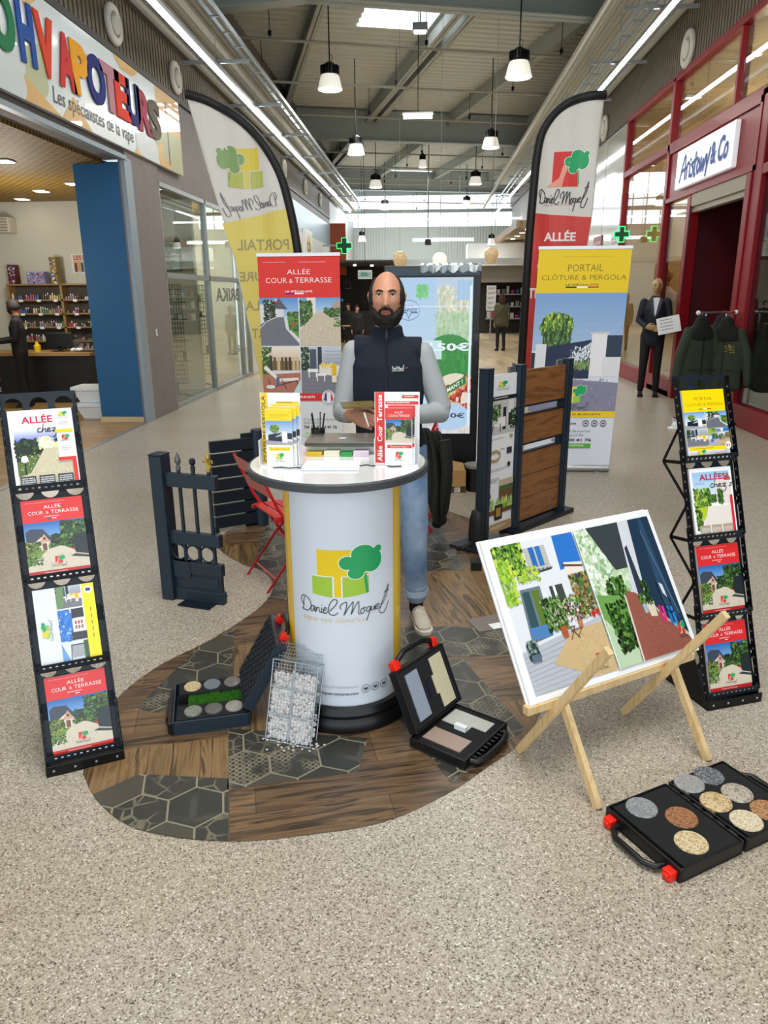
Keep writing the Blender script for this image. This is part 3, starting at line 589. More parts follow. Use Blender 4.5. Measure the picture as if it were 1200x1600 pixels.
def poster_slim(a):   # product poster between the posts
    a.rect(0, 0, 1, 1, '#eef0f2'); tree_logo(a, .3, .9, .34, .06); a.rect(0, .845, 1, .025, '#16181c'); a.words(.15, .852, .7, .01, '#e8e8e8')
    b = a.at(0, .64, 1, .2); b.rect(0, 0, 1, 1, '#c4c4c0'); b.leaves(.05, .4, .35, .5, GR, 60, .06); b.rect(.5, .1, .12, .7, '#1c2024'); b.rect(.72, .2, .1, .8, '#20242a'); b.rect(.7, .6, .2, .4, '#e0e0e0'); b.leaves(.8, .1, .2, .6, GRD, 40, .06); b.rect(.05, .25, .45, .06, '#f4f4f2'); b.rect(.3, .2, .3, .3, '#ececea'); b.line([(.1, .05), (.15, .3)], .03, '#44484c', False); b.line([(.42, .05), (.4, .3)], .03, '#44484c', False)
    a.words(.1, .6, .6, .012, '#9ca0a6'); a.ell(.85, .61, .07, .013, '#c09a5c'); a.ring(.25, .5, .2, .03, .02, '#b89a70'); a.rect(.7, .5, .2, .04, '#2a3448'); a.words(.45, .53, .2, .012, '#6c7078'); a.ell(.8, .43, .06, .018, '#1c1c20'); a.words(.1, .4, .7, .02, '#a4a8ae', 2); a.words(.08, .33, .35, .03, '#8c9096', 3); a.rect(.45, .2, .55, .13, '#6a4e34'); a.rect(.45, .27, .55, .03, '#4a6a38'); a.rect(.45, .3, .55, .04, '#c4b498'); a.ell(.08, .25, .05, .02, '#1c1c20')
    a.leaves(0, .14, 1, .07, GRL+['#c9d0c0'], 60, .04); a.rect(0, .12, 1, .03, '#6a4526'); a.rect(.3, .08, .3, .1, '#1c1a18'); a.rect(.36, .1, .18, .06, '#b08a3c'); a.rect(0, 0, 1, .06, '#b09064'); a.words(.15, .02, .6, .02, '#f0e8dc', 2)
# ============================================================ THE HALL
RA = math.radians(15.3); CR, SR = math.cos(RA), math.sin(RA)
def uw(u, w, z=0): return Vector((u*CR-w*SR, u*SR+w*CR, z))
ROT = Matrix.Rotation(RA, 4, 'Z')
S = lambda name, b, m, **k: struct(b.build(name, m, **k))
S('floor', B().box(-3.8, 4.0, -7, 15.2, -.1, 0).box(4.0, 10, -7, 17, -.1, 0, 0), FLOOR)
S('floor', B().box(-6, 8, 15.2, 44, -.1, -.001), HALLWOOD)
S('floor', B().box(-10.5, -3.8, -2, 16.5, -.1, .001), PARQUET)
S('trim_1', B().box(-3.83, -3.77, 3.5, 9.75, 0, .006), GREY)
# --- roof
b = B(); PER = .28
def deckrow(b, u0, u1, w):
    z0, z1 = 6.95, 6.99; q = PER/4
    pr = [(w, z0), (w+q*1.3, z0), (w+q*1.7, z1), (w+q*3.6, z1), (w+PER, z0)]
    for (a, za), (c, zc) in zip(pr, pr[1:]): b.add([uw(u0, a, za), uw(u1, a, za), uw(u1, c, zc), uw(u0, c, zc)], [(0, 1, 2, 3)])
w_ = -9
while w_ < 46:
    segs = [(-9, 18)]
    for (ua, ub, wa, wb) in ((3.1, 5.15, 15.7, 17.0), (7.6, 9.7, 34.9, 36.4)):
        if wa-PER < w_ < wb: segs = [(-9, ua), (ub, 18)]
    for s0, s1 in segs: deckrow(b, s0, s1, w_)
    w_ += PER
S('ceiling', b, DECK)
for i, (ua, ub, wa, wb) in enumerate(((3.1, 5.15, 15.5, 17.1), (7.6, 9.7, 34.8, 36.5))):
    S('window_%d' % (i+1), B().box(ua, ub, wa, wb, 7.06, 7.1, 0, ROT), EMSKY)
def ibeam(b, p, q, h, fw, tf=.02, tw=.015):
    p, q = Vector(p), Vector(q)
    b.bar(p+Vector((0, 0, tf/2)), q+Vector((0, 0, tf/2)), fw, tf); b.bar(p+Vector((0, 0, h-tf/2)), q+Vector((0, 0, h-tf/2)), fw, tf)
    b.bar(p+Vector((0, 0, h/2)), q+Vector((0, 0, h/2)), tw, h)
for i, w in enumerate((2.6, 13.3, 24.0, 34.7)):
    g = thing('roof_girder', ['grey roof girder far behind the viewer', 'nearest deep grey roof girder with haunched left end', 'second deep grey roof girder, above the middle hanging lamps', 'farthest grey roof girder in front of the high bright windows'][i], 'girder', (0, 0, 0), group='roof girders')
    b = B(); ibeam(b, uw(1.6, w, 6.1), uw(11, w, 6.1), .8, .3); ibeam(b, uw(11, w, 6.1), uw(16, w, 6.1), .8, .3); b.build('web_and_flanges', GIRD, g)
    b = B(); b.add([uw(1.6, w, 6.1), uw(1.6, w, 6.9), uw(-3, w, 6.9), uw(-3, w, 5.35)], [(0, 1, 2, 3)]); b.bar(uw(1.6, w, 6.1), uw(-3, w, 5.35), .3, .03); b.build('haunch', GIRD, g)
    for u in (4.3, 6.9): B().bar(uw(u, w+.05, 6.15), uw(u+.1, w+1.0, 6.6), .05, .05).build('knee_brace', GIRD, g)
for k in range(-2, 6):
    u = 2.1+2.55*k
    b = B(); ibeam(b, uw(u, -6, 6.6), uw(u, 44, 6.6), .34, .16)
    if k == 1: ibeam(b, uw(u+.3, -6, 6.6), uw(u+.3, 44, 6.6), .34, .16)
    S('trim_%d' % (10+k), b, GALV)
# --- pipes and trays across and along
def pipe(name, pts, r, label, cat='pipe', m=PIPE, grp='pipes under the roof'):
    return tag(B().tube(pts, r, 8).build(name, m, smooth=1), label, cat, grp)
for i, (w, z) in enumerate(((15.6, 6.2), (18.2, 6.15), (21.4, 6.2), (26.5, 6.2), (28.6, 6.1), (30.5, 6.0), (32.6, 6.1), (37, 5.9), (38.5, 5.7))):
    g = thing('sprinkler_pipe', 'thin grey sprinkler pipe crossing under the roof, %s from the viewer' % ['nearest', 'second', 'third', 'fourth', 'fifth', 'sixth', 'seventh', 'eighth', 'farthest'][i], 'pipe', group='sprinkler pipes under the roof')
    B().tube([uw(-2.5, w, z), uw(13, w, z)], .028, 8).build('pipe_run', PIPE, g, smooth=1)
    for u in (1.2, 4.2, 7.0, 9.9): B().tube([uw(u, w, z), uw(u, w, 6.95)], .008, 5).box(-.03, .03, -.03, .03, -.1, -.02, 0, Matrix.Translation(uw(u, w, z+.16))).build('hanger', BLACKM, g)
pipe('roof_pipe', [(-3.05, -4, 5.05), (-3.05, 20, 5.05), (-3.1, 33, 5.05)], .075, 'thick painted pipe running along the left edge of the roof')
pipe('roof_pipe', [(-3.68, -4, 5.2), (-3.68, 33, 5.2)], .06, 'painted pipe on top of the left brown cladding')
pipe('roof_pipe', [(-3.5, -4, 5.32), (-3.5, 33, 5.32)], .05, 'second painted pipe above the left brown cladding')
pipe('roof_pipe', [(2.2, -4, 5.1), (2.3, 33, 5.1)], .05, 'painted pipe left of the right light line')
pipe('roof_pipe', [(2.36, -4, 5.3), (2.42, 33, 5.3)], .04, 'thinner painted pipe beside the right light line')
pipe('roof_pipe', [(3.9, -4, 5.86), (3.9, 26, 5.86)], .07, 'beige pipe along the top of the right brown cladding')
for x0, x1, lb in ((-2.75, -2.62, 'left'), (2.6, 2.74, 'right')):
    b = B()
    for x in (x0, x1): b.box(x-.008, x+.008, -4, 32, 5.0, 5.06)
    for k in range(60): b.box(x0, x1, -4+.6*k, -3.97+.6*k, 5.0, 5.015)
    tag(b.build('cable_tray', STEEL), 'wire cable tray beside the %s light line' % lb, 'tray')
for sx, y1, x0, x1 in ((-1, 33, -3.8, -2.9), (1, 33, 2.7, 4.0)):
    z = 5.4 if sx < 0 else 5.95
    b = B(); n = int(abs(x1-x0)/.09)
    for k in range(n):
        xx = x0+.09*k; b.box(xx, xx+.05, -4, y1, z, z+.03); b.box(xx+.05, xx+.09, -4, y1, z+.025, z+.035)
    S('ceiling', b, DECK)
def ledline(x, y0, y1, z, lb):
    g = thing('light_line', lb, 'light', (x, 0, 0))
    B().box(-.03, .03, y0, y1, z+.045, z+.09).build('housing', GREY, g); B().box(-.024, .024, y0, y1, z, z+.045).build('diffuser', EMW, g)
    for k in range(int((y1-y0)/2.4)):
        y = y0+.8+2.4*k; B().box(-.5, .45, y, y+.05, z+.1, z+.14).box(-.004, .004, y+.02, y+.03, z+.1, z+(.78 if x < 0 else .84)).build('cross_bracket', STEEL, g)
ledline(-2.92, -4, 29.4, 4.6, 'long continuous white light line under the left edge of the roof')
ledline(3.05, -4, 36, 5.1, 'long continuous white light line under the right edge of the roof')
# --- hanging dome lamps
def dome(loc, label, s=1.0, group='hanging dome lamps'):
    x, y, z = loc; g = thing('hanging_lamp', label, 'lamp', loc, 0, group)
    B().lathe([(.045, .3), (.09, .27), (.13, .22), (.15, .14), (.16, .1), (.13, .09)], 24).build('lamp_housing', BLACKM, g, smooth=.6)
    b = B(); 
    for k in range(20): b.box(.12, .165, -.006, .006, .11, .24, 0, Matrix.Rotation(k*PI/10, 4, 'Z'))
    b.build('cooling_fins', BLACKM, g)
    B().lathe([(.135, .12), (.165, .06), (.19, -.03), (.21, -.12), (.205, -.12), (.185, -.03), (.16, .06), (.13, .12)], 32, cap=False).build('lamp_shade', LAMPGLASS, g, smooth=1.2)
    B().lathe([(.02, .085), (.12, .083), (.12, .075), (.02, .074)], 20).build('light_disc', EMS, g)
    B().lathe([(.208, -.128), (.218, -.12), (.214, -.108), (.2, -.112)], 32, cap=False).build('shade_rim', LAMPGLASS, g, smooth=1.2)
    B().tube([(0, 0, .28), (0, 0, 7.0-z)], .012, 6).build('rod', BLACKM, g); point('lamp_bulb', (0, 0, .0), 40, (1, .97, .9), .12, g)
    B().tube([(.01, 0, .3), (.05, 0, .34), (.04, 0, .4), (.0, 0, .42)], .006, 5).build('cord', BLACKM, g)
    if s != 1: g.scale = (s, s, 1)
    return g
L8 = [((-1.72, 14.2, 5.19), 'dome lamp hanging nearest on the left'), ((1.43, 13.4, 5.11), 'dome lamp hanging nearest on the right, largest in view'),
      ((-1.77, 19.5, 5.05), 'second dome lamp in the left row'), ((1.5, 19.7, 5.17), 'second dome lamp in the right row'), ((-1.73, 26, 5.14), 'third dome lamp in the left row'),
      ((1.54, 26.3, 5.23), 'third dome lamp in the right row'), ((-1.9, 34.5, 5.35), 'fourth dome lamp in the left row, against the high windows'), ((1.67, 34.7, 5.46), 'fourth dome lamp in the right row, against the high windows')]
for l, t in L8: dome(l, t)
dome((-.2, 26, 5.72), 'small dome lamp hanging near the middle of the roof', .6)
dome((-4.9+2.1, 33, 3.95), 'small dome lamp low before the far wall, left', .75); dome((2.5, 31, 3.64), 'small dome lamp low before the far wall, right', .7)
def tubelight(loc, l, label, m=EMS, hz=6.9):
    g = thing('tube_light', label, 'light', loc); B().tube([(-l/2, 0, 0), (l/2, 0, 0)], .045, 12).build('tube', m, g, smooth=1)
    B().box(-l/2-.02, l/2+.02, -.03, .03, .03, .07).build('fitting', WHITE, g); B().tube([(0, 0, .06), (0, 0, hz+.1-loc[2])], .008, 6).build('rod', BLACKM, g)
tubelight((-.22, 15.9, 4.98), .56, 'short glowing tube light hanging in the middle between the lamps')
g = thing('flood_light', 'small square floodlight hanging under the skylight', 'light', (-.17, 14.5, 5.98)); B().box(-.13, .13, -.08, .08, .02, .14).build('housing', GREY, g); B().box(-.1, .1, -.07, .07, .0, .02).build('lens', EMS, g); B().tube([(0, 0, .1), (0, 0, .9)], .012, 6).build('rod', BLACKM, g)
g = thing('bar_light', 'long white bar light hanging before the far wall', 'light', (.58, 30, 3.6)); B().box(-1.16, 1.16, -.05, .05, 0, .1).build('diffuser', EMW, g); B().tube([(-.6, 0, .1), (-.6, 0, 3)], .01, 6).tube([(.6, 0, .1), (.6, 0, 3)], .01, 6).build('wires', GREY, g)
g = thing('projector', 'black projector hanging on a pole before the far wall', 'projector', (0.0, 29.5, 3.55)); B().box(-.12, .12, -.12, .12, -.12, .1).build('body', BLACK, g, bevel=.02); B().tube([(0, 0, .1), (0, 0, 3.45)], .02, 8).build('pole', GREY, g)
# --- three glass globes
for x, z, m, lb in ((-.54, 2.30, AMBER, 'amber glass globe pendant left of the bright one'), (.23, 2.27, None, 'glowing pale glass globe pendant in the middle'), (1.22, 2.36, AMBER, 'amber glass globe pendant right of the display')):
    g = thing('globe_pendant', lb, 'lamp', (x, 15, z), 0, 'glass globe pendants')
    mm = m or mat('warm_globe', '#f6ead0', .3, emit='#ffe8c0', es=1.0)
    B().lathe([(.02, .15), (.09, .13), (.135, .06), (.135, 0), (.115, -.08), (.08, -.13), (.07, -.15)], 24).build('globe', mm, g, smooth=1.2)
    B().lathe([(.01, .04), (.04, .03), (.05, 0), (.03, -.05), (.01, -.06)], 12).build('bulb', mat('warm_bulb', '#ffd9a0', .4, emit='#ffbf66', es=5), g, smooth=1)
    B().tube([(0, 0, .15), (0, 0, 7.0-z)], .004, 6).build('cord', GREY, g)
# --- far end
b = B(); b.box(-8, 8, 40, 40.2, 0, 4.95)
for k in range(110): b.box(-8+.145*k, -8+.145*k+.06, 39.95, 40, 2.9, 4.95)
S('wall_far', b, mat('ribbed_far_wall', '#c8d0cc', .6, scale=2))
S('window_3', B().box(-8, 8, 40.1, 40.15, 4.95, 5.62), EMSKY); S('window_4', B().box(-8, 8, 40.1, 40.15, 5.75, 6.45), EMSKY)
b = B(); b.box(-8, 8, 39.9, 40.2, 5.6, 5.76).box(-8, 8, 39.9, 40.2, 6.42, 7.0)
for k in range(12): b.box(-7.8+1.4*k, -7.76+1.4*k, 40.02, 40.1, 4.95, 6.45)
S('trim_2', b, GIRD)
tag(B().box(-4.4, 4.2, 35.9, 36.0, 4.90, 4.96).build('light_line', EMW), 'white light line crossing the hall before the far wall', 'light')
b = B(); b.box(-5.2, -1.0, 31, 31.2, 0, 2.75)
for k in range(5): pass
S('wall_cafe', b, mat('dark_brick', '#2c2422', .7, var=.4, scale=14))
S('trim_3', B().box(-5.2, 4, 31.0, 31.3, 2.78, 3.0), mat('pale_fascia', '#c3ccd2', .5))
S('trim_4', B().box(-3.9, -3.2, 30.2, 30.3, 2.4, 4.3), mat('orange_panel', '#b5522c', .6))
a = Art(); hand(a, 'chez', -3.4, 2.02, .55, .22, '#dfe6ea', .03, 250, 100); a.words(-3.35, 1.85, .4, .06, '#9aa2a6', 1); tag(a.build('wall_lettering', PRINT, fn=lambda x, y, z: (x, 30.98-z, y)), 'pale handwritten lettering on the dark brick cafe wall', 'sign')
S('ceiling', B().box(-5, -1.2, 26.5, 31, 2.72, 2.78), mat('dark_cafe_ceiling', '#3a3836', .7))
for i in range(3): 
    g = thing('spot_lamp', 'small ceiling spot over the dark cafe, %s from the left' % ['first', 'second', 'third'][i], 'lamp', (-3.3+.6*i, 28+.5*i, 2.67), 0, 'ceiling spots over the cafe')
    B().lathe([(.05, .05), (.055, 0), (.01, .0)], 14).build('lamp_head', EMS, g)
g = thing('exit_sign', 'lit green and white exit sign behind the man', 'sign', (-2.12, 26, 2.3)); B().box(-.24, .24, -.03, .03, -.14, .14).build('sign_box', WHITE, g)
a = Art(); a.rect(-.22, -.1, .44, .2, '#d8f2e4'); a.rect(-.14, -.06, .2, .13, '#4cc49c'); a.poly([(.06, -.05), (.16, 0), (.06, .05)], '#4cc49c'); a.build('sign_face', BACKLIT, g, fn=lambda x, y, z: (x, -.032-z, y)); B().tube([(0, 0, .14), (0, 0, 4.5)], .008, 5).build('rod', BLACKM, g)
# far right shops beyond the display
S('wall_right', B().box(2.2, 4.6, 33, 33.2, 0, 2.3), mat('dark_shop', '#2a2725', .8, var=.4, scale=4))
S('trim_5', B().box(2.0, 4.6, 32, 33.2, 2.1, 2.75), mat('taupe_fascia', '#8f8880', .6)); S('trim_6', B().box(1.6, 4.2, 31.6, 33, 2.75, 3.6), mat('white_soffit', '#dfdedb', .5))
S('trim_7', B().box(3.44, 3.6, 28, 28.16, 0, 3.2), GREY)
b = B(); b.box(2.9, 4.4, 26, 38, 3.72, 3.95)
S('trim_8', b, CANOPY)
b = B()
for k in range(22): b.box(3.9, 4.0, 26.4+.42*k, 26.62+.42*k, 2.5, 3.72)
b.box(3.95, 4.1, 26, 36, 2.4, 3.8); S('trim_9', b, mat('pale_slats', '#cdbf9f', .6))
for k in range(4):
    g = thing('spot_lamp', 'round spot in the wooden canopy on the right, %s' % ['nearest', 'second nearest', 'third nearest', 'farthest'][k], 'lamp', (3.35, 26.6+1.5*k, 3.712), 0, 'spots in the wooden canopy'); B().lathe([(.09, .01), (.09, 0), (.02, -.005)], 14).build('lamp_head', EMS, g)
a = Art(); a.text('ACCOR', 0, 0, 2.6, .62, '#26262a', .03); tag(a.build('shop_lettering', PRINT, fn=lambda x, y, z: (3.87-z, 29.6-x, 2.75+y)), 'dark lettering on pale slats under the wooden canopy', 'sign')
g = thing('poster_stand', 'white poster panel with small text near the walking woman', 'poster', (2.32, 28, 0)); B().box(-.17, .17, 0, .03, 1.05, 1.93).build('panel', WHITE, g); B().box(-.02, .02, 0, .03, .02, 1.05).box(-.15, .15, -.1, .12, 0, .02).build('stand', GREY, g)
a = Art()
for k in range(5): a.words(-.13, 1.1+.17*k, .26, .1, R.choice(['#4a5a8a', '#8a3a3c', '#5a5e66']), 3)
a.build('print', PRINT, g, fn=lambda x, y, z: (x, -.001-z, y))
b = B()
for k in range(3): b.box(2.5, 4.2, 32.6, 33, .59+.5*k, .636+.5*k)
sh = tag(b.build('shop_shelf', GREY), 'dim shelves in the far dark shop', 'shelf')
for k in range(24):
    h = .12+.2*R.random(); x = 2.55+.2*(k % 8); zz = .64+.5*(k//8)
    tag(B().box(x, x+.1+.05*R.random(), 32.7, 32.85, zz, zz+h).build('boxed_goods', mat('goods_%d' % (k % 5), ['#c9c4ba', '#b03a6a', '#3a4a9a', '#d8d4cc', '#7a7670'][k % 5], .6)), 'small boxed item on the %s shelf of the far dark shop, %s from the left' % (['lowest', 'middle', 'top'][k//8], ORD[k % 8]), 'goods', 'goods in the far dark shop')
# --- left wall
XL = -3.8
S('wall_left', B().box(XL-.25, XL, -4, 9.76, 3.28, 4.5).box(XL-.06, XL+.03, 9.76, 10.93, 0, 4.5).box(XL-.25, XL, 10.93, 16, 3.2, 4.5).box(XL-.2, XL, 10.93, 16, 0, .03), CONC)
S('wall_left', B().box(XL-.02, XL+.06, -4, 9.76, 3.27, 3.32).box(XL-.02, XL+.036, 9.72, 9.95, 0, 3.3), mat('pale_steel_edge', '#8f9ea9', .45, .3))
def cladding(x, y0, y1, z0, z1, s, name):
    b = B(); n = int((y1-y0)/.11)
    for k in range(n):
        y = y0+.11*k; b.box(x-.03*s if s > 0 else x, x if s > 0 else x-.03*s, y, y+.075, z0, z1)
    b.box(x, x-.05, y0, y1, z0, z1) if False else b.box(min(x, x+.03*s), max(x, x+.03*s), y0, y1, z0, z1)
    S(name, b, BRONZE)
cladding(XL, -4, 30, 4.5, 5.16, -1, 'wall_left'); S('wall_left', B().box(XL-.06, XL+.045, -4, 30, 4.43, 4.505), mat('dark_edge', '#3a3734', .5))
S('wall_left', B().box(XL-.3, XL-.1, -4, 36, 5.16, 7), CONC)
S('wall_left', B().box(XL-.1, XL, 16, 30, 3.46, 4.25), mat('blue_grey_panel', '#93a5ac', .35, .3, scale=1)); S('wall_left', B().box(XL-.1, XL, 16, 30, 0, 3.46), mat('pale_panel', '#d4d4cc', .4)); S('wall_left', B().box(XL-.1, XL+.01, 16, 30, 4.25, 4.46), mat('brown_band', '#4a3426', .5))
S('wall_left', B().box(XL-.3, XL, 30, 40, 0, 5.2), mat('pale_panel2', '#b4bab8', .5))
def discvent(x, y, z, s, lb, r=.22):
    g = thing('round_vent', lb, 'vent', (x, y, z), 0, 'round white vents in the cladding'); M = Matrix.Rotation(PI/2*s, 4, 'Y')
    B().lathe([(r, 0), (r, .03), (r*.92, .05), (r*.62, .045), (r*.6, .01)], 36, M).build('outer_ring', mat('vent_white', '#c9c5ba', .5), g, smooth=.6)
    B().lathe([(r*.5, .0), (r*.5, .05), (r*.42, .07), (r*.2, .075)], 30, M).build('centre_disc', mat('vent_white', '#c9c5ba', .5), g, smooth=.6)
    b = B()
    for k in range(3): b.box(r*.3, r*.65, -.01, .01, .02, .035, 0, M @ Matrix.Rotation(k*2.1, 4, 'Z'))
    b.build('spokes', mat('vent_white', '#c9c5ba', .5), g)
for i, y in enumerate((9.76, 12.0, 20.6, 24.0, 27.2)): discvent(XL+.04, y, 4.74 if i < 2 else 4.8, 1, ['round white vent above the letter E of the long shop sign', 'round white vent above the right end of the long shop sign', 'round vent in the brown band beyond the left banner, nearest', 'round vent in the brown band beyond the left banner, middle', 'round vent in the brown band beyond the left banner, farthest'][i])
for i, (y, z) in enumerate(((8.9, 5.2), (13.0, 5.22), (18.5, 5.2))): discvent(3.96, y, z, -1, ['round vent at the top right above the red shop', 'round vent in the right cladding above the red window', 'round vent beside the tip of the right banner'][i], .27)
# shop sign, left
g = thing('shop_sign', 'long white and orange shop sign with coloured letters above the left shop', 'sign', (XL+.02, 0, 0))
B().box(0, .05, 5, 11.96, 3.4, 4.4).build('sign_board', mat('sign_white', '#dde6e6', .3, coat=.5), g)
a = Art(); a.q = [(.04, 3.4), (7, 3.4), (7, 4.4), (.04, 4.4)]; f = lambda x, y, z: (.052+z*3, 12-x, y)     # x grows towards the viewer
def blobs(cx, cz, col):
    for k in range(6): a.ell(cx+R.uniform(-.25, .25), cz+R.uniform(-.12, .12), .22, .16, col, 18, 1e-5)
a.rect(.04, 3.4, .98, 1.0, '#e7b765'); a.rect(.04, 3.4, .55, .5, '#b9bd8a'); blobs(.8, 3.75, '#b9bd8a'); a.poly([(.9, 3.4), (2.0, 3.4), (1.7, 3.58), (1.2, 3.6), (.9, 3.7)], '#e7b765'); blobs(1.5, 3.5, '#dde6e6')
a.poly([(1.6, 4.4), (2.4, 4.4), (2.2, 4.28), (1.8, 4.3)], '#e7b765'); a.rect(.6, 3.46, .05, .82, '#22304a'); a.poly([(3.2, 3.4), (3.9, 3.4), (3.6, 3.66)], '#e7b765'); a.poly([(4.1, 4.4), (4.6, 4.4), (4.4, 4.2)], '#e7b765')
blobs(4.6, 3.72, '#c3c99a'); a.poly([(3.9, 3.4), (7, 3.4), (7, 3.95), (4.9, 3.7)], '#e7b765'); blobs(5.0, 3.6, '#dde6e6'); a.ell(5.4, 3.9, .5, .3, '#b9bd8a'); a.text('Les spécialistes de la vape', 4.06, 3.46, 1.98, 3.66, '#20242c', .005, .1)
b_ = a.build('sign_print', PRINTS, g, fn=f)
LET = [('S', .94, 1.39, 3.70, 4.18, '#6b6258'), ('R', 1.29, 1.78, 3.70, 4.2, '#a04458'), ('U', 1.69, 2.13, 3.72, 4.22, '#22286a'), ('E', 2.04, 2.47, 3.72, 4.22, '#d8402c'), ('T', 2.33, 2.86, 3.72, 4.22, '#b9808c'),
       ('O', 2.75, 3.22, 3.72, 4.22, '#1c2470'), ('P', 3.18, 3.58, 3.70, 4.22, '#e8a21c'), ('A', 3.52, 3.89, 3.70, 4.22, '#cc3434'), ('V', 3.93, 4.3, 3.70, 4.25, '#dd4526'), ('H', 4.33, 4.62, 3.72, 4.25, '#1f4fa0'), ('O', 4.68, 5.1, 3.72, 4.25, '#1c7a4a')]
for i, (ch, x0, x1, z0, z1, c) in enumerate(LET):
    vs, fs = textmesh(ch, .05, 0, 6); b = B(); n = len(vs)
    P = [(12-(x1+(x0-x1)*u), z0+(z1-z0)*v) for u, v in vs]
    ed = {}
    for fc in fs:
        for q in range(len(fc)): e = (fc[q], fc[(q+1) % len(fc)]); ed[e] = 1
    F2 = [tuple(q+n for q in fc) for fc in fs]+[(p, q, q+n, p+n) for (p, q) in ed if (q, p) not in ed]
    b.add([(.06, y, z) for y, z in P]+[(.072, y, z) for y, z in P], F2); o = b.build('raised_letter', mat('letter_'+c[1:], c, .6, spec=.15), g); o['label'] = 'raised letter %s' % ch
# left shop interior
S('wall_shop_left', B().box(-10.3, XL-.3, 13.35, 13.5, 0, 3.3).box(-10.4, -10.3, -2, 13.5, 0, 3.3), WALLC)
m = mat('yellow_grid_ceiling', '#9a7a26', .6); N, L, bs = nodes(m); tc = N.new('ShaderNodeTexCoord'); br = N.new('ShaderNodeTexBrick'); br.offset = .5; br.inputs['Scale'].default_value = 1; br.inputs['Brick Width'].default_value = .12; br.inputs['Row Height'].default_value = .07
br.inputs['Mortar Size'].default_value = .015; br.inputs['Color1'].default_value = lin('#3c2c0c'); br.inputs['Color2'].default_value = lin('#54400f'); br.inputs['Mortar'].default_value = lin('#a07c22'); L.new(tc.outputs['Object'], br.inputs[0]); L.new(br.outputs[0], bs.inputs['Base Color'])
S('ceiling', B().box(-10.3, XL-.25, -2, 13.4, 3.24, 3.28), m)
for i, (x, y) in enumerate(((-5.11, 9.4), (-5.16, 11.3), (-6.0, 12.0), (-6.8, 12.9), (-5.2, 7.4), (-7.6, 11))):
    g = thing('ceiling_spot', 'square ceiling spot in the yellow ceiling, %s' % ['nearest the long sign', 'beside the blue panel', 'in the middle', 'nearest the back wall', 'first inside the opening', 'left at the back'][i], 'lamp', (x, y, 3.22), 0, 'spots in the yellow ceiling'); B().box(-.1, .1, -.1, .1, 0, .015).build('frame', WHITE, g); B().box(-.08, .08, -.08, .08, -.005, 0).build('lens', EMS, g)
point('shop_light', (-6, 11.0, 2.1), 85, (1, .95, .84), .2); point('shop_light', (-5.8, 8, 1.9), 30, (1, .95, .84), .2)
S('wall_shop_left', B().box(-4.45, -3.865, 9.78, 9.9, .07, 3.26), BLUEP); S('baseboard_left', B().box(-4.46, -3.86, 9.76, 9.92, 0, .07), mat('pale_plinth', '#cdbb93', .5))
# glazed left window
g = thing('shop_window_frame', 'grey window frame of the glazed left shop beyond the pillar', 'window')
b = B()
for y in (10.95, 13.18, 15.4, 16.0): b.box(XL-.08, XL+.02, y-.03, y+.03, 0, 3.2)
b.box(XL-.08, XL+.02, 10.95, 16, 1.9, 1.98).box(XL-.08, XL+.02, 10.95, 16, 0, .06).box(XL-.08, XL+.02, 10.95, 16, 3.14, 3.2); b.build('frame_bars', GREY, g)
B().box(XL-.03, XL-.02, 10.95, 16, .06, 3.14).build('glass_panes', GLASS, g)
S('wall_shop_left', B().box(-7.2, XL-.3, 16, 16.1, 0, 3.3).box(-7.3, -7.2, 13.5, 16.1, 0, 3.3), WALLC); S('ceiling', B().box(-7.3, XL-.25, 13.5, 16.1, 3.24, 3.28), m); point('shop_light', (-5, 14.0, 2.6), 190, (1, .96, .88), .2)
a = Art(); a.text('BRIKA', 0, 0, 1.7, .24, '#6c6f6d', .03); a.text('atelier', .3, -.22, .9, -.06, '#8a8c8a'); a.text('BRIKA', .1, -1.0, .8, -.86, '#8a8c8a', .02)
tag(a.build('window_lettering', PRINT, fn=lambda x, y, z: (XL-.015+z, 15.3-x, 1.55+y)), 'grey lettering on the glass of the left window', 'sign')
# pale signs left far
for i, (y, t) in enumerate(((20.5, 'COQ'), (23.6, 'CO'))):
    a = Art(); a.rect(0, 0, 1.5, .9, '#e6e6e2'); a.ell(.75, .45, .4, .34, '#d8b21c'); a.text(t, .35, .3, 1.15, .6, '#1c1c1c', .04); gg = thing('wall_sign', ['pale shop sign with yellow disc, nearer one by the left banner pole', 'pale shop sign with yellow disc, farther one by the left banner pole'][i], 'sign', (XL, y, 2.65)); B().box(0, .05, -.05, 1.55, -.05, .95).build('sign_box', WHITE, gg); a.build('print', PRINT, gg, fn=lambda x, y_, z: (.052+z*4, x, y_))
def cross(loc, lb, ax, s=.26):
    g = thing('pharmacy_cross', lb, 'sign', loc); m = mat('green_neon', '#0c3a1c', .4, emit='#28ff78', es=2.6)
    P = [(1, 3), (-1, 3), (-1, 1), (-3, 1), (-3, -1), (-1, -1), (-1, -3), (1, -3), (1, -1), (3, -1), (3, 1), (1, 1)]
    pts = [((p[0]*s/3, 0, p[1]*s/3) if ax == 'x' else (0, p[0]*s/3, p[1]*s/3)) for p in P]
    B().tube(pts, .028, 6, closed=True).build('neon_outline', m, g); q = [(p[0]*.4, p[1]*.4, p[2]*.4) for p in pts]; B().tube(q, .02, 6, closed=True).build('neon_core', m, g)
    b = B(); M = Matrix.Rotation(PI/2, 4, 'X') if ax == 'x' else Matrix.Rotation(PI/2, 4, 'Z') @ Matrix.Rotation(PI/2, 4, 'X'); b.prism([(p[0]*s/3, p[1]*s/3) for p in P], .06, Matrix.Translation((0, .03, 0) if ax == 'x' else (0, 0, 0)) @ M); b.build('sign_body', mat('cross_body', '#0e4a30', .4), g)
    return g
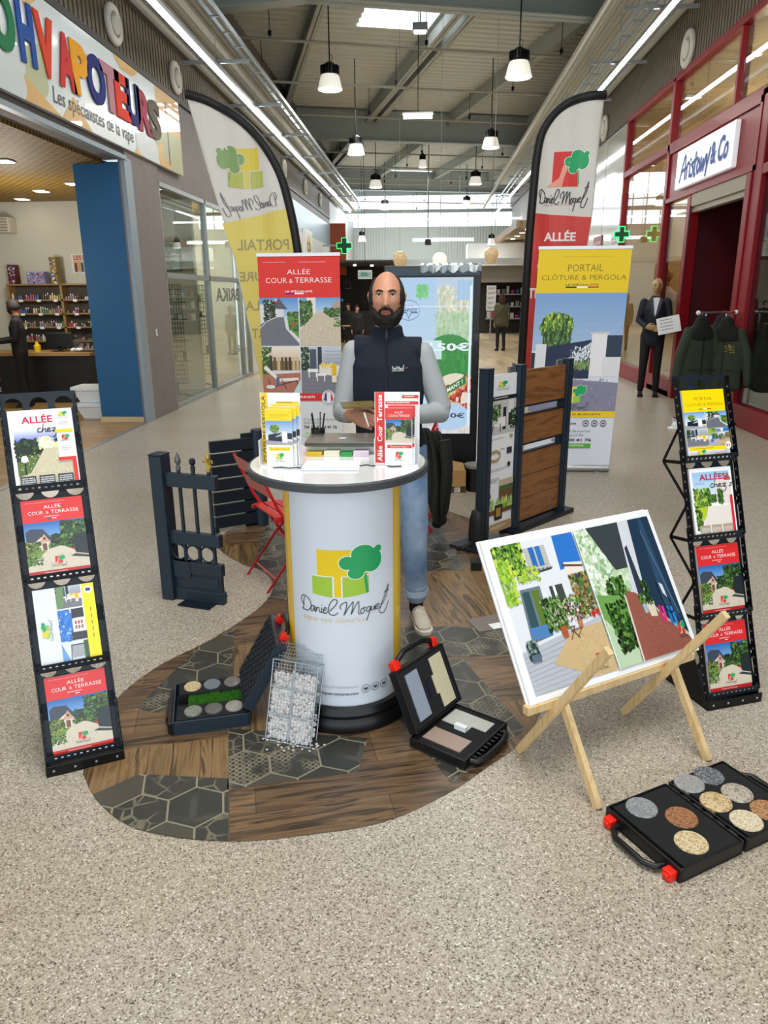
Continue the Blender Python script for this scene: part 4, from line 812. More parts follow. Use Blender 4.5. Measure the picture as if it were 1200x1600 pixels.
g = cross((-3.02, 28, 3.35), 'green neon pharmacy cross on the left near the far wall', 'x', .26); B().box(-.8, -.26, .0, .04, -.02, .04).build('arm', GREY, g)
# --- right wall
XR = 4.0
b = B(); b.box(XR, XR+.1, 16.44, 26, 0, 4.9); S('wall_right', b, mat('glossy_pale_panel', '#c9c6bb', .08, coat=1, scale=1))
b = B()
for y in (18.3, 20.2, 22.1, 24): b.box(XR-.005, XR, y, y+.02, 0, 4.9)
S('trim_20', b, GREY)
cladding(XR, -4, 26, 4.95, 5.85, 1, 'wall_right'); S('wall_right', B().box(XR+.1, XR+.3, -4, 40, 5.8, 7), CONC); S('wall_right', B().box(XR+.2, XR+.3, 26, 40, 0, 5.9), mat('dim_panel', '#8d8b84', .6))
for y, lb, c in ((18.6, 'small maroon poster on the pale wall by the right banner', '#8a2a38'), (16.8, 'white framed notice on the pale wall above the yellow banner', '#e4e4e0')):
    g = thing('wall_notice', lb, 'poster', (XR-.01, y, 2.3)); B().box(-.01, .0, -.45, .45, 0, .62).build('panel', mat('notice_'+c[1:], c, .4), g); a = Art(); a.words(-.35, .2, .7, .3, '#9a9ca0' if c[1] == 'e' else '#e8c8cc', 3); a.build('print', PRINT, g, fn=lambda x, y_, z: (-.011-z*3, -x, y_))
g = thing('shop_facade', 'dark red shop front with windows and sign panel on the right', 'shop front')
b = B(); X0, X1 = XR-.06, XR+.1
for y in (16.4, 13.5): b.box(X0, X1, y-.06, y+.06, .27, 4.95)
b.box(X0, X1, 3, 16.4, 4.88, 4.98).box(X0, X1, 3, 16.4, 3.86, 3.98).box(X0, X1, 9.7, 9.95, 0, 3.95).box(X0-.02, X1, 9.95, 10.1, 0, 3.05).box(X0, X1, 12.15, 12.3, 0, 3.05).box(X0, X1, 12.3, 13.5, .0, .1).box(X0, X1, 6.0, 6.1, 0, 3.95).box(X0, X1, 3, 9.7, 2.98, 3.1)
for y in (10.9,): b.box(X0+.02, X1, y-.04, y+.04, 3.98, 4.88)
b.build('frame', REDSH, g, bevel=.01); B().box(X0, X1+.05, 12.3, 16.4, 0, .28).box(X0, X1+.05, 3, 9.7, 0, .28).build('plinth', REDSH, g, bevel=.01)
b = B(); b.box(XR-.04, XR, 9.9, 13.44, 3.06, 3.88); b.box(XR-.07, XR-.04, 9.9, 13.44, 3.8, 3.88).box(XR-.07, XR-.04, 9.9, 13.44, 3.06, 3.12).box(XR-.07, XR-.04, 9.9, 9.96, 3.06, 3.88).box(XR-.07, XR-.04, 13.38, 13.44, 3.06, 3.88); b.build('sign_panel', REDSH, g)
B().box(XR+.0, XR+.006, 10.9, 16.34, 3.98, 4.88).box(XR+.0, XR+.006, 3, 10.8, 3.98, 4.88).build('upper_glass', GLASS, g); B().box(XR+.0, XR+.006, 12.35, 16.34, .28, 3.86).box(XR+.0, XR+.006, 3, 9.7, .28, 2.98).build('lower_glass', GLASS, g)
B().box(XR-.05, XR+.12, 10.1, 12.15, 2.88, 3.06).box(XR-.02, XR+.08, 10.1, 12.15, 2.8, 2.88).build('shutter_box', mat('shutter_grey', '#9a8f80', .5), g); B().tube([(XR-.06, 12.1, 2.9), (XR-.07, 12.1, 1.6)], .008, 6).build('shutter_cord', BLACKM, g)
S('wall_shop_right', B().box(XR+.1, XR+1.6, 12.3, 12.36, 0, 3.9), mat('maroon_wall', '#5a0d16', .5)); S('wall_shop_right', B().box(XR+1.6, XR+1.7, 9.7, 12.4, 0, 3.9), mat('dark_maroon', '#2c0a0c', .6)); S('wall_shop_right', B().box(XR+.1, XR+1.7, 9.66, 9.7, 0, 3.9), mat('dark_maroon', '#2c0a0c', .6)); S('ceiling', B().box(XR+.1, XR+1.7, 9.7, 12.36, 3.1, 3.2), mat('dark_maroon', '#2c0a0c', .6))
S('wall_shop_right', B().box(XR+3.4, XR+3.5, 12.4, 17, 0, 4.95).box(XR, XR+3.5, 16.6, 16.7, 0, 4.95), mat('tan_wall', '#b9935f', .7)); S('ceiling', B().box(XR+.1, XR+3.5, -2, 17, 4.95, 5.02), mat('tan_ceiling', '#b99e78', .7))
S('wall_shop_right', B().box(XR+2.6, XR+2.7, -2, 9.6, 0, 3.9), mat('dark_maroon', '#2c0a0c', .6)); S('wall_shop_right', B().box(XR+.1, XR+3.5, -2, 9.6, 3.9, 3.95), mat('dark_maroon', '#2c0a0c', .6))
point('shop_light', (XR+1.8, 14.4, 3.6), 170, (1, .82, .6), .2); point('shop_light', (XR+1.4, 11.5, 4.3), 120, (1, .82, .6), .1); point('shop_light', (XR+1.4, 7.5, 4.4), 60, (1, .82, .6), .1)
for i, (x, y) in enumerate(((4.6, 14.6), (4.6, 12.2), (4.7, 9.6), (6, 13.4))):
    g = thing('ceiling_spot', 'spot in the tan ceiling behind the upper red window, %s' % ['farthest', 'middle', 'nearest', 'deep inside'][i], 'lamp', (x, y, 4.9), 0, 'spots behind the red window'); B().box(-.13, .13, -.05, .05, 0, .04).build('frame', WHITE, g); B().box(-.12, .12, -.04, .04, -.01, 0).build('lens', EMS, g)
g = thing('shop_sign', 'white lit box sign with blue handwriting over the red shop door', 'sign', (XR-.04, 11.68, 3.46)); B().box(-.07, 0, -1.12, 1.14, -.27, .29).build('sign_box', mat('lit_sign_white', '#f2f6f6', .3, emit='#eef6ff', es=.35), g, bevel=.01)
a = Art(); hand(a, 'ariston', -.95, -.19, 1.28, .36, '#1546a0', .05, 360, 100); a.text('&', .35, -.13, .55, .16, '#1546a0', .03); a.text('Co', .62, -.14, .98, .18, '#1546a0', .03, .2); a.build('lettering', PRINT, g, fn=lambda x, y, z: (-.072-z*5, -x, y))
g = cross((XR-.3, 15.2, 2.72), 'green neon cross seen beside the red window', 'x', .13); B().box(.1, .24, -.01, .01, -.015, .015).build('arm', GREY, g)
# ============================================================ FLOOR INLAY
OUT = [(-1.223, 2.194), (-1.116, 2.06), (-.957, 1.941), (-.771, 1.892), (-.564, 1.887), (-.367, 1.925), (-.126, 1.996), (.086, 2.15), (.229, 2.299), (.39, 2.486), (.5, 2.75), (.6, 3.2), (.68, 3.8), (.74, 4.5), (.72, 5.0), (.55, 5.25),
       (.366, 5.36), (.077, 5.683), (-.3, 5.95), (-.8, 5.8), (-1.2, 5.4), (-1.42, 5.1), (-1.45, 4.94), (-1.437, 4.729), (-1.34, 4.536), (-1.162, 4.337), (-1.039, 4.251), (-.934, 4.093), (-.885, 3.896), (-.91, 3.668), (-.982, 3.461), (-1.086, 3.236), (-1.229, 3.001), (-1.306, 2.742), (-1.3, 2.45)]
OUT = smooth_line(OUT+[OUT[0]], 4)[:-1]
OUT = [(x*CR+y*SR, -x*SR+y*CR) for x, y in OUT]     # into the grid turned with the roof
def tg(l): 
    q = [(x*CR+y*SR, -x*SR+y*CR) for x, y in l]
    return q if sum(q[i-1][0]*q[i][1]-q[i][0]*q[i-1][1] for i in range(len(q))) > 0 else q[::-1]
b = B()
def lay(poly, mi, z):
    if len(poly) > 2: n = len(b.v); b.v += [(x, y, z) for x, y in poly]; b.f.append(tuple(range(n, n+len(poly)))); b.m.append(mi)
k = 0; x = -2.0
# planks running along and across in blocks
for iu in range(-2, 3):
    for iw in range(0, 8):
        u0, w0 = iu*1.02-.087, 1.0+iw*.78; along = (iu+iw) % 2
        lay(clip(clip(OUT, [(u0, w0), (u0+1.02, w0), (u0+1.02, w0+.78), (u0, w0+.78)]), [(-9, -9), (9, -9), (9, 9), (-9, 9)]), 0 if along else 1, .003)
HX = [tg([(-.69, 2.19), (-.55, 1.65), (-1.1, 1.65), (-1.2, 2.02), (-1.02, 2.2)]), tg([(-.77, 2.5), (-.216, 2.46), (-.235, 2.25), (-.68, 2.13)]), tg([(-1.2, 2.62), (-1.1, 3.2), (-.98, 3.4), (-.84, 2.8), (-1.1, 2.6)]),
      tg([(-.1, 3.45), (.6, 3.5), (.55, 3.2), (-.1, 3.1)]), tg([(-.1, 3.1), (.18, 3.12), (.4, 2.55), (.1, 2.2), (-.15, 2.7)]), tg([(-.2, 5.1), (.1, 5.1), (.26, 4.3), (-.2, 4.2)]), tg([(-1.1, 4.35), (-1.2, 5.3), (-.6, 5.5), (-.5, 3.7), (-.9, 3.8)])]
hr = .105; Rr = random.Random(3)
for hp in HX:
    cl = clip(OUT, hp) if True else None
    us = [p[0] for p in hp]; ws = [p[1] for p in hp]
    lay(clip(OUT, hp), 2, .0036)
    r = 0; wy = min(ws)-.2
    while wy < max(ws)+.2:
        ux = min(us)-.3+(hr*.866 if r % 2 else 0)
        while ux < max(us)+.3:
            hexp = [(ux+(hr-.004)*math.cos(PI/6+PI/3*q), wy+(hr-.004)*math.sin(PI/6+PI/3*q)) for q in range(6)]
            c2 = clip(hp, hexp)
            if len(c2) > 2:
                c3 = clip(OUT, c2 if sum(c2[i-1][0]*c2[i][1]-c2[i][0]*c2[i-1][1] for i in range(len(c2))) > 0 else c2[::-1])
                lay(c3, 3+Rr.choice((0, 0, 1, 1, 2, 3, 3)), .0042)
            ux += hr*1.732
        wy += hr*1.5; r += 1
b.v.append((0, 0, -.02)); S('floor', b, [INW_U, INW_W, GROUT]+TILES, M=ROT)

# ============================================================ COUNTER
CX, CY, CRD = -.327, 2.75, .228
cn = thing('promotion_counter', 'round white promotional counter with yellow side bands and dark-edged top', 'counter', (CX, CY, 0))
B().lathe([(.268, 0), (.275, .02), (.27, .045), (.258, .06), (.262, .075), (.25, .1), (.235, .105), (.23, .1)], 64).build('base', BLACK, cn, smooth=.5)
B().lathe([(CRD, .09), (CRD, 1.005)], 96, cap=False).build('body', mat('white_print', '#dfe8f4', .32, coat=.2, scale=2), cn, smooth=1.2)
B().lathe([(CRD-.02, .985), (CRD-.02, 1.01)], 48).build('inner_ring', BLACK, cn)
def cyl(x, y, z):
    a = -PI/2+x/CRD+.118; r = CRD+.0006+z; return (r*math.cos(a), r*math.sin(a), y)
for s in (-1, 1):
    a = Art(); a.rect(*((-.34, .09, .099, .915) if s < 0 else (.2245, .09, .115, .915)), '#f2c406'); a.build('yellow_band', PRINTG, cn, fn=cyl, cut=-.02)
a = Art(); q = .228
tree_logo(a, -.125, .457, .275, .309, False, .8, True, 'signe vos clôtures')
a.text('Découvrez nos réalisations sur', -.13, .182, .046, .194, '#9aa0a8'); a.text('www.daniel-moquet-clotures.com', -.21, .148, .046, .164, '#3a4048', .015)
for k in range(3): a.ring(.075+.041*k, .172, .0165, .0165, .002, '#50555c'); a.rect(.066+.041*k, .169, .018, .008, '#50555c'); a.rect(.072+.041*k, .165, .008, .004, '#50555c')
a.build('front_print', PRINTG, cn, fn=cyl, cut=-.012)
B().lathe([(.335, 1.008), (.343, 1.012), (.343, 1.036), (.338, 1.04)], 96, sx=1, sy=1.09).build('top_edge', mat('worn_dark_edge', '#3b4044', .5, var=.35, scale=30), cn, smooth=.6, M=Matrix.Translation((-.008, -.02, 0)))
B().lathe([(.331, 1.0395), (.331, 1.0408)], 96, sx=1, sy=1.09).build('table_top', mat('white_laminate', '#e8eaea', .1, coat=.5), cn, M=Matrix.Translation((-.008, -.02, 0)))
TZ = 1.0412
def box_holder(name, x, y, rz, red, label):
    g = thing(name, label, 'brochure holder', (x, y, TZ), rz); W, H, D = .165 if red else .15, .268, .05
    wh = mat('white_card', '#eef0f4', .45)
    B().box(0, W, 0, .003, .0, H).box(0, W, -D, 0, 0, .004).box(0, .002, -D, 0, 0, .1).box(W-.002, W, -D, 0, 0, .1).build('card_back', wh, g)
    a = Art(); a.rect(.002, 0, W-.004, H, '#f3f4f6'); c = '#e23428' if red else '#f6cf08'; a.rect(.002, 0, .034 if red else .026, H, c)
    t = a.at(.03 if red else .022, .01, H-.02, .024, PI/2, False); t.text('Allée  Cour  Terrasse' if red else 'CLÔTURE PERGOLA', 0, .1, 1, .9, '#fff' if red else '#5a4c08', .02)
    for k, (yy, xx, ww) in enumerate(((.245, .1, .06), (.222, .04, .12)) if red else ((.225, .06, .085), (.2, .05, .1))): a.rect(xx, yy, ww, .012, c); a.words(xx+.005, yy+.003, ww-.01, .006, '#fff' if red else '#6a5a10', 1)
    a.build('printed_face', PRINTG, g, fn=lambda X, Yy, z: (X, -.0006-z, Yy))
    for k in range(2 if red else 3):
        lw, lh = .099, .21; lx = (.04, .05)[k] if red else (.028, .040, .050)[k]; ly = -.036+.014*k if red else -.044+.014*k
        l = thing('leaflet', ('red leaflet in the red card holder on the counter, %s one' % ['front', 'rear'][k]) if red else ('yellow leaflet in the yellow card holder on the counter, %s one' % ['front', 'middle', 'rear'][k]), 'leaflet', (x, y, TZ), rz, 'leaflets in the counter holders')
        B().box(lx, lx+lw, ly-.003, ly+.003, .005, .005+lh+.008*k).build('paper_stack', PAPER, l)
        a = Art(); leaflet(a.at(lx, .005, lw, lh+.008*k), red); a.build('cover', PRINTG, l, fn=lambda X, Yy, z: (X, ly-.0034-z, Yy))
box_holder('brochure_holder', -.61, 2.66, -.06, False, 'yellow and white card brochure holder on the left of the counter')
box_holder('brochure_holder', -.19, 2.68, 0, True, 'red and white card brochure holder on the right of the counter')
g = thing('laptop', 'closed grey laptop lying on the counter top behind papers', 'laptop', (-.338, 2.93, 1.075), .02); B().box(-.145, .145, -.1, .1, 0, .011).build('base', mat('laptop_dark', '#5b5c58', .35, .6), g, bevel=.004); B().box(-.145, .145, -.1, .1, .0115, .018).build('lid', mat('laptop_lid', '#8c8b82', .3, .7), g, bevel=.003); B().box(-.014, .014, -.02, -.004, .018, .0184).build('logo_mark', WHITE, g)
for i, (x0, x1, z, c, lb) in enumerate(((-.47, -.41, .013, '#d9b82a', 'yellow pad under the laptop edge'), (-.4, -.34, .018, '#e6e2c8', 'cream pad under the laptop edge'), (-.335, -.29, .012, '#2fa04c', 'green pad under the laptop edge'), (-.285, -.225, .018, '#e2cfe0', 'pale pink pad under the laptop edge'))):
    tag(B().box(x0, x1, 2.80, 2.86, TZ, TZ+z).build('note_pad', mat('pad_%d' % i, c, .6)), lb, 'note pad', 'note pads under the laptop')
tag(B().box(-.485, -.19, 2.82, 3.02, TZ+.0005, TZ+.0335).box(-.48, -.22, 2.81, 3.0, TZ, TZ+.012).build('document_folder', mat('folder_pale', '#d5dccd', .6)), 'pale document folders stacked beneath the laptop', 'folder') if False else tag(B().box(-.48, -.2, 2.865, 3.0, TZ, TZ+.033).build('document_folder', mat('folder_pale', '#d5dccd', .6)), 'pale document folder lying beneath the laptop', 'folder')
g = thing('planner_sheet', 'white planner sheet with grid lines lying at the front of the counter', 'paper', (-.355, 2.63, TZ), .03); B().box(-.1, .11, -.09, .09, 0, .003).build('sheets', PAPER, g); a = Art(); a.rect(-.098, -.088, .206, .176, '#eaedf4')
for k in range(6): a.rect(-.098+.04*k, -.08, .0012, .16, '#a8b0c8')
for k in range(5): a.rect(-.098, -.08+.04*k, .206, .0012, '#a8b0c8')
a.rect(-.098, -.088, .206, .006, '#9db8dc'); a.build('printed_grid', PRINT, g, fn=lambda x, y, z: (x, y, .0032+z))
g = thing('pen_cup', 'dark pen cup on the counter behind the laptop', 'pen cup', (-.455, 3.03, TZ)); B().lathe([(.028, 0), (.03, .07), (.027, .07), (.025, .005)], 20).build('cup', BLACK, g, smooth=.6)
for k in range(5): o = B().tube([(.01*math.cos(k*1.3), .01*math.sin(k*1.3), .01), (.03*math.cos(k*1.3), .03*math.sin(k*1.3), .135)], .0035, 6).build('pen', [BLACK, BLACK, ANTH, BLACK, STEEL][k]); o.location = g.location; tag(o, '%s pen standing in the dark pen cup, %s' % (['black', 'black', 'blue grey', 'black', 'metal'][k], ['leaning right', 'leaning towards the laptop', 'leaning back left', 'leaning back', 'leaning to the front right'][k]), 'pen', 'pens in the pen cup')
tag(B().tube([(-.56, 2.59, TZ+.003), (-.53, 2.6, TZ+.003), (-.5, 2.585, TZ+.003), (-.47, 2.6, TZ+.003), (-.455, 2.585, TZ+.003)], .002, 5).build('cable_end', BLACK), 'thin dark cord lying on the counter by the yellow holder', 'cord')
tag(B().tube([(-.245, 2.63, TZ+.003), (-.22, 2.645, TZ+.004), (-.2, 2.625, TZ+.004), (-.17, 2.64, TZ+.003), (-.12, 2.625, TZ+.003), (-.09, 2.63, TZ+.003)], .0022, 5).build('cable_end', BLACK), 'thin dark cord lying on the counter by the red holder', 'cord')

# ============================================================ BROCHURE RACKS
def rack(x, y, rz, covers, side, label):
    g = thing('brochure_rack', 'black metal zigzag brochure rack with four trays '+side, 'brochure rack', (x, y, 0), rz); W = .255; t = .003
    lips = [(.02+.098*k, .045+.31*k) for k in range(4)]; dp, dz = .118, .35
    ln = math.hypot(dp, dz)
    for k, (bb, zz) in enumerate(lips):
        dz = .35 if k < 3 else .335; ln = math.hypot(dp, dz)
        M = frame((0, bb+.022, zz+.004), (1, 0, 0), (0, dp, dz)); b = B(); r = .031
        cy = ln-.045
        for i in range(3): b.holeplate(W*i/3, W*(i+1)/3, cy-.045, cy+.045, W*(i+.5)/3, cy-.004, r, t, M)
        b.box(0, W, 0, .05, 0, t, 0, M)
        b.box(0, .03, .05, cy-.045, 0, t, 0, M).box(W-.03, W, .05, cy-.045, 0, t, 0, M).box(0, W, .14, .2, 0, t, 0, M)
        b.build('back_plate', ANTHD, g)
        b = B(); b.box(0, W, bb-.004, bb+.04, zz-.002, zz+.001); ML = frame((0, bb-.004, zz), (1, 0, 0), (0, -.1, 1)); N_ = 12; w1 = W/N_
        for i in range(N_): b.holeplate(w1*i, w1*(i+1), .003, .026, w1*(i+.5), .0145, .0052, .002, ML)
        b.box(0, W, 0, .003, 0, .003, 0, ML).box(0, W, .026, .03, 0, .003, 0, ML); b.build('front_lip', ANTHD, g)
        for sx in (0, W):
            b = B(); b.bar((sx, bb, zz+.01), (sx, bb+dp, zz+dz), .004, .022, (0, 1, 0)); 
            for i in range(9): q = (i+.7)/10; b.box(sx-.003, sx+.003, bb+dp*q-.004, bb+dp*q+.004, zz+dz*q-.004, zz+dz*q+.004, 1)
            b.build('side_rail', [BLACKM, STEEL], g)
            b = B(); rr = (bb+.135, zz-.02)
            b.bar((sx, bb, zz), (sx, rr[0], rr[1]), .004, .014, (0, 0, 1)); b.bar((sx, bb+.05, zz+.15), (sx, bb+.235, zz+.29), .004, .012, (0, 0, 1)) if k < 3 else 0
            b.bar((sx, rr[0], rr[1]), (sx, bb+.05, zz+.15), .004, .012, (0, 1, 0)); b.build('side_strut', BLACKM, g)
    b = B(); b.box(-.006, W+.006, 0, .34, 0, .008).box(-.006, W+.006, -.002, .004, 0, .042); 
    for sx in (-.006, W+.002): b.prism([(0, 0), (.34, 0), (.30, .05), (.12, .2), (.03, .06)], .004, frame((sx, 0, 0), (0, 1, 0), (0, 0, 1)))
    bx_ = b.build('base_box', BLACKM, g, bevel=.002); b = B()
    for i in range(4): b.lathe([(.005, 0), (.004, .003), (.001, .004)], 8, T(.02+i*(W-.04)/3, -.002, .022, 0, PI/2))
    b.build('screws', STEEL, bx_)
    Rt = Matrix.Translation((x, y, 0)) @ Matrix.Rotation(rz, 4, 'Z')
    for k, (fn, w, h, lb, nst) in enumerate(covers):
        bb, zz = lips[k]; off = .006
        M = frame((W/2-w/2+off*0, bb+.014, zz+.006), (1, 0, 0), (0, dp, dz))
        l = thing('brochure', lb, 'brochure', (x, y, 0), rz, None)
        B().box(0, w, 0, h, .0, .010, 0, M).build('pages', PAPER, l)
        a = Art(); fn(a.at(0, 0, w, h)); a.build('cover', PRINTG, l, M=M @ Matrix.Translation((0, 0, .0104)))
    return g
rack(-1.339, 2.17, math.radians(27.07), [(cover_red, .206, .29, 'glossy red brochure in the bottom tray of the left rack', 1), (cover_side, .206, .285, 'brochure turned sideways with yellow edge in the left rack', 1), (cover_red, .206, .285, 'red brochure in the second tray from the top of the left rack', 1), (cover_night, .215, .288, 'white magazine with night driveway photo on top of the left rack', 1)], 'on the left', '')
rack(1.167, 2.72, math.radians(19.2), [(cover_red, .206, .29, 'red brochure in the bottom tray of the right rack', 1), (cover_red, .206, .29, 'red brochure in the second tray from the bottom of the right rack', 1), (cover_day, .206, .288, 'magazine with sunny driveway and pink title in the right rack', 1), (cover_yellow, .206, .29, 'yellow topped brochure in the top tray of the right rack', 1)], 'on the right', '')

# ============================================================ EASEL AND BOARD
EA = math.radians(31.8)
g = thing('display_easel', 'low pale wooden X-legged easel holding a photo board', 'easel', (.573, 2.091, 0), EA)
for s0 in (0, .54):
    b = B(); b.bar((s0-.013, .385, .0), (s0-.013, -.012, .595), .022, .03, (0, 1, 0)); lg_ = b.build('leg', PINE, g, bevel=.002)
    b = B(); b.bar((s0+.013, 0, .0), (s0+.013, .205, .31), .022, .03, (0, 1, 0)); b.build('leg', PINE, g, bevel=.002)
    for q in (.06, .93): B().box(-.0105, .0105, -.01, .01, -.0007, 0).build('sticker', WHITE, lg_, M=frame((s0-.013, .385-.397*q-.0145, .595*q-.0), (1, 0, 0), (0, -.397, .595)))
b = B(); b.box(-.125, .70, .215, .245, .272, .302); b.build('rail', PINE, g, bevel=.002)
tb = math.radians(33); bd = thing('photo_board', 'large white framed board with two garden photos on the wooden easel', 'board', (.573, 2.091, 0), EA)
MB = frame((-.108, .222, .304), (1, 0, 0), (0, math.sin(tb), math.cos(tb)))
B().box(0, .84, 0, .588, -.012, 0, 0, MB).build('board_panel', mat('board_white', '#f1f3f5', .3), bd, bevel=.002)
B().box(-.006, .834, .006, .594, -.022, -.013, 0, MB).build('second_board', mat('board_white', '#f1f3f5', .3), bd, bevel=.002)
a = Art(); a.rect(0.004, .004, .832, .58, '#f2f4f6'); ph_court(a.at(.03, .025, .385, .535)); 
p2 = a.at(.415, .025, .395, .535); ph_porch(p2); a.rect(.413, .025, .004, .535, '#f2f4f6')
a.build('photo_print', PRINTG, bd, M=MB @ Matrix.Translation((0, 0, .0006)))

# ============================================================ SAMPLE CASES
def shell(W, D, H, col=BLACK, ribs=False):     # open tray in local xy, z up
    b = B(); t = .006
    b.box(0, W, 0, D, 0, .006).box(0, t, 0, D, .006, H).box(W-t, W, 0, D, .006, H).box(t, W-t, 0, t, .006, H).box(t, W-t, D-t, D, .006, H)
    return b
def handle(M, W):
    return B().tube([M @ Vector(p) for p in ((W*.2, 0, .02), (W*.22, -.03, .02), (W*.32, -.048, .02), (W*.68, -.048, .02), (W*.78, -.03, .02), (W*.8, 0, .02))], .010, 8)
def clipb(M): return B().box(-.016, .016, -.022, .012, -.01, .022, 0, M).box(-.01, .01, -.028, -.02, 0, .014, 0, M)
def disc(name, par, M, c0, c1, sc, label):
    if 'disc_'+c0+str(sc) not in MATS:
        m = mat('disc_'+c0+str(sc), c0, .3, coat=.3); N, L, bs = nodes(m); tc = N.new('ShaderNodeTexCoord'); v = N.new('ShaderNodeTexVoronoi'); v.inputs['Scale'].default_value = sc; L.new(tc.outputs['Object'], v.inputs[0]); r = ramp(N, [(.2, c0), (.55, c0), (.62, c1)], 'CONSTANT')
        s = N.new('ShaderNodeSeparateColor'); L.new(v.outputs['Color'], s.inputs[0]); L.new(s.outputs[0], r.inputs[0]); L.new(r.outputs[0], bs.inputs['Base Color']); bp = N.new('ShaderNodeBump'); bp.inputs['Distance'].default_value = .002; L.new(v.outputs['Distance'], bp.inputs['Height']); bp.invert = True; L.new(bp.outputs[0], bs.inputs['Normal'])
    g = thing('stone_sample', label, 'stone sample'); g.matrix_world = M
    B().lathe([(.0455, 0), (.0455, .01), (.043, .013), (.001, .0135)], 36).build('stone_disc', MATS['disc_'+c0+str(sc)], g, smooth=.6)
    return g
# case 1: left, grass and resin samples, lid standing
CA = math.radians(16.5); M1 = Matrix.Translation((-.975, 2.438, 0)) @ Matrix.Rotation(CA, 4, 'Z')
c1 = thing('sample_case', 'open black sample case with artificial grass strip and stone discs', 'sample case'); c1.matrix_world = M1
W1, D1 = .298, .31
shell(W1, D1, .062).build('tray', mat('case_blue_black', '#1a2a38', .4), c1, bevel=.002)
B().box(.02, W1-.008, .008, .108, .01, .066).box(.02, W1-.008, .202, D1-.008, .01, .066).box(.02, .07, .108, .202, .01, .02).build('foam', FOAM, c1, bevel=.002)
b = B(); Rg = random.Random(5)
for k in range(2600):
    px, py = Rg.uniform(.06, W1-.01), Rg.uniform(.112, .198); a_, l = Rg.uniform(0, 6.28), Rg.uniform(.010, .022); dx, dy = math.cos(a_)*.0012, math.sin(a_)*.0012; tx, ty = Rg.uniform(-.006, .006), Rg.uniform(-.006, .006)
    b.add([(px-dx, py-dy, .05), (px+dx, py+dy, .05), (px+tx, py+ty, .05+l)], [(0, 1, 2)], Rg.choice((0, 0, 1)))
b.box(.058, W1-.008, .11, .2, .02, .052, 2); o = b.build('grass_strip', [mat('grass_a', '#3c8a1e', .6), mat('grass_b', '#5fa83a', .6), mat('grass_back', '#1f3d14', .8)], c1); o['kind'] = 'stuff'
hy = math.radians(60); ML = M1 @ frame((W1+.012, 0, .066), (0, 1, 0), (math.cos(hy), 0, math.sin(hy)))
b = shell(D1, .298, .045); b.v = [(x, y, z-.045) for x, y, z in b.v]; ML1 = M1.inverted() @ ML
Lf = ML1
o = B(); o.v = [tuple(Lf @ Vector(v)) for v in b.v]; o.f = b.f; o.m = b.m; o.build('lid', mat('case_blue_black', '#1a2a38', .4), c1, bevel=.002)
b = B()
for i in range(14):
    for j in range(13): b.box(.01+i*.0208, .026+i*.0208, .01+j*.0215, .026+j*.0215, -.05, -.042, 0, Lf) if (i+j) % 2 == 0 else b.box(.012+i*.0208, .024+i*.0208, .012+j*.0215, .024+j*.0215, -.047, -.042, 0, Lf)
b.build('lid_texture', mat('case_texture', '#111a26', .5), c1)
b = B()
for i in range(12): b.box(.015+i*.0238, .028+i*.0238, .004, .012, .0005, .006, 0, Lf)
b.build('foam_edge', FOAM, c1)
b = B()
for i in range(5): b.tube([(W1+.006, .02+.06*i, .062), (W1+.006, .05+.06*i, .062)], .007, 8)
b.build('hinge', BLACK, c1); B().box(-.02, 0, .02, D1-.02, .0, .05).box(-.03, -.02, .08, D1-.08, .005, .04).build('handle_edge', BLACK, c1, bevel=.006)
hd_ = handle(Lf @ T(0, .298, -.03, PI) @ T(-D1, 0, 0), D1).build('handle', BLACK, c1, smooth=1.2)
for q in (.07, .24): clipb(Lf @ T(q, .305, -.02, PI)).build('red_clip', REDCL, hd_, bevel=.003)
Z = Matrix.Translation
for i, (px, py, c, d, sc, lb) in enumerate(((.075, .256, '#d9c49a', '#c0a56e', 260, 'sand coloured disc at the far left of the grass case'), (.155, .256, '#6e7681', '#878f9a', 320, 'slate grey disc at the far middle of the grass case'), (.24, .256, '#75706c', '#8d8884', 300, 'shiny grey disc at the far right of the grass case'), (.08, .058, '#8f9488', '#5d625a', 300, 'pale grey green disc at the near left of the grass case'), (.16, .058, '#6f6e69', '#45443f', 320, 'dark speckled disc at the near middle of the grass case'), (.24, .058, '#a39d98', '#8b8580', 280, 'shiny pale disc at the near right of the grass case'))):
    disc('d', None, M1 @ Z((px, py, .059)) @ Matrix.Diagonal((.78, .88, 1, 1)), c, d, sc, lb)
# case 2: standing open with composite plates, right of the counter
C2 = math.atan2(.258, .178); M2 = Matrix.Translation((-.053, 2.412, 0)) @ Matrix.Rotation(C2, 4, 'Z') @ Matrix.Rotation(0, 4, 'Z')
c2 = thing('sample_case', 'open black sample case with four long colour plates', 'sample case'); c2.matrix_world = M2
LH, DH = .313, .245
def half(Mh, nm):
    b0 = shell(LH, DH, .04); o = B(); o.v = [tuple(Mh @ Vector(v)) for v in b0.v]; o.f = b0.f; o.m = b0.m; o.build(nm, BLACK, c2, bevel=.002)
    B().box(.008, LH-.008, .008, DH-.008, .01, .036, 0, Mh).build('foam', FOAM, c2)
    return Mh
MH1 = half(frame((0, 0, .0), (1, 0, 0), (0, -1, 0)) @ T(0, 0, -.042) if False else Matrix.Diagonal((1, -1, 1, 1)) @ T(0, 0, .004), 'lower_half')
th = math.radians(66); MH2 = half(frame((0, .0, .055), (1, 0, 0), (0, math.cos(th), math.sin(th))), 'upper_half')
def plate(Mh, pts, c, lb, t=.004):
    o = B(); o.prism(pts, t, M2 @ Mh @ T(0, 0, .0362)); o = o.build('composite_plate', mat('plate_'+c[1:], c, .55, var=.08, scale=60)); tag(o, lb, 'sample plate', 'sample plates in the open case')
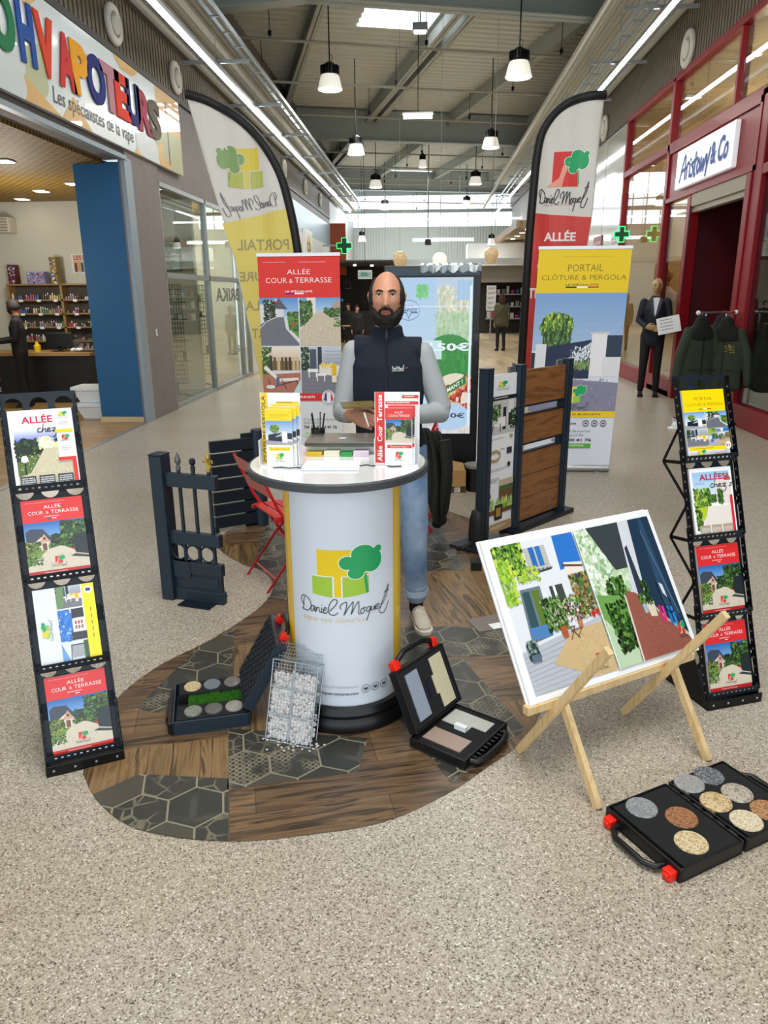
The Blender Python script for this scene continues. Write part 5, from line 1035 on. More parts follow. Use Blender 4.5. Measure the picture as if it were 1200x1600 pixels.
plate(MH2, [(.04, .03), (.115, .03), (.115, .215), (.04, .215)], '#8f9bab', 'blue grey plate on the left of the raised case half')
plate(MH2, [(.2, .02), (.28, .02), (.28, .22), (.2, .22), (.2, .155), (.185, .155), (.185, .08), (.2, .08)], '#cfc8a9', 'cream plate on the right of the raised case half')
plate(MH1, [(.035, .035), (.12, .035), (.12, .2), (.035, .2)], '#a28d81', 'brown grey plate in the lower case half, near the viewer')
plate(MH1, [(.175, .03), (.275, .03), (.275, .21), (.205, .21), (.205, .15), (.175, .15)], '#c2c4bd', 'pale grey plate in the lower case half, far side')
B().prism([(.155, .1), (.175, .1), (.175, .15), (.155, .15)], .02, MH1 @ T(0, 0, .037)).build('white_tab', WHITE, c2); B().prism([(.14, .08), (.16, .08), (.16, .15), (.14, .15)], .003, MH2 @ T(0, 0, .037)).build('label_block', mat('navy_label', '#121a30', .5), c2)
b = B()
b.tube([MH2 @ Vector(p) for p in ((.04, DH, .02), (.045, DH+.03, .02), (.1, DH+.05, .02), (.21, DH+.05, .02), (.265, DH+.03, .02), (.275, DH, .02))], .012, 8); hd_ = b.build('handle', BLACK, c2, smooth=1.2)
for q in (.03, .28): clipb(MH2 @ T(q, DH+.012, .01, PI)).build('red_clip', REDCL, hd_, bevel=.003)
b = B(); b.tube([MH1 @ Vector(p) for p in ((.04, DH, .02), (.045, DH+.02, .02), (.1, DH+.035, .02), (.21, DH+.035, .02), (.265, DH+.02, .02), (.275, DH, .02))], .012, 8)
for i in range(9): b.box(.05+.025*i, .056+.025*i, DH, DH+.02, .005, .035, 0, MH1)
b.build('handle', BLACK, c2, smooth=1.2)
b = B()
for i in range(6): b.tube([(.02+.05*i, 0, .048), (.05+.05*i, 0, .048)], .008, 8)
b.build('hinge', BLACK, c2)
# case 3: lying open flat in the right foreground
C3 = math.atan2(.148, .233); M3 = Matrix.Translation((.747, 1.777, 0)) @ Matrix.Rotation(math.atan2(1.903-1.777, .969-.747), 4, 'Z')
c3 = thing('sample_case', 'black sample case lying fully open with round stone discs', 'sample case'); c3.matrix_world = M3
L3, W3 = .265, .31    # x to the hinge, y along the hinge
for nm, x0 in (('near_half', 0), ('far_half', L3+.012)):
    o = shell(L3, W3, .05); o.v = [(x+x0, y, z) for x, y, z in o.v]; o.build(nm, BLACK, c3, bevel=.003); B().box(x0+.022, x0+L3-.008, .008, W3-.008, .01, .046).build('foam', FOAM, c3, bevel=.002)
b = B()
for i in range(6): b.tube([(L3+.006, .03+.045*i, .04), (L3+.006, .06+.045*i, .04)], .007, 8)
b.build('hinge', BLACK, c3)
MHd = Matrix(((0, 1, 0, 0), (1, 0, 0, 0), (0, 0, 1, 0), (0, 0, 0, 1)))
hd_ = handle(MHd, W3).build('handle', BLACK, c3, smooth=1.2)
for q in (.03, .275): clipb(MHd @ T(q, -.004, .012)).build('red_clip', REDCL, hd_, bevel=.003)
B().tube([(2*L3+.01, .06, .03), (2*L3+.05, .09, .03), (2*L3+.05, .22, .03), (2*L3+.01, .25, .03)], .01, 8).build('handle', BLACK, c3, smooth=1.2)
for wx, wy, c, d, sc, lb in ((.709, 2.048, '#7d8084', '#a5a8ac', 300, 'grey granite disc in the near half of the foreground case'), (.822, 2.007, '#a9744c', '#7a4d2e', 240, 'reddish brown gravel disc in the near half of the foreground case'), (.815, 1.896, '#dcc9a0', '#b09a70', 230, 'cream gravel disc in the near half of the foreground case'),
        (.904, 2.18, '#a3a4a3', '#8a8b8c', 260, 'pale grey disc in the far half of the foreground case'), (.986, 2.226, '#50555a', '#8d9298', 260, 'dark grey disc at the far corner of the foreground case'), (1.046, 2.137, '#bcb3a6', '#8f8476', 200, 'pale pebbled disc by the far edge of the foreground case'), (.959, 2.088, '#d5bf97', '#b08f5e', 200, 'golden pebble disc beside the hinge of the foreground case'),
        (1.106, 2.054, '#b58a60', '#8d5f38', 220, 'orange brown disc cut by the right edge of the photo'), (1.021, 2.002, '#e0d6bc', '#c3b18a', 240, 'cream white disc by the hinge of the foreground case, nearest the viewer')):
    disc('d', None, Z((wx, wy, .038)) @ Matrix.Rotation(.4, 4, 'Z') @ Matrix.Diagonal((1.1, 1.1, 1, 1)), c, d, sc, lb)
# gabion sample
g = thing('gabion_sample', 'small wire gabion cage filled with white stones leaning on the counter', 'gabion sample', (-.612, 2.437, .004), -.28); Wg, Dg, Hg = .19, .055, .31
MG = Matrix.Rotation(-.33, 4, 'X'); b = B()
def wire(p, q, r=.0022): b.tube([MG @ Vector(p), MG @ Vector(q)], r, 5)
for y in (0, Dg):
    for i in range(3): wire((Wg*i/2, y, 0), (Wg*i/2, y, Hg), .0028)
    for i in range(4): wire((0, y, Hg*i/3), (Wg, y, Hg*i/3), .0028)
for x in (0, Wg/2, Wg):
    for i in range(4): wire((x, 0, Hg*i/3), (x, Dg, Hg*i/3), .0028)
b.build('cage_bars', STEEL, g, smooth=1.2)
b = B()
for y in (-.001, Dg):
    for i in range(16): wire((Wg*i/15, y, 0), (Wg*i/15, y, Hg if y > 0 else Hg*.97), .0007)
    for i in range(24): wire((0, y, Hg*i/23), (Wg, y, Hg*i/23), .0007)
for i in range(17): wire((Wg*i/16, .02, Hg), (Wg*i/16, .05, Hg+.06), .0009)
for i in range(6): wire((0, .02+.006*i, Hg+.012*i), (Wg, .02+.006*i, Hg+.012*i), .0009)
b.build('fine_mesh', STEEL, g)
b = B(); Rg = random.Random(9)
b.box(.012, Wg-.012, .014, .04, .006, Hg-.06, 0, MG)
for i in range(900):
    r = Rg.uniform(.006, .0095); c = MG @ Vector((Rg.uniform(.008, Wg-.008), Rg.choice((.007, .010, .007, .047)), Rg.uniform(.008, Hg-.05 if Rg.random() < .9 else Hg-.03))); n = len(b.v)
    b.ball(c, (r, r*.8, r*.9), 6)
    for q in range(n, len(b.v)): b.v[q] = tuple(b.v[q][w]+Rg.uniform(-.0014, .0014) for w in range(3))
o = b.build('white_stones', mat('white_gravel', '#e2dedb', .7, var=.2, scale=80), g); o['kind'] = 'stuff'
b = B(); 
for i in range(26):
    b.ball((-.62+.25*Rg.random(), 2.36+.08*Rg.random(), .006), (.005, .004, .003), 6)
tag(b.build('loose_stone_chips', MATS['white_gravel']), 'white stone chips spilled on the floor below the gabion cage', 'stone chips', None, 'stuff')

# ============================================================ BANNERS
def rollup(name, x0, x1, y, H, fn, label, top_off=0, lean=0.0):
    g = thing(name, label, 'banner', (x0, y, 0)); W = x1-x0
    sh = Matrix(((1, 0, top_off/H, 0), (0, 1, lean/H, 0), (0, 0, 1, 0), (0, 0, 0, 1)))
    B().lathe([(.045, 0), (.05, .01), (.05, .99), (.045, 1)], 16, Matrix.Translation((-.01, .05, .045)) @ Matrix.Rotation(PI/2, 4, 'Y') @ Matrix.Diagonal((.9, 1.3, W+.02, 1))).build('base_cassette', mat('banner_base', '#c6c9ca', .3, .6), g, smooth=.6)
    B().box(.1, .14, -.06, .16, 0, .012).box(W-.14, W-.1, -.06, .16, 0, .012).build('feet', GREY, g)
    B().box(0, W, .0, .0015, .06, H, 0, sh).build('fabric', mat('banner_white', '#e8eaee', .45), g)
    B().box(-.006, W+.006, -.008, .01, H-.004, H+.022, 0, sh).build('top_rail', mat('banner_rail', '#cfd2d2', .3, .5), g)
    B().tube([(W/2, .05, .08), (W/2+top_off, .03, H)], .01, 8).build('pole', GREY, g)
    a = Art(); fn(a.at(0, .07, W, H-.075)); a.build('printed_face', PRINT, g, fn=lambda X, Z_, z: tuple(sh @ Vector((X, -.001-z, Z_))))
    return g
rollup('roll_up_banner', -1.435, -.745, 6.4, 1.965, rollup_red, 'red and white roll-up banner with four photos behind the counter', .012)
rollup('roll_up_banner', .935, 1.745, 6.95, 2.025, rollup_yellow, 'yellow roll-up banner with gate photo on the right', .05)
def interp(tab, z):
    tab = sorted(tab, key=lambda p: p[1])
    if z <= tab[0][1]: return tab[0][0]
    for (xa, za), (xb, zb) in zip(tab, tab[1:]):
        if z <= zb: return xa+(xb-xa)*(z-za)/(zb-za+1e-9)
    return tab[-1][0]
def flag(name, slv, edge, yy, label, art, col, zt):
    g = thing(name, label, 'banner', (slv[-1][0], yy, 0)); ox = slv[-1][0]
    sm = smooth_line(slv, 6); zs = [z for _, z in sm]; zmin = slv[-1][1]
    yw = lambda x, z: .018*math.sin(9*(x-ox)+2.2*z)+.012*math.sin(23*(x-ox)*1.0+1.3*z)*min(1, max(0, (z-1.2)/1.5))
    b = B(); NZ, NX = 80, 24; zt_ = edge[0][1]
    zz = [zmin+(zt_-zmin)*i/NZ for i in range(NZ+1)]; vs = []
    for z in zz:
        xa, xb = interp(edge, z), interp(sm, z)
        for j in range(NX+1): x = xa+(xb-xa)*j/NX; vs.append((x-ox, yw(x, z), z))
    fs = [(i*(NX+1)+j, i*(NX+1)+j+1, (i+1)*(NX+1)+j+1, (i+1)*(NX+1)+j) for i in range(NZ) for j in range(NX)]
    b.add(vs, fs); o = b.build('fabric', col, g, smooth=1.2); o.modifiers.remove(o.modifiers[0]); sd = o.modifiers.new('t', 'SOLIDIFY'); sd.thickness = .002
    b = B(); rs = [.034]*len(sm); b.tube([(x-ox, yw(x, z), z) for x, z in sm], [(.04, .04)]*len(sm), 10); b.build('black_sleeve', mat('sleeve_black', '#0c0c0e', .6), g, smooth=1.2)
    B().tube([(sm[-1][0]-ox, 0, sm[-1][1]), (.0, 0, .05)], .014, 8).build('pole', BLACKM, g, smooth=1.2)
    B().box(-.22, .22, -.03, .03, 0, .025).box(-.03, .03, -.22, .22, 0, .025).lathe([(.03, 0), (.03, .1), (.012, .12)], 14).build('cross_base', BLACKM, g)
    a = Art(); art(a); a.build('print', PRINT, g, fn=lambda X, Z_, z: (X-ox, yw(X, Z_)-.0035-z, Z_), cut=.04)
SL = [(-2.192, 3.398), (-1.968, 3.326), (-1.714, 3.181), (-1.508, 2.976), (-1.372, 2.733), (-1.295, 2.458), (-1.246, 2.177), (-1.222, 1.891), (-1.225, 1.297), (-1.24, .6)]
EL = [(-2.187, 3.36), (-2.064, 2.852), (-1.946, 2.411), (-1.851, 2.012), (-1.769, 1.541), (-1.69, 1.052), (-1.6, .6)]
def artL(a):   # back of the cloth: everything mirrored and washed out
    q = [(-1.935, 2.30), (-1.25, 2.44), (-1.24, 1.2), (-1.245, .6), (-1.59, .6), (-1.68, 1.052), (-1.757, 1.541), (-1.84, 2.012)]
    a.poly(q, '#dfcc66')
    tree_logo(a, -1.53, 2.41, -.42, .56, False, 1, False, dull=True)
    hand(a.at(-1.40, 2.44, -.53, .15, .10, False), 'name', 0, 0, 1, .9, '#77767a', .018)
    for t, xr, xl, z0, h in (('PORTAIL', -1.31, -1.81, 2.01, .1), ('CLÔTURE', -1.24, -1.8, 1.73, .11), ('PERGOLA', -1.24, -1.76, 1.46, .09), ('CARPORT', -1.24, -1.71, 1.2, .09)):
        b_ = a.at(xr, z0+.05, -(xr-xl), h, 0, False); b_.text(t, 0, 0, 1, 1, '#a0966a', .015)
flag('feather_flag', SL, EL, 7.3, 'white and yellow feather flag seen from behind on the left', artL, mat('flag_white', '#dad7cf', .7), 0)
SRr = [(1.605, 3.385), (1.371, 3.357), (1.185, 3.266), (1.055, 3.093), (1.008, 2.849), (.989, 2.516), (.972, 2.115), (.964, 1.518), (.954, .6)]
ER = [(1.6, 3.345), (1.575, 2.949), (1.559, 2.367), (1.533, 2.051), (1.483, 1.696), (1.37, 1.019), (1.29, .6)]
def artR(a):
    a.poly([(1.0, 2.385), (1.552, 2.34), (1.525, 2.051), (1.475, 1.696), (1.36, 1.019), (1.28, .62), (.96, .62), (.968, 1.518), (.98, 2.115)], '#cf3b33')
    tree_logo(a, 1.13, 2.45, .36, .48, True, .8, False); hand(a, 'name', 1.05, 2.46, .46, .14, '#3a3838', .009); a.text('signe vos allées', 1.1, 2.44, 1.38, 2.47, '#c98a82')
    a.text('ALLÉE', 1.115, 2.13, 1.42, 2.23, '#f4e9e6', .03); a.text('COUR', 1.06, 1.86, 1.36, 1.95, '#f4e9e6', .03); a.text('TERRASSE', .985, 1.6, 1.42, 1.7, '#f4e9e6', .03)
flag('feather_flag', SRr, ER, 7.6, 'white and red feather flag behind the yellow banner on the right', artR, mat('flag_white', '#dad7cf', .7), 0)

# ============================================================ ADVERTISING TOTEM
g = thing('advertising_totem', 'tall black digital advertising totem showing food prices behind the man', 'display', (.04, 6.5, 0))
B().box(-.41, .41, 0, .14, .0, 1.88).build('casing', BLACK, g, bevel=.006); B().box(-.40, .40, -.012, 0, 1.80, 1.868).build('top_trim', mat('totem_trim', '#27343a', .15, .3), g)
for k in range(4): B().box(.36, .40, -.008, 0, .9+.12*k, .96+.12*k).build('side_fitting', mat('totem_dark', '#1a1f22', .2), g)
B().box(-.45, .45, -.08, .3, 0, .02).build('foot_plate', BLACK, g)
a = Art(); screen_art(a.at(-.335, .455, .68, 1.33)); a.build('screen', SCREEN, g, fn=lambda X, Z_, z: (X, -.007-z, Z_))
b = B(); pl = [(-.1+.51*i/20, .02+.03*math.sin(i*1.7), 1.882+.004*math.sin(i*2.3)) for i in range(21)]
b.add([(x, -.02, z) for x, y, z in pl]+[(x, .12, z+.02) for x, y, z in pl]+[(x, -.03+.01*math.sin(i), z-.055-.012*math.sin(i*1.9)) for i, (x, y, z) in enumerate(pl)], [(i, i+1, 22+i, 21+i) for i in range(20)]+[(i+1, i, 42+i, 43+i) for i in range(20)])
o = tag(b.build('plastic_film', mat('film_grey', '#8d979a', .2, .2)), 'crumpled grey film draped over the top of the black totem', 'film'); o.location = (.04, 6.5, 0); o.modifiers.new('t', 'SOLIDIFY').thickness = .003

# ============================================================ FENCE SAMPLES
FA = math.atan2(5.549-4.801, 1.029-.382)
g = thing('fence_sample', 'fence sample with three dark posts, poster and wood effect boards', 'fence sample', (.385, 4.80, 0), FA); FL = .99
for px in (0, .37, FL): b = B(); b.box(px-.035, px+.035, -.035, .035, .02, 1.18).box(px-.012, px+.012, -.041, -.035, .02, 1.17).box(px-.037, px+.037, -.037, .037, 1.18, 1.19); b.build('post', ANTH, g, bevel=.003)
B().box(-.2, .2, -.12, .12, 0, .02).box(.3, FL+.12, -.07, .07, 0, .035).box(.3, FL+.12, .03, .07, .035, .06).build('base_plate', ANTHD, g, bevel=.003)
B().box(.035, .335, -.006, .006, .05, 1.14).build('poster_panel', WHITE, g); a = Art(); poster_slim(a.at(.036, .05, .298, 1.09)); a.build('poster_print', PRINT, g, fn=lambda X, Z_, z: (X, -.0065-z, Z_))
for z0, z1 in ((.90, 1.15), (.63, .84), (.06, .57)):
    nb = 1 if z1-z0 < .3 else 3
    for k in range(nb):
        q0, q1 = z0+(z1-z0)*k/nb, z0+(z1-z0)*(k+1)/nb; B().box(.405, FL-.035, -.011, .011, q0+.0015, q1-.0015).build('board', BOARDWOOD, g, bevel=.003)
b = B()
for z in (.90, .84, .63, .57): b.box(.405, FL-.035, -.016, .016, z-.006, z+.006)
b.build('board_edge', ANTHD, g); B().box(FL-.10, FL-.035, -.008, .008, .845, .895).build('spacer', ANTH, g); B().box(FL-.10, FL-.035, -.008, .008, .576, .624).build('spacer', ANTH, g)
B().box(.33, .345, .02, .035, 1.14, 1.2).box(.26, .33, .0, .02, 1.12, 1.18).box(FL-.12, FL-.05, .005, .025, 1.13, 1.185).build('steel_bracket', STEEL, g)
# gate sample
GA = math.atan2(-.09, .33)
g = thing('gate_sample', 'dark blue grey gate sample with finials, rings and solid lower panel', 'gate sample', (-1.44, 3.80, 0), GA)
b = B(); b.box(-.038, .038, -.045, .045, 0, .83).box(-.04, .04, -.047, .047, .83, .84); b.build('post', ANTH, g, bevel=.006)
for z0, z1 in ((.66, .735), (.335, .405), (.165, .235), (.0, .07)): B().box(.038, .345, -.02, .02, z0, z1).build('rail', ANTH, g, bevel=.003)
B().box(.038, .335, -.014, .014, .05, .19).build('lower_panel', ANTH, g); B().box(.075, .32, -.019, -.014, .085, .15).box(.04, .15, -.024, .02, .14, .235).build('panel_moulding', ANTH, g, bevel=.003)
for px, kind in ((.115, 0), (.205, 1), (.3, 2)):
    B().lathe([(.0105, .22), (.0105, .76)], 12, Matrix.Translation((px, 0, 0))).build('bar', ANTH, g, smooth=.6)
    if kind == 0: B().lathe([(.013, .755), (.013, .775), (.007, .78), (.017, .80), (.014, .82), (.002, .85)], 14, Matrix.Translation((px, 0, 0))).build('spear_finial', mat('pewter', '#6f7174', .4, .6), g, smooth=.9)
    if kind == 1: B().lathe([(.013, .755), (.013, .775), (.007, .785), (.014, .79), (.018, .805), (.014, .82), (.002, .825)], 14, Matrix.Translation((px, 0, 0))).build('ball_finial', ANTHD, g, smooth=.9)
    if kind == 2:
        go = mat('gold_finial', '#c9b04c', .35, .7); b = B(); b.lathe([(.011, .755), (.011, .775), (.005, .78), (.004, .80), (.013, .83), (.001, .875)], 12, Matrix.Translation((px, 0, 0)))
        for s in (-1, 1): b.tube([(px, 0, .785), (px+s*.012, 0, .81), (px+s*.024, 0, .818), (px+s*.026, 0, .802)], .005, 6)
        b.box(px-.018, px+.018, -.006, .006, .783, .79); b.build('lily_finial', go, g)
for px in (.075, .165, .255): B().tube([(px+.043*math.cos(2*PI*k/28), 0, .285+.045*math.sin(2*PI*k/28)) for k in range(28)], [(.008, .005)]*28, 8, closed=True).build('ring', ANTH, g, smooth=1.2)
B().box(.1, .3, -.1, .1, -.001, .008).build('foot_plate', ANTHD, g)
# slatted panel
g = thing('slat_panel_sample', 'dark slatted fence panel sample with post behind the red chair', 'fence sample', (-1.52, 4.98, 0), math.atan2(.2, .3))
b = B(); b.lathe([(.048, 0), (.048, .72), (.044, .725)], 20, Matrix.Translation((.36, .0, 0))); b.build('post', ANTH, g, smooth=.6)
for k in range(7): B().box(0, .32, -.017, .017, .03+.093*k, .03+.093*k+.082).build('slat', ANTHD, g, bevel=.003)
B().box(.24, .32, .017, .03, .0, .7).box(-.01, .02, -.03, .03, 0, .03).build('rear_bracket', ANTHD, g)
# red chairs
def chair(loc, rz, label):
    g = thing('folding_chair', label, 'chair', loc, rz, 'red folding chairs'); RM = mat('chair_red', '#c4161f', .35, coat=.2); Wc = .19
    for s in (-Wc, Wc):
        b = B(); b.tube([(-.03, s, .76), (.08, s, .5), (.13, s, .42), (.27, s, .2), (.42, s, .0)], [(.013, .006)]*5, 8); b.build('back_leg', RM, g, smooth=1.2)
        B().tube([(-.0, s*.9, .0), (.2, s*.9, .25), (.4, s*.9, .43)], [(.012, .006)]*3, 8).build('front_leg', RM, g, smooth=1.2)
    for k in range(2): x = -.03+.05*k; z = .755-.115*k; b = B(); b.add([(x+q*.03, y, z-q*.08) if not c else (x+q*.03-.006, y, z-q*.08) for c in (0, 1) for q in (0, 1) for y in (-Wc, Wc)], [(0, 1, 3, 2), (4, 6, 7, 5), (0, 2, 6, 4), (1, 5, 7, 3), (0, 4, 5, 1), (2, 3, 7, 6)]); b.build('back_slat', RM, g, bevel=.002)
    for k in range(6): B().box(.07+.062*k, .118+.062*k, -Wc+.01, Wc-.01, .435, .445).build('seat_slat', RM, g, bevel=.002)
    B().box(.06, .44, -Wc, -Wc+.015, .415, .437).box(.06, .44, Wc-.015, Wc, .415, .437).build('seat_rail', RM, g)
    B().tube([(.36, -Wc, .1), (.36, Wc, .1)], .006, 6).tube([(.06, -Wc*.9, .07), (.06, Wc*.9, .07)], .006, 6).tube([(.2, -Wc, .25), (.2, Wc, .25)], .006, 6).build('cross_rod', RM, g)
    return g
chair((-1.0, 4.02, 0), math.atan2(.54, .84), 'red metal folding chair beside the dark slatted panel, left of the counter')
chair((.05, 5.22, 0), PI, 'red metal folding chair mostly hidden behind the man, under a black coat')
# coat, box, bag
def folds(name, ctrl, m, label, cat, th=.02):
    rows = [smooth_line(r, 4) for r in ctrl]; n = len(rows[0]); b = B(); vs = [p for r in rows for p in r]; fs = [(i*n+j, i*n+j+1, (i+1)*n+j+1, (i+1)*n+j) for i in range(len(rows)-1) for j in range(n-1)]; b.add(vs, fs)
    return b
g = thing('black_coat', 'black coat hanging over a red chair behind the man', 'coat', (.025, 5.0, 0))
b = B(); vs = []; NR, NC = 22, 16
for i in range(NR+1):
    t = i/NR
    for j in range(NC+1):
        s = j/NC; xl, xr = -.13+.04*t, .06+.1*math.sin(min(t, .6)/.6*PI/2)-.05*max(0, t-.6); x = xl+(xr-xl)*s; zb = .22+.1*math.sin(7*s)-.08*s; z = .80-.05*(1-s)*0-(.80-zb)*t-.06*s*(1-t)
        y = -.05*math.sin(t*PI*.5)+.025*math.sin(s*17+t*2)-.05*math.sin(s*PI); vs.append((x, y, z))
b.add(vs, [(i*(NC+1)+j, (i+1)*(NC+1)+j, (i+1)*(NC+1)+j+1, i*(NC+1)+j+1) for i in range(NR) for j in range(NC)])
o = b.build('body', mat('coat_black', '#12150f', .8, bump=.3), g, smooth=1.2); o.modifiers.remove(o.modifiers[0]); o.modifiers.new('t', 'SOLIDIFY').thickness = .025
B().tube([(.1, -.08, .7), (.12, -.1, .5), (.1, -.1, .3), (.085, -.09, .15)], [(.05, .035), (.05, .03), (.035, .025), (.008, .008)], 10).build('sleeve', MATS['coat_black'], g, smooth=1.2)
g = thing('cardboard_box', 'open cardboard box on the floor in front of the black totem', 'box', (.25, 6.22, 0), .08); CB = mat('cardboard', '#a98550', .75); B().box(-.09, .09, -.08, .08, 0, .12).build('lower_part', mat('cardboard_dark', '#4d3c26', .8), g, bevel=.002); B().box(-.078, .085, -.09, -.082, .06, .2).build('front_flap', CB, g)
b = B(); b.add([(-.09, -.075, .2), (.08, -.085, .2), (.07, -.01, .25), (-.08, 0, .28)], [(0, 1, 2, 3)]); o = b.build('top_flap', CB, g); o.modifiers.new('t', 'SOLIDIFY').thickness = .004; B().box(-.09, .09, -.08, .08, .12, .19).build('upper_part', mat('cardboard_dark', '#4d3c26', .8), g); a = Art(); a.rect(0, 0, .05, .05, '#d8d4cc'); a.words(.005, .005, .04, .04, '#4a4a4a', 3); a.build('label', PRINT, g, fn=lambda x, y, z: (x-.01, -.0812-z, .006+y))
g = thing('black_bin', 'black bin with a crumpled liner beside the cardboard box', 'bin', (.43, 6.24, 0)); B().lathe([(.075, 0), (.095, .22), (.09, .22), (.07, .01)], 20).build('bin_body', BLACK, g, smooth=.6); B().lathe([(.097, .21), (.1, .235), (.06, .22), (.02, .2)], 14).build('liner', mat('liner', '#8d8a80', .5), g)
g = thing('black_bag', 'black shoulder bag leaning on the first fence post', 'bag', (.34, 4.70, 0), .3); b = B(); b.lathe([(.01, 0), (.09, .01), (.095, .1), (.085, .2), (.06, .26), (.005, .27)], 20, sx=.5, sy=.8); b.build('bag_body', mat('bag_black', '#0e0f11', .7, bump=.4), g, smooth=1.2)
B().tube([(-.04, -.02, .05), (-.12, -.06, .03), (-.14, -.02, .015), (-.08, .02, .012), (-.02, -.06, .012), (-.1, -.08, .03)], [(.014, .006)]*6, 8).build('strap', MATS['bag_black'], g, smooth=1.2)
tag(B().box(-.005, .06, -.03, .04, .0, .06).build('dark_block', BLACK, bevel=.004, M=Matrix.Translation((.29, 4.3, 0))), 'small black clamp on the floor left of the photo board', 'clamp')
g = thing('grey_leaflet', 'grey and white leaflet lying on the floor behind the photo board', 'leaflet', (.34, 3.52, .003), .4); B().box(-.1, .1, -.08, .08, 0, .004).build('paper', mat('greyleaf', '#7b726c', .6), g); B().box(-.02, .1, -.08, -.02, .004, .006).build('white_part', PAPER, g)
# ============================================================ FIGURES
def loft(b, rings, n=16, mi=0, ends=True):   # rings: (centre, rx, ry[, xaxis]) ; ellipse rx along side axis, ry front-back
    P = [Vector(r[0]) for r in rings]; vs = []; k = len(P); out = []
    def ringpts(c, d, rx, ry, side):
        d = d.normalized(); sd = Vector(side); sd = (sd-d*sd.dot(d)); 
        if sd.length < 1e-3: sd = d.orthogonal()
        sd.normalize(); fr = d.cross(sd)
        return [c+sd*rx*math.cos(2*PI*j/n)+fr*ry*math.sin(2*PI*j/n) for j in range(n)]
    seq = []
    for i, r in enumerate(rings):
        d = P[min(i+1, k-1)]-P[max(i-1, 0)]; side = r[3] if len(r) > 3 else (1, 0, 0)
        if i == 0 and ends:
            m = min(r[1], r[2])
            for q in (.95, .7, .35): seq.append(ringpts(P[0]-d.normalized()*m*q, d, r[1]*math.sqrt(1-q*q), r[2]*math.sqrt(1-q*q), side))
        seq.append(ringpts(P[i], d, r[1], r[2], side))
        if i == k-1 and ends:
            m = min(r[1], r[2])
            for q in (.35, .7, .95): seq.append(ringpts(P[-1]+d.normalized()*m*q, d, r[1]*math.sqrt(1-q*q), r[2]*math.sqrt(1-q*q), side))
    for s in seq: vs += s
    fs = [(i*n+j, i*n+(j+1) % n, (i+1)*n+(j+1) % n, (i+1)*n+j) for i in range(len(seq)-1) for j in range(n)]
    fs += [tuple(range(n-1, -1, -1)), tuple((len(seq)-1)*n+j for j in range(n))]
    return b.add(vs, fs, mi)
def remesh(b, name, m, parent, vox=.006, it=2, keep=0):
    o = b.build(name, m, parent); r = o.modifiers.new('r', 'REMESH'); r.mode = 'VOXEL'; r.voxel_size = vox; r.use_smooth_shade = True
    if it: s = o.modifiers.new('s', 'SMOOTH'); s.factor = .5; s.iterations = it
    return o
def g2(x, s): return math.exp(-(x/s)**2)
def headpt(p, t, off=0.0, beardy=0):     # p: longitude (0 = face, -y), t: latitude -1..1 ; returns point about the head centre
    z = math.sin(t*PI/2); c = math.cos(t*PI/2); x = math.sin(p)*c; y = -math.cos(p)*c
    W, Dp, H = .0765, .098, .118
    jaw = 1-.30*max(0, -z-.05)**1.3 if z < 0 else 1-.06*z*z
    X, Y, Zz = x*W*jaw, y*Dp*(1-.10*max(0, -z)), z*H
    if y > 0 and z < 0: Y *= 1-.35*(-z)
    f = max(0, -y)
    if f > 0:
        nz = (Zz+.028); 
        ridge = g2(X, .0125)*(max(0, min(1, (.026-Zz)/.055)) if Zz > -.030 else max(0, 1-(-.030-Zz)/.012))
        Y -= .026*ridge*f
        Y -= .007*g2(abs(X)-.011, .006)*g2(Zz+.026, .008)
        Y -= .006*g2(Zz-.034, .011)*g2(abs(X)-.03, .028)
        Y += .010*g2(abs(X)-.031, .014)*g2(Zz-.014, .012)
        Y -= .004*g2(abs(X)-.042, .016)*g2(Zz+.018, .018)
        Y -= .006*g2(X, .022)*(g2(Zz+.051, .006)+g2(Zz+.063, .006)*.9); Y += .003*g2(X, .02)*g2(Zz+.057, .003)
        Y -= .010*g2(X, .024)*g2(Zz+.092, .018)
    v = Vector((X, Y, Zz))
    if off: v += v.normalized()*off
    return v
def headgrid(b, M, nl=64, nt=48, scale=1):
    vs = []; 
    for i in range(nt+1):
        t = -1+2*i/nt; t = max(-.985, min(.985, t))
        for j in range(nl): vs.append(M @ (headpt(-PI+2*PI*j/nl, t)*scale))
    fs = [(i*nl+j, i*nl+(j+1) % nl, (i+1)*nl+(j+1) % nl, (i+1)*nl+j) for i in range(nt) for j in range(nl)]
    fs += [tuple(range(nl-1, -1, -1)), tuple(nt*nl+j for j in range(nl))]
    return b.add(vs, fs)
def headshell(name, M, mask, thick, m, parent, nl=110, nt=84, rough=.002, scale=1):
    b = B(); Rr = random.Random(4); idx = {}; 
    def mk(i, j):
        j %= nl; p = -PI+2*PI*j/nl; t = max(-.99, min(.99, -1+2*i/nt)); q = headpt(p, t); return p, t, q, mask(p, q)
    val = [[mk(i, j) for j in range(nl)] for i in range(nt+1)]
    for i in range(nt):
        for j in range(nl):
            c = [val[i][j], val[i][(j+1) % nl], val[i+1][(j+1) % nl], val[i+1][j]]
            if max(k[3] for k in c) > 0:
                f = []
                for di, dj in ((0, 0), (0, 1), (1, 1), (1, 0)):
                    key = (i+di, (j+dj) % nl)
                    if key not in idx:
                        p, t, q, mv = val[key[0]][key[1]]; th = thick(q) if callable(thick) else thick
                        off = -.004 if mv <= 0 else th*min(1, mv*1.0)+Rr.uniform(-rough, rough)*.5; o = q.normalized()*off
                        idx[key] = len(b.v); b.v.append(tuple(M @ ((q+o)*scale)))
                    f.append(idx[key])
                b.f.append(tuple(f)); b.m.append(0)
    return b.build(name, m, parent, smooth=1.2)
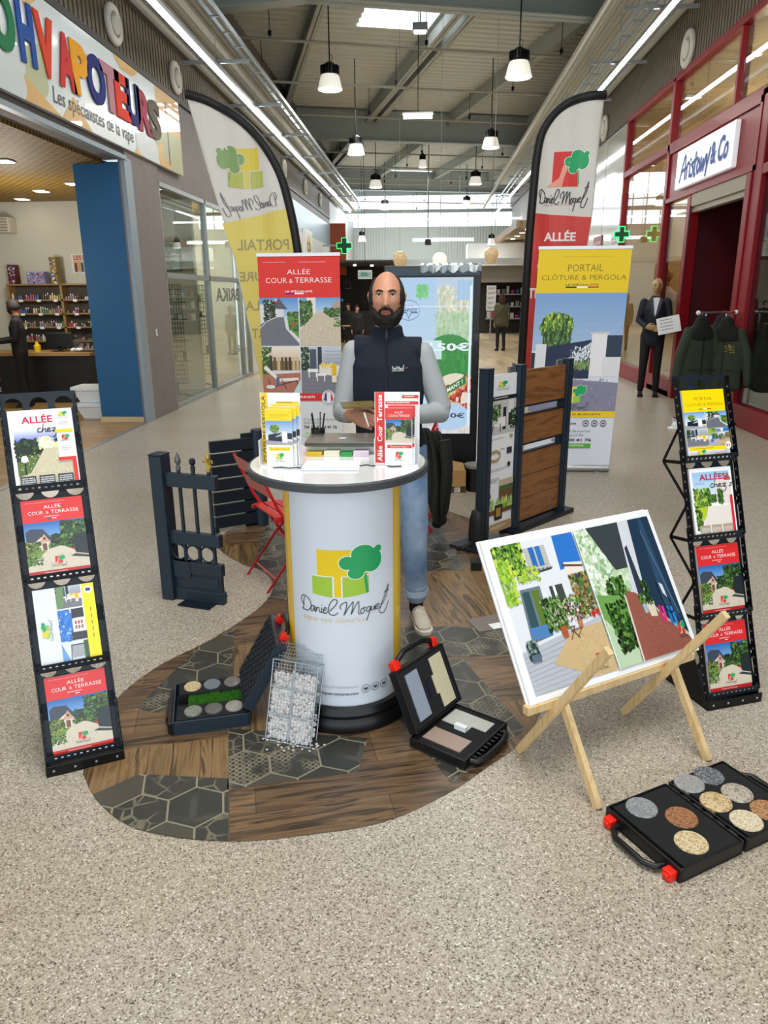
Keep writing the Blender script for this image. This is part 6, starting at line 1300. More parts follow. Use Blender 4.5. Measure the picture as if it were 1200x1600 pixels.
def hand_mesh(b, wrist, d, up, side, curl=.5, s=1.0, spread=.0, thumb_in=.3):
    """palm from the wrist along d, back of the hand faces up, side = thumb side"""
    d = Vector(d).normalized(); sd = Vector(side); sd = (sd-d*sd.dot(d)).normalized(); up = sd.cross(d) if sd.cross(d).dot(Vector(up)) > 0 else d.cross(sd); w = Vector(wrist)
    loft(b, [(w-d*.02*s, .026*s, .019*s, sd), (w+d*.02*s, .032*s, .018*s, sd), (w+d*.055*s, .041*s, .0155*s, sd), (w+d*.085*s, .042*s, .013*s, sd)], 14)
    L = [.078, .088, .082, .064]
    for i in range(4):
        o = w+d*(.088-.004*abs(i-1))*s+sd*(.030-.020*i)*s; a = 0; p = [o-d*.02*s, o]; dirc = d; l = L[i]*s
        for k, fr in enumerate((.42, .32, .26)):
            a += curl*(.75+.08*i)*(1 if k else .7); dd = d*math.cos(a)-up*math.sin(a)+sd*spread*(1.5-i)*.15; p.append(p[-1]+dd*l*fr)
        loft(b, [(q, r*s, r*s*.95, sd) for q, r in zip(p, (.0105, .0105, .0095, .0088, .0075))], 10)
    o = w+d*.022*s+sd*.026*s; t1 = o+(sd*.7+d*.6-up*.25).normalized()*.038*s; t2 = t1+(d*.85+sd*(.35-thumb_in)-up*.4).normalized()*.034*s; t3 = t2+(d*.8-sd*thumb_in-up*.45).normalized()*.026*s
    loft(b, [(o-d*.005, .015*s, .014*s, sd), (t1, .0125*s, .012*s, sd), (t2, .0105*s, .0105*s, sd), (t3, .008*s, .008*s, sd)], 10)
SKIN = mat('skin', '#c58d70', .5, var=.05, scale=14); N, L, bs = nodes(SKIN); bs.inputs['Subsurface Weight'].default_value = .12; bs.inputs['Subsurface Radius'].default_value = (.01, .004, .002)
HAIR = mat('dark_hair', '#17110e', .75, var=.5, scale=220, bump=.6); NAVY = mat('navy_softshell', '#0b1526', .9, var=.08, scale=60, bump=.15)
SHIRT = mat('heather_grey_knit', '#9fa5a6', .85, var=.1, scale=240, bump=.15); EYEW = mat('eye_white', '#e6e0da', .2)
def jeans_mat():
    m = mat('washed_denim', '#7d9cc0', .8, bump=.15, scale=120); N, L, b = nodes(m); tc = N.new('ShaderNodeTexCoord'); nz = N.new('ShaderNodeTexNoise'); nz.inputs['Scale'].default_value = 5; nz.inputs['Detail'].default_value = 3; L.new(tc.outputs['Object'], nz.inputs[0])
    r = ramp(N, [(.35, '#5f80a8'), (.65, '#a9c0da')]); L.new(nz.outputs[0], r.inputs[0]); L.new(r.outputs[0], b.inputs['Base Color']); return m
DENIM = jeans_mat()
# ---- the man at the counter
mx, my = -.2, 3.55
g = thing('person', 'bearded man in navy vest and grey sleeves standing behind the counter', 'person', (mx, my, 0))
HC = Vector((.012, -.02, 1.632)); MH = Matrix.Translation(HC)
LW, RW = Vector((-.150, -.215, 1.125)), Vector((.10, -.22, 1.12))     # wrists
LE, RE = Vector((-.205, -.01, 1.10)), Vector((.270, -.01, 1.10)); LS, RSh = Vector((-.148, .005, 1.405)), Vector((.178, .005, 1.395))
b = B(); headgrid(b, MH)
loft(b, [((.012, .02, 1.36), .075, .07), ((.012, .012, 1.46), .058, .058), ((.012, .0, 1.54), .056, .06), ((.012, .01, 1.6), .055, .06)])
loft(b, [((.02, .01, .95), .15, .095), ((.015, .0, 1.1), .135, .095), ((.012, 0, 1.28), .14, .1), ((.012, .01, 1.36), .11, .08), ((.012, .015, 1.43), .08, .06)], 20)
for S_, E_, W_ in ((LS, LE, LW), (RSh, RE, RW)): loft(b, [(S_+Vector((0, 0, -.03)), .034, .034), ((S_+E_)/2, .038, .038), (E_, .036, .036), ((E_+W_)/2, .034, .034), (W_, .024, .022)], 12)
HL, HR = Vector((-.075, .0, .93)), Vector((.105, .0, .93)); KL, KR = Vector((-.10, -.03, .5)), Vector((.145, -.035, .5)); AL, AR = Vector((-.12, .03, .09)), Vector((.155, .01, .09))
for h, k, a_ in ((HL, KL, AL), (HR, KR, AR)): loft(b, [(h, .075, .08), (k, .05, .055), (k-Vector((0, -.01, .12)), .05, .055), (a_, .034, .038), (a_-Vector((0, 0, .05)), .03, .035)], 12)
hand_mesh(b, LW+Vector((.008, -.02, 0)), (.78, -.45, -.2), (-.1, -.7, .9), (0, .35, 1), .75, .95)
hand_mesh(b, RW+Vector((-.01, -.01, 0)), (-.8, -.4, -.15), (.1, -.7, .9), (0, .35, 1), .7, .95)
for s in (-1, 1):   # ears
    loft(b, [(HC+Vector((s*.074, .012, -.028)), .006, .010, (1, 0, 0)), (HC+Vector((s*.081, .012, -.008)), .007, .015, (1, 0, 0)), (HC+Vector((s*.085, .014, .014)), .008, .018, (1, 0, 0)), (HC+Vector((s*.083, .012, .026)), .006, .012, (1, 0, 0))], 10)
remesh(b, 'body', SKIN, g, .0038, 2)
for s in (-1, 1):
    c = HC+Vector((s*.031, -.0775, .0155)); eb_ = B().ball(c, .0118, 16).build('eyeball', EYEW, g, smooth=1.2)
    B().ball(c+Vector((0, -.0080, .0005)), (.0063, .0046, .0060), 12).build('iris', mat('iris_brown', '#160b06', .3), eb_, smooth=1.2)
    B().tube([headpt(s*q, t, .0015)+HC for q, t in ((.17, .165), (.3, .185), (.48, .195), (.68, .16))], [(.004, .003), (.0052, .004), (.005, .004), (.002, .002)], 8).build('eyebrow', HAIR, g, smooth=1.2)
    B().tube([c+Vector((dx, -.0102+.35*abs(dx)**1.2, .0055-.18*abs(dx)*abs(dx)*60)) for dx in (-.012, -.006, 0, .006, .012)], .0024, 6).build('eyelid', mat('eyelid', '#4a2c20', .6), g, smooth=1.2)
B().tube([headpt(p, t, .001)+HC for p, t in ((-.27, -.352), (-.13, -.338), (0, -.345), (.13, -.338), (.27, -.352))], [(.002, .002), (.0042, .0042), (.0046, .0046), (.0042, .0042), (.002, .002)], 8).tube([headpt(p, t, .001)+HC for p, t in ((-.25, -.36), (-.12, -.385), (0, -.392), (.12, -.385), (.25, -.36))], [(.002, .002), (.005, .005), (.0058, .0055), (.005, .005), (.002, .002)], 8).build('lips', mat('lips', '#a85c54', .45), g, smooth=1.2)
def m_hair(p, q):     # receding: bare crown in front, hair on the sides and back
    ap = abs(p); z = q.z; 
    if ap < .95 and z < .1: return 0
    front = .95+.55*max(0, (z-.02)/.09)
    v = (ap-front)*6
    low = (z+.045)/.02 if ap > 1.9 else (z+.03)/.02
    top = 1 if ap > 1.7 else min(1, (.1+(ap-1)*.03-z)/.015)
    return max(0, min(v, low, top, 1, (.094-z)/.01))
headshell('hair', MH, m_hair, .009, HAIR, g)
def m_beard(p, q):
    ap = abs(p); x, z = abs(q.x), q.z
    if ap > 1.52: return 0
    upper = -.034-.03*g2(ap-.55, .35) if ap < 1.15 else -.034+.09*(ap-1.15)
    v = (upper-z)/.008
    if x < .030 and z > -.0545: v = min(v, 1) if z < -.0385 else 0     # moustache under the nose
    if x < .026 and -.074 < z < -.050: v = min(v, max((x-.022)/.005, (abs(z+.0605)-.0098)/.003))
    return max(0, min(1, v))
headshell('beard', MH, m_beard, lambda q: .008+.016*max(0, min(1, (-q.z-.04)/.05))+.008*max(0, min(1, (abs(q.x)-.02)/.03))*max(0, min(1, (-q.z-.015)/.03)), HAIR, g, rough=.003)
for s in (-1, 1): B().tube([HC+Vector((s*.002, -.114, -.040)), HC+Vector((s*.014, -.111, -.044)), HC+Vector((s*.026, -.100, -.052)), HC+Vector((s*.031, -.093, -.066))], [(.006, .0065), (.0065, .0075), (.006, .0075), (.004, .006)], 10).build('moustache', HAIR, g, smooth=1.2)
b = B(); loft(b, [((.012, -.066, 1.516), .036, .026), ((.012, -.068, 1.538), .05, .034), ((.012, -.052, 1.565), .06, .042)], 14); remesh(b, 'beard_tip', HAIR, g, .005, 1)
# vest
b = B(); loft(b, [((.02, .0, .83), .168, .118), ((.02, .0, .95), .165, .118), ((.015, -.003, 1.08), .162, .118), ((.013, -.004, 1.22), .178, .12), ((.013, 0, 1.32), .183, .115), ((.013, .008, 1.385), .168, .098), ((.013, .012, 1.425), .115, .08), ((.013, .012, 1.45), .08, .07)], 28)
loft(b, [((.013, .012, 1.42), .082, .074), ((.013, .004, 1.475), .074, .07), ((.013, .0, 1.508), .07, .068)], 20, ends=False)
for S_ in (LS, RSh): loft(b, [(Vector((.013, .01, 1.40)), .07, .06, (0, 1, 0)), (S_*.97+Vector((.0, .0, .04)), .064, .066, (0, 1, 0))], 14, ends=False)
vest_ = remesh(b, 'vest', NAVY, g, .006, 3)
b = B(); b.tube([(.013, -.128+.0*z, z) for z in (.86, .95)]+[(.013, -.124, 1.08), (.013, -.127, 1.22), (.013, -.118, 1.32), (.013, -.095, 1.39), (.012, -.078, 1.44), (.012, -.078, 1.5)], [(.004, .004)]*8, 6); b.box(.008, .018, -.088, -.08, 1.455, 1.485); b.build('zip', BLACK, vest_)
a = Art(); hand(a, 'name', 0, .012, .055, .016, '#e8ecef', .0016); a.rect(.058, .016, .004, .004, '#d84030'); a.rect(.066, .017, .004, .004, '#e8a040'); a.words(0, .002, .07, .007, '#dfe4e8', 1); a.build('embroidery', PRINT, vest_, fn=lambda x, y, z: (.04+x, -.1295+.25*(x)**1-z+.0, 1.305+y))
for nm, S_, E_, W_ in (('l', LS, LE, LW), ('r', RSh, RE, RW)):
    b = B(); u_ = (S_+E_)/2; loft(b, [(S_+Vector((0, 0, -.014)), .054, .054), (u_, .056, .056), (E_+Vector((0, 0, .02)), .052, .054), (E_, .052, .05), ((E_+W_)/2, .046, .046), (W_+(E_-W_)*.08, .036, .036)], 16)
    for q in (.35, .55, .8): c = E_+(W_-E_)*q; loft(b, [(c-(W_-E_).normalized()*.006, .047-.006*q, .047-.006*q), (c+(W_-E_).normalized()*.006, .050-.006*q, .050-.006*q)], 14)
    remesh(b, 'sleeve', SHIRT, g, .006, 2)
b = B()
for h, k, a_ in ((HL, KL, AL), (HR, KR, AR)):
    loft(b, [(h, .1, .11), (h*.6+k*.4, .088, .095), (k+Vector((0, 0, .04)), .07, .075), (k-Vector((0, -.004, .05)), .065, .07), (k*.45+a_*.55, .06, .066), (a_+Vector((0, 0, .07)), .055, .06)], 18, ends=False)
    for q in (0.02, .10, .5): c = a_*(1-q)+k*q+Vector((0, 0, .05)); loft(b, [(c, .058, .062), (c+Vector((0, 0, .012)), .062, .067), (c+Vector((0, 0, .024)), .058, .062)], 16)
loft(b, [((.015, 0, .9), .155, .11), ((.015, 0, 1.0), .15, .11)], 20)
jn_ = remesh(b, 'jeans', DENIM, g, .006, 2)
for h in (AL, AR):
    b = B(); loft(b, [(h+Vector((0, 0, .055)), .061, .066), (h+Vector((0, 0, .085)), .062, .067)], 20, ends=False); b.build('turned_cuff', mat('cuff_denim', '#b4c4d6', .8), jn_, smooth=.8)
    b = B(); loft(b, [(h+Vector((0, .0, -.02)), .038, .042), (h+Vector((0, 0, .07)), .037, .041)], 14); b.build('sock', BLACK, g, smooth=1)
SHOE = mat('off_white_leather', '#c9c0ae', .55, var=.12, scale=30); SOLE = mat('shoe_sole', '#d8d2c4', .6)
def shoe(c, ang, par, m=SHOE, ms=SOLE, s=1.0, laces=True):
    M = Matrix.Translation((c.x, c.y, 0)) @ Matrix.Rotation(ang, 4, 'Z') @ Matrix.Diagonal((s, s, s, 1))
    ol = [(0, .075), (.03, .06), (.034, .0), (.036, -.06), (.046, -.12), (.043, -.165), (.024, -.195), (0, -.2), (-.022, -.192), (-.040, -.16), (-.044, -.12), (-.036, -.06), (-.034, 0), (-.03, .06)]
    B().prism(smooth_line(ol+[ol[0]], 3)[:-1], .024, M).build('sole', ms, par, bevel=.004)
    b = B(); q = lambda *p: M @ Vector(p); sd = tuple(M.to_3x3() @ Vector((1, 0, 0)))
    loft(b, [(q(0, .045, .05), .033, .036, sd), (q(0, 0, .052), .036, .04, sd), (q(0, -.06, .046), .038, .034, sd), (q(0, -.12, .036), .042, .024, sd), (q(0, -.165, .03), .034, .016, sd)], 16); loft(b, [(q(0, .03, .05), .036, .042), (q(0, .022, .095), .036, .042)], 16)
    up_ = remesh(b, 'upper', m, par, .005, 2)
    if laces:
        b = B()
        for k in range(5): yy = -.03-.018*k; zz = .094-.009*k; b.tube([q(-.024, yy, zz-.012), q(0, yy-.004, zz+.0015), q(.024, yy, zz-.012)], .003, 6)
        b.tube([q(0, -.03, .086), q(.02, -.05, .085), q(.03, -.02, .075)], .0025, 6).tube([q(0, -.03, .086), q(-.022, -.05, .084), q(-.03, -.02, .075)], .0025, 6); b.build('laces', mat('laces', '#e6e0d2', .7), up_)
shoe(AL, -.1, g); shoe(Vector((.165, .0, 0)), .22, g)
tag(B().box(-.075, .075, -.05, .05, 0, .006, 0, Matrix.Translation((mx-.105, my-.285, 1.175)) @ Matrix.Rotation(.25, 4, 'Z') @ Matrix.Rotation(.12, 4, 'X')).build('leaflet', mat('leaflet_yellow', '#6f6038', .4, var=.6, scale=40)), 'yellow brown leaflet held in the man\'s hand', 'leaflet')
tag(B().tube([(mx-.075, my-.335, 1.15), (mx-.055, my-.345, 1.09)], [.004, .003], 8).build('pen', WHITE), 'white pen held between the man\'s fingers', 'pen')

# ---- simple clothed figures
def figure(name, label, cat, loc, rz, H, top, legs, hairm, skin, arms, jw=1.0, coat=0, hair='short', shoes=None, head_turn=0, vox=.009, group=None, seated=False):
    g = thing(name, label, cat, loc, rz, group); k = H/1.75
    hc = Vector((0, -.015, 1.63))*k; MHd = Matrix.Translation(hc) @ Matrix.Rotation(head_turn, 4, 'Z'); b = B(); headgrid(b, MHd, 40, 30, k)
    loft(b, [(Vector((0, .02, 1.4))*k, .07*k, .065*k), (Vector((0, .01, 1.5))*k, .054*k, .056*k), (Vector((0, .0, 1.56))*k, .052*k, .056*k)])
    loft(b, [(Vector((0, 0, .95))*k, .14*k, .09*k), (Vector((0, 0, 1.1))*k, .125*k, .09*k), (Vector((0, 0, 1.3))*k, .15*k, .095*k), (Vector((0, .01, 1.42))*k, .1*k, .06*k)])
    leg = [(Vector((s*.09, 0, .92))*k, Vector((s*.1, -.02, .5))*k, Vector((s*.11, .02, .08))*k) for s in (-1, 1)]
    if seated: leg = [(Vector((s*.09, 0, .92))*k, Vector((s*.1, -.4, .9))*k, Vector((s*.1, -.38, .5))*k) for s in (-1, 1)]
    for h, kk, a_ in leg: loft(b, [(h, .07*k, .075*k), (kk, .048*k, .05*k), (a_, .034*k, .036*k)], 10)
    for (S_, E_, W_, d, up, sd) in arms:
        S_, E_, W_ = (Vector(q)*k for q in (S_, E_, W_)); loft(b, [(S_, .044*k, .044*k), (E_, .036*k, .036*k), (W_, .024*k, .022*k)], 10)
        hand_mesh(b, W_, d, up, sd, .5, k)
    remesh(b, 'body', skin, g, vox*.65, 1)
    b = B(); c = coat; zb = .89-c
    loft(b, [(Vector((0, 0, zb))*k, (.17+.12*c)*jw*k, (.115+.1*c)*jw*k), (Vector((0, 0, .95))*k, .165*jw*k, .115*jw*k), (Vector((0, 0, 1.1))*k, .155*jw*k, .115*jw*k), (Vector((0, 0, 1.3))*k, .175*jw*k, .118*jw*k), (Vector((0, .008, 1.4))*k, .155*jw*k, .09*jw*k), (Vector((0, .012, 1.45))*k, .085*k, .07*k)], 20)
    for (S_, E_, W_, *_) in arms:
        S_, E_, W_ = (Vector(q)*k for q in (S_, E_, W_)); loft(b, [(S_, .062*jw*k, .062*jw*k), ((S_+E_)/2, .058*jw*k, .058*jw*k), (E_, .053*jw*k, .053*jw*k), (W_+(E_-W_)*.1, .040*k, .040*k)], 14)
    remesh(b, 'jacket', top, g, vox, 2)
    b = B()
    for h, kk, a_ in leg: loft(b, [(h, .09*k, .095*k), (kk, .062*k, .066*k), (a_+Vector((0, 0, .02)), .048*k, .052*k)], 14)
    loft(b, [(Vector((0, 0, .9))*k, .14*k, .1*k), (Vector((0, 0, 1.0))*k, .14*k, .1*k)]); remesh(b, 'trousers', legs, g, vox, 1)
    if shoes:
        for h, kk, a_ in leg: shoe(a_, 0, g, shoes, shoes, k, False)
    if hair == 'short': headshell('hair', MHd, lambda p, q: max(0, min(1, (abs(p)-.9)*5, (q.z+.05)/.02)) if q.z < .055 else 1, .014, hairm, g, 60, 44, scale=k)
    if hair == 'bob': 
        b = B(); loft(b, [(hc+Vector((0, .03, -.12))*k, .095*k, .08*k), (hc+Vector((0, .035, 0))*k, .11*k, .1*k), (hc+Vector((0, .02, .08))*k, .095*k, .1*k)], 18); remesh(b, 'hair', hairm, g, vox, 2)
    return g, k, hc
DOWN = [((s*.165, .01, 1.40), (s*.21, .03, 1.12), (s*.22, -.03, .88), (0, -.1, -1), (s, 0, 0), (0, -1, 0)) for s in (-1, 1)]
OLIVE = mat('olive_parka', '#4a4a34', .85, var=.12, scale=30, bump=.3); BLK = mat('black_cloth', '#0c0d10', .85, bump=.2)
gg, k, hc = figure('person', 'person in an olive jacket and black trousers walking away on the right', 'person', (2.2, 22.7, 0), PI+.2, 1.60, OLIVE, BLK, mat('auburn_hair', '#3a1f14', .8, var=.4, scale=60), SKIN, DOWN, 1.32, .0, 'bob', BLK)
B().tube([(-.12, .15, 1.35), (.0, .165, 1.2), (.15, .15, .98)], [(.012, .006)]*3, 6).build('bag_strap', BLK, gg)
gg, k, hc = figure('person', 'bearded shopkeeper in black seen in profile behind the left shop counter', 'person', (-6.27, 11.2, 0), -1.2, 1.62, BLK, BLK, HAIR, mat('skin_dim', '#9c6a50', .6), [((-.165, .01, 1.4), (-.2, -.05, 1.12), (-.1, -.3, 1.1), (.3, -1, .1), (0, 0, 1), (1, 0, 0)), ((.165, .01, 1.4), (.2, -.02, 1.12), (.1, -.28, 1.08), (-.3, -1, .1), (0, 0, 1), (-1, 0, 0))], 1.05, 0, 'short', BLK, -.3)
headshell('beard', Matrix.Translation(hc) @ Matrix.Rotation(-.3, 4, 'Z'), lambda p, q: max(0, min(1, (1.5-abs(p))*4, (-.04-q.z)/.01)), .012, HAIR, gg, 50, 40, scale=k)
# cafe guests behind the man
CAFE = [(-3.15, 27.0, .2, 1.72, '#0d0e12', 'standing person in black near the dark brick cafe wall', 0), (-3.35, 24.0, .5, 1.40, '#5a1a20', 'person in a dark red top left of the seated cafe guests', 0), (-2.55, 24.5, -.2, 1.38, '#101216', 'cafe guest in dark clothes just left of the man\'s shoulder', 0), (-2.0, 21.5, .3, 1.36, '#17181c', 'cafe guest in black half hidden by the man\'s vest', 0), (-3.2, 22.0, .8, 1.25, '#8d7460', 'small cafe guest in a light brown top behind the banner edge', 0)]
for x, y, rz, H, c, lb, _ in CAFE: figure('person', lb, 'person', (x, y, 0), rz, H, mat('cloth_'+c[1:], c, .85), BLK, HAIR, SKIN, DOWN, 1.0, 0, 'short', BLK, vox=.014)
for i, (x, y) in enumerate(((-3.0, 23.2), (-2.3, 23.0))):
    t = thing('cafe_table', ['cafe table before the dark brick wall, farther left', 'cafe table before the dark brick wall, nearer the man'][i], 'table', (x, y, 0), 0, 'cafe tables'); B().lathe([(.32, .72), (.32, .75)], 24).build('table_top', OAK, t); B().lathe([(.03, .02), (.03, .72)], 12).lathe([(.22, 0), (.2, .02)], 20).build('pedestal', BLACKM, t)
tag(B().box(-3.75, -1.4, 28.5, 29.1, 0, 1.05).build('cafe_counter', mat('counter_dark', '#1c1a1a', .5)), 'long dark cafe counter before the brick wall', 'counter')
tag(B().box(-3.7, -3.2, 28.8, 28.9, 1.05, 1.5).build('menu_screen', mat('teal_screen', '#1f4a5a', .3, emit='#2b7890', es=.6)), 'small teal lit screen on the cafe counter', 'screen')
# mannequins
MSK = mat('mannequin_skin', '#b08a5c', .35, coat=.3); SUIT = mat('midnight_suit', '#0d1426', .7)
gg, k, hc = figure('mannequin', 'bald mannequin in midnight blue suit and bow tie at the red shop door', 'mannequin', (3.66, 12.45, 0), -.25, 1.87, SUIT, mat('black_trousers', '#0a0a0d', .75), HAIR, MSK, [((-.165, .01, 1.4), (-.22, -.03, 1.14), (-.11, -.22, 1.05), (.9, -.3, -.1), (0, -1, .3), (0, 0, 1)), ((.165, .01, 1.4), (.22, -.03, 1.14), (.13, -.22, 1.02), (-.9, -.3, .0), (0, -1, .3), (0, 0, 1))], 1.0, .05, 'none', BLK, 0, .008)
B().prism([(-.055, 1.47), (.055, 1.47), (.03, 1.3), (0, 1.2), (-.03, 1.3)], .02, Matrix.Translation((0, -.125, 0)) @ Matrix(((1, 0, 0, 0), (0, 0, -1, 0), (0, 1, 0, 0), (0, 0, 0, 1))) @ Matrix.Diagonal((k, k, 1, 1))).build('shirt_front', WHITE, gg)
for s in (-1, 1): B().ball(hc+Vector((s*.033, -.094, .018)), (.013, .012, .006), 8).build('painted_eye', BLACK, gg)
B().tube([hc+Vector((-.02, -.108, -.066)), hc+Vector((0, -.114, -.066)), hc+Vector((.02, -.108, -.066))], .005, 5).build('painted_mouth', mat('mouth_paint', '#7a4a34', .5), gg)
B().prism([(-.045, .02), (0, .006), (.045, .02), (.045, -.02), (0, -.006), (-.045, -.02)], .02, Matrix.Translation((0, -.128, 1.485*k)) @ Matrix.Rotation(PI/2, 4, 'X')).build('bow_tie', BLACK, gg)
for s in (-1, 1): B().prism([(s*.05, 1.48), (s*.085, 1.42), (s*.06, 1.28), (s*.005, 1.16), (s*.02, 1.3)], .012, Matrix.Translation((0, -.138, 0)) @ Matrix(((1, 0, 0, 0), (0, 0, -1, 0), (0, 1, 0, 0), (0, 0, 0, 1))) @ Matrix.Diagonal((k, k, 1, 1))).build('lapel', mat('lapel_satin', '#141c34', .3), gg)
card = thing('notice_card', 'white notice card held by the suited mannequin', 'card', (3.78, 12.08, 1.16), -.25); MC = Matrix.Rotation(-.22, 4, 'Y') @ Matrix.Rotation(-.25, 4, 'X')
B().box(-.17, .17, -.004, .004, -.13, .13, 0, MC).build('card', WHITE, card); a = Art()
for q in range(4): a.words(-.12, .07-.05*q, .24, .025, '#5a5a60', 1)
a.build('print', PRINT, card, fn=lambda x, y, z: MC @ Vector((x, -.0045-z, y)))
t = thing('mannequin_torso', 'shirt mannequin with orange head and number 2 behind the red shop window', 'mannequin', (4.35, 14.2, .0)); b = B(); loft(b, [((0, 0, .9), .15, .1), ((0, 0, 1.2), .16, .11), ((0, 0, 1.5), .2, .12), ((0, 0, 1.64), .16, .09), ((0, 0, 1.72), .07, .06)], 18)
for s in (-1, 1): loft(b, [((s*.2, 0, 1.6), .06, .06), ((s*.26, 0, 1.3), .05, .05), ((s*.27, -.03, 1.1), .04, .04)], 12)
remesh(b, 'shirt', mat('pale_shirt', '#d9c4b8', .8), t, .012, 2); b = B(); loft(b, [((0, 0, 1.7), .05, .05), ((0, 0, 1.8), .05, .05)], 12); headgrid(b, Matrix.Translation((0, 0, 1.93)), 36, 26); remesh(b, 'head', mat('orange_head', '#c26a24', .4), t, .01, 1); B().lathe([(.02, .03), (.02, .9)], 10).lathe([(.18, 0), (.16, .03)], 20).build('stand', STEEL, t)
a = Art(); a.text('2', -.06, 1.4, .04, 1.56, '#16181c', .03); a.build('number', PRINT, t, fn=lambda x, y, z: (x, -.135-z, y))
# clothes rail with jackets
t = thing('clothes_rail', 'chrome clothes rail with green hunting jackets before the red door', 'clothes rail', (3.5, 9.75, 0)); CHR = mat('chrome', '#c8ccd0', .15, .9)
b = B(); b.tube([(-.12, -.1, 1.40), (.42, .15, 1.40)], .015, 10).tube([(.0, .0, .05), (.0, .0, 1.39)], .014, 10).tube([(.3, .13, .05), (.3, .13, 1.39)], .012, 10); b.build('rail', CHR, t, smooth=1.2)
B().ball((-.13, -.1, 1.40), .03, 12).ball((.43, .155, 1.40), .03, 12).build('end_knob', WHITE, t, smooth=1.2); B().box(-.02, .02, -.02, .02, 1.02, 1.1).build('clamp', WHITE, t); B().box(-.2, .5, -.03, .03, .03, .06).box(-.2, -.14, -.25, .25, .0, .04).box(.44, .5, -.25, .25, 0, .04).build('base', CHR, t)
HG = mat('hunting_green', '#2f3a2a', .85, var=.15, scale=20, bump=.3); HD = mat('hunting_dark', '#10140f', .85)
def jacket(loc, rz, s, label, badge=False):
    t = thing('jacket', label, 'jacket', loc, rz, 'green jackets on the chrome rail'); b = B()
    loft(b, [((0, 0, .0), .25*s, .09), ((0, 0, .25), .235*s, .085), ((0, .0, .5), .22*s, .08), ((0, 0, .66), .2*s, .07), ((0, 0, .74), .1*s, .055)], 22, ends=False)
    loft(b, [((0, 0, .0), .25*s, .09), ((0, 0, .02), .25*s, .09)], 22)
    for q in (-1, 1): loft(b, [((q*.17*s, 0, .66), .065, .06), ((q*.28*s, -.02, .38), .062, .06), ((q*.33*s, -.04, .05), .05, .048)], 14)
    remesh(b, 'coat_body', HG, t, .009, 2)
    b = B(); loft(b, [((0, -.005, .60), .205*s, .088), ((0, -.005, .67), .19*s, .08), ((0, -.01, .75), .1*s, .07), ((0, -.01, .80), .08, .06)], 20); remesh(b, 'dark_yoke', HD, t, .009, 2)
    B().box(-.006, .006, -.098, -.088, .0, .62).box(-.2*s, -.06*s, -.096, -.085, .2, .205).box(.06*s, .2*s, -.096, -.085, .2, .205).build('zip_and_pockets', HD, t)
    if badge:
        a = Art(); a.leaves(-.0, .42, .12, .1, ['#b0963c', '#8a7a34'], 22, .012); a.build('yellow_badge', PRINT, t, fn=lambda x, y, z: (x, -.099-z, y))
    B().tube([(-.15*s, 0, .7), (0, 0, .8), (.15*s, 0, .7)], .008, 6).tube([(0, 0, .8), (0, 0, .86), (.015, 0, .89), (0, 0, .905)], .004, 6).build('hanger', OAK, t)
jacket((3.38, 9.55, .52), .35, 1.0, 'dark green jacket open at the front, nearest the mannequin'); jacket((3.72, 9.62, .50), -.35, .95, 'green jacket with yellow badge in the middle of the rail', True); jacket((3.80, 9.98, .52), -.6, .9, 'green jacket farthest right on the chrome rail', True)
t = thing('white_slipper', 'small white slipper on the floor before the clothes rail', 'slipper', (3.12, 9.3, 0)); B().lathe([(.09, 0), (.1, .02), (.09, .03)], 16, sx=1, sy=.6).build('sole', WHITE, t); B().ball((.02, 0, .05), (.075, .05, .05), 12).build('upper', WHITE, t, smooth=1.2)
t = thing('shoe_rack', 'chrome display with pale garments behind the dark right window', 'display rack', (4.7, 8.3, 0)); B().tube([(0, 0, .1), (0, 0, 1.5)], .02, 8).box(-.3, .3, -.3, .3, 0, .03).build('stand', CHR, t); B().box(-.3, .3, -.25, .25, 1.2, 1.23).box(-.3, .3, -.25, .25, .9, .93).build('shelf', BLACK, t)
b = B()
for q in range(5): b.ball((-.2+.1*q, 0, 1.29), (.06, .09, .05), 10)
b.build('folded_garment', mat('mauve_cloth', '#b9a2a8', .8), t)

# ============================================================ LEFT SHOP GOODS
t = thing('shelving_unit', 'oak shelving unit full of small bottles on the back wall of the left shop', 'shelves', (-7.3, 13.05, 0)); b = B()
for x in (0, .95, 2.0): b.box(x-.02, x+.02, -.12, .12, .3, 1.86)
for z in (1.86, 1.60, 1.37, 1.14, .90): b.box(-.02, 2.02, -.12, .12, z-.015, z+.01)
b.build('frame', OAK, t); B().box(0, 2, .1, .12, .3, 1.86).build('back_panel', mat('shelf_back', '#4a4238', .8), t)
b = B()
for z in (1.60, 1.37, 1.14):
    for x in (.18, .5, .8, 1.15, 1.5): b.box(x, x+.07, -.135, -.122, z-.03, z+.01)
b.build('price_tags', WHITE, t)
BC = ['#d8d8d4', '#6a4aa0', '#b03a4a', '#2c5a9a', '#1a1c20', '#c9b070', '#4a8a6a', '#8a8e94', '#b0605a']; Rb = random.Random(12)
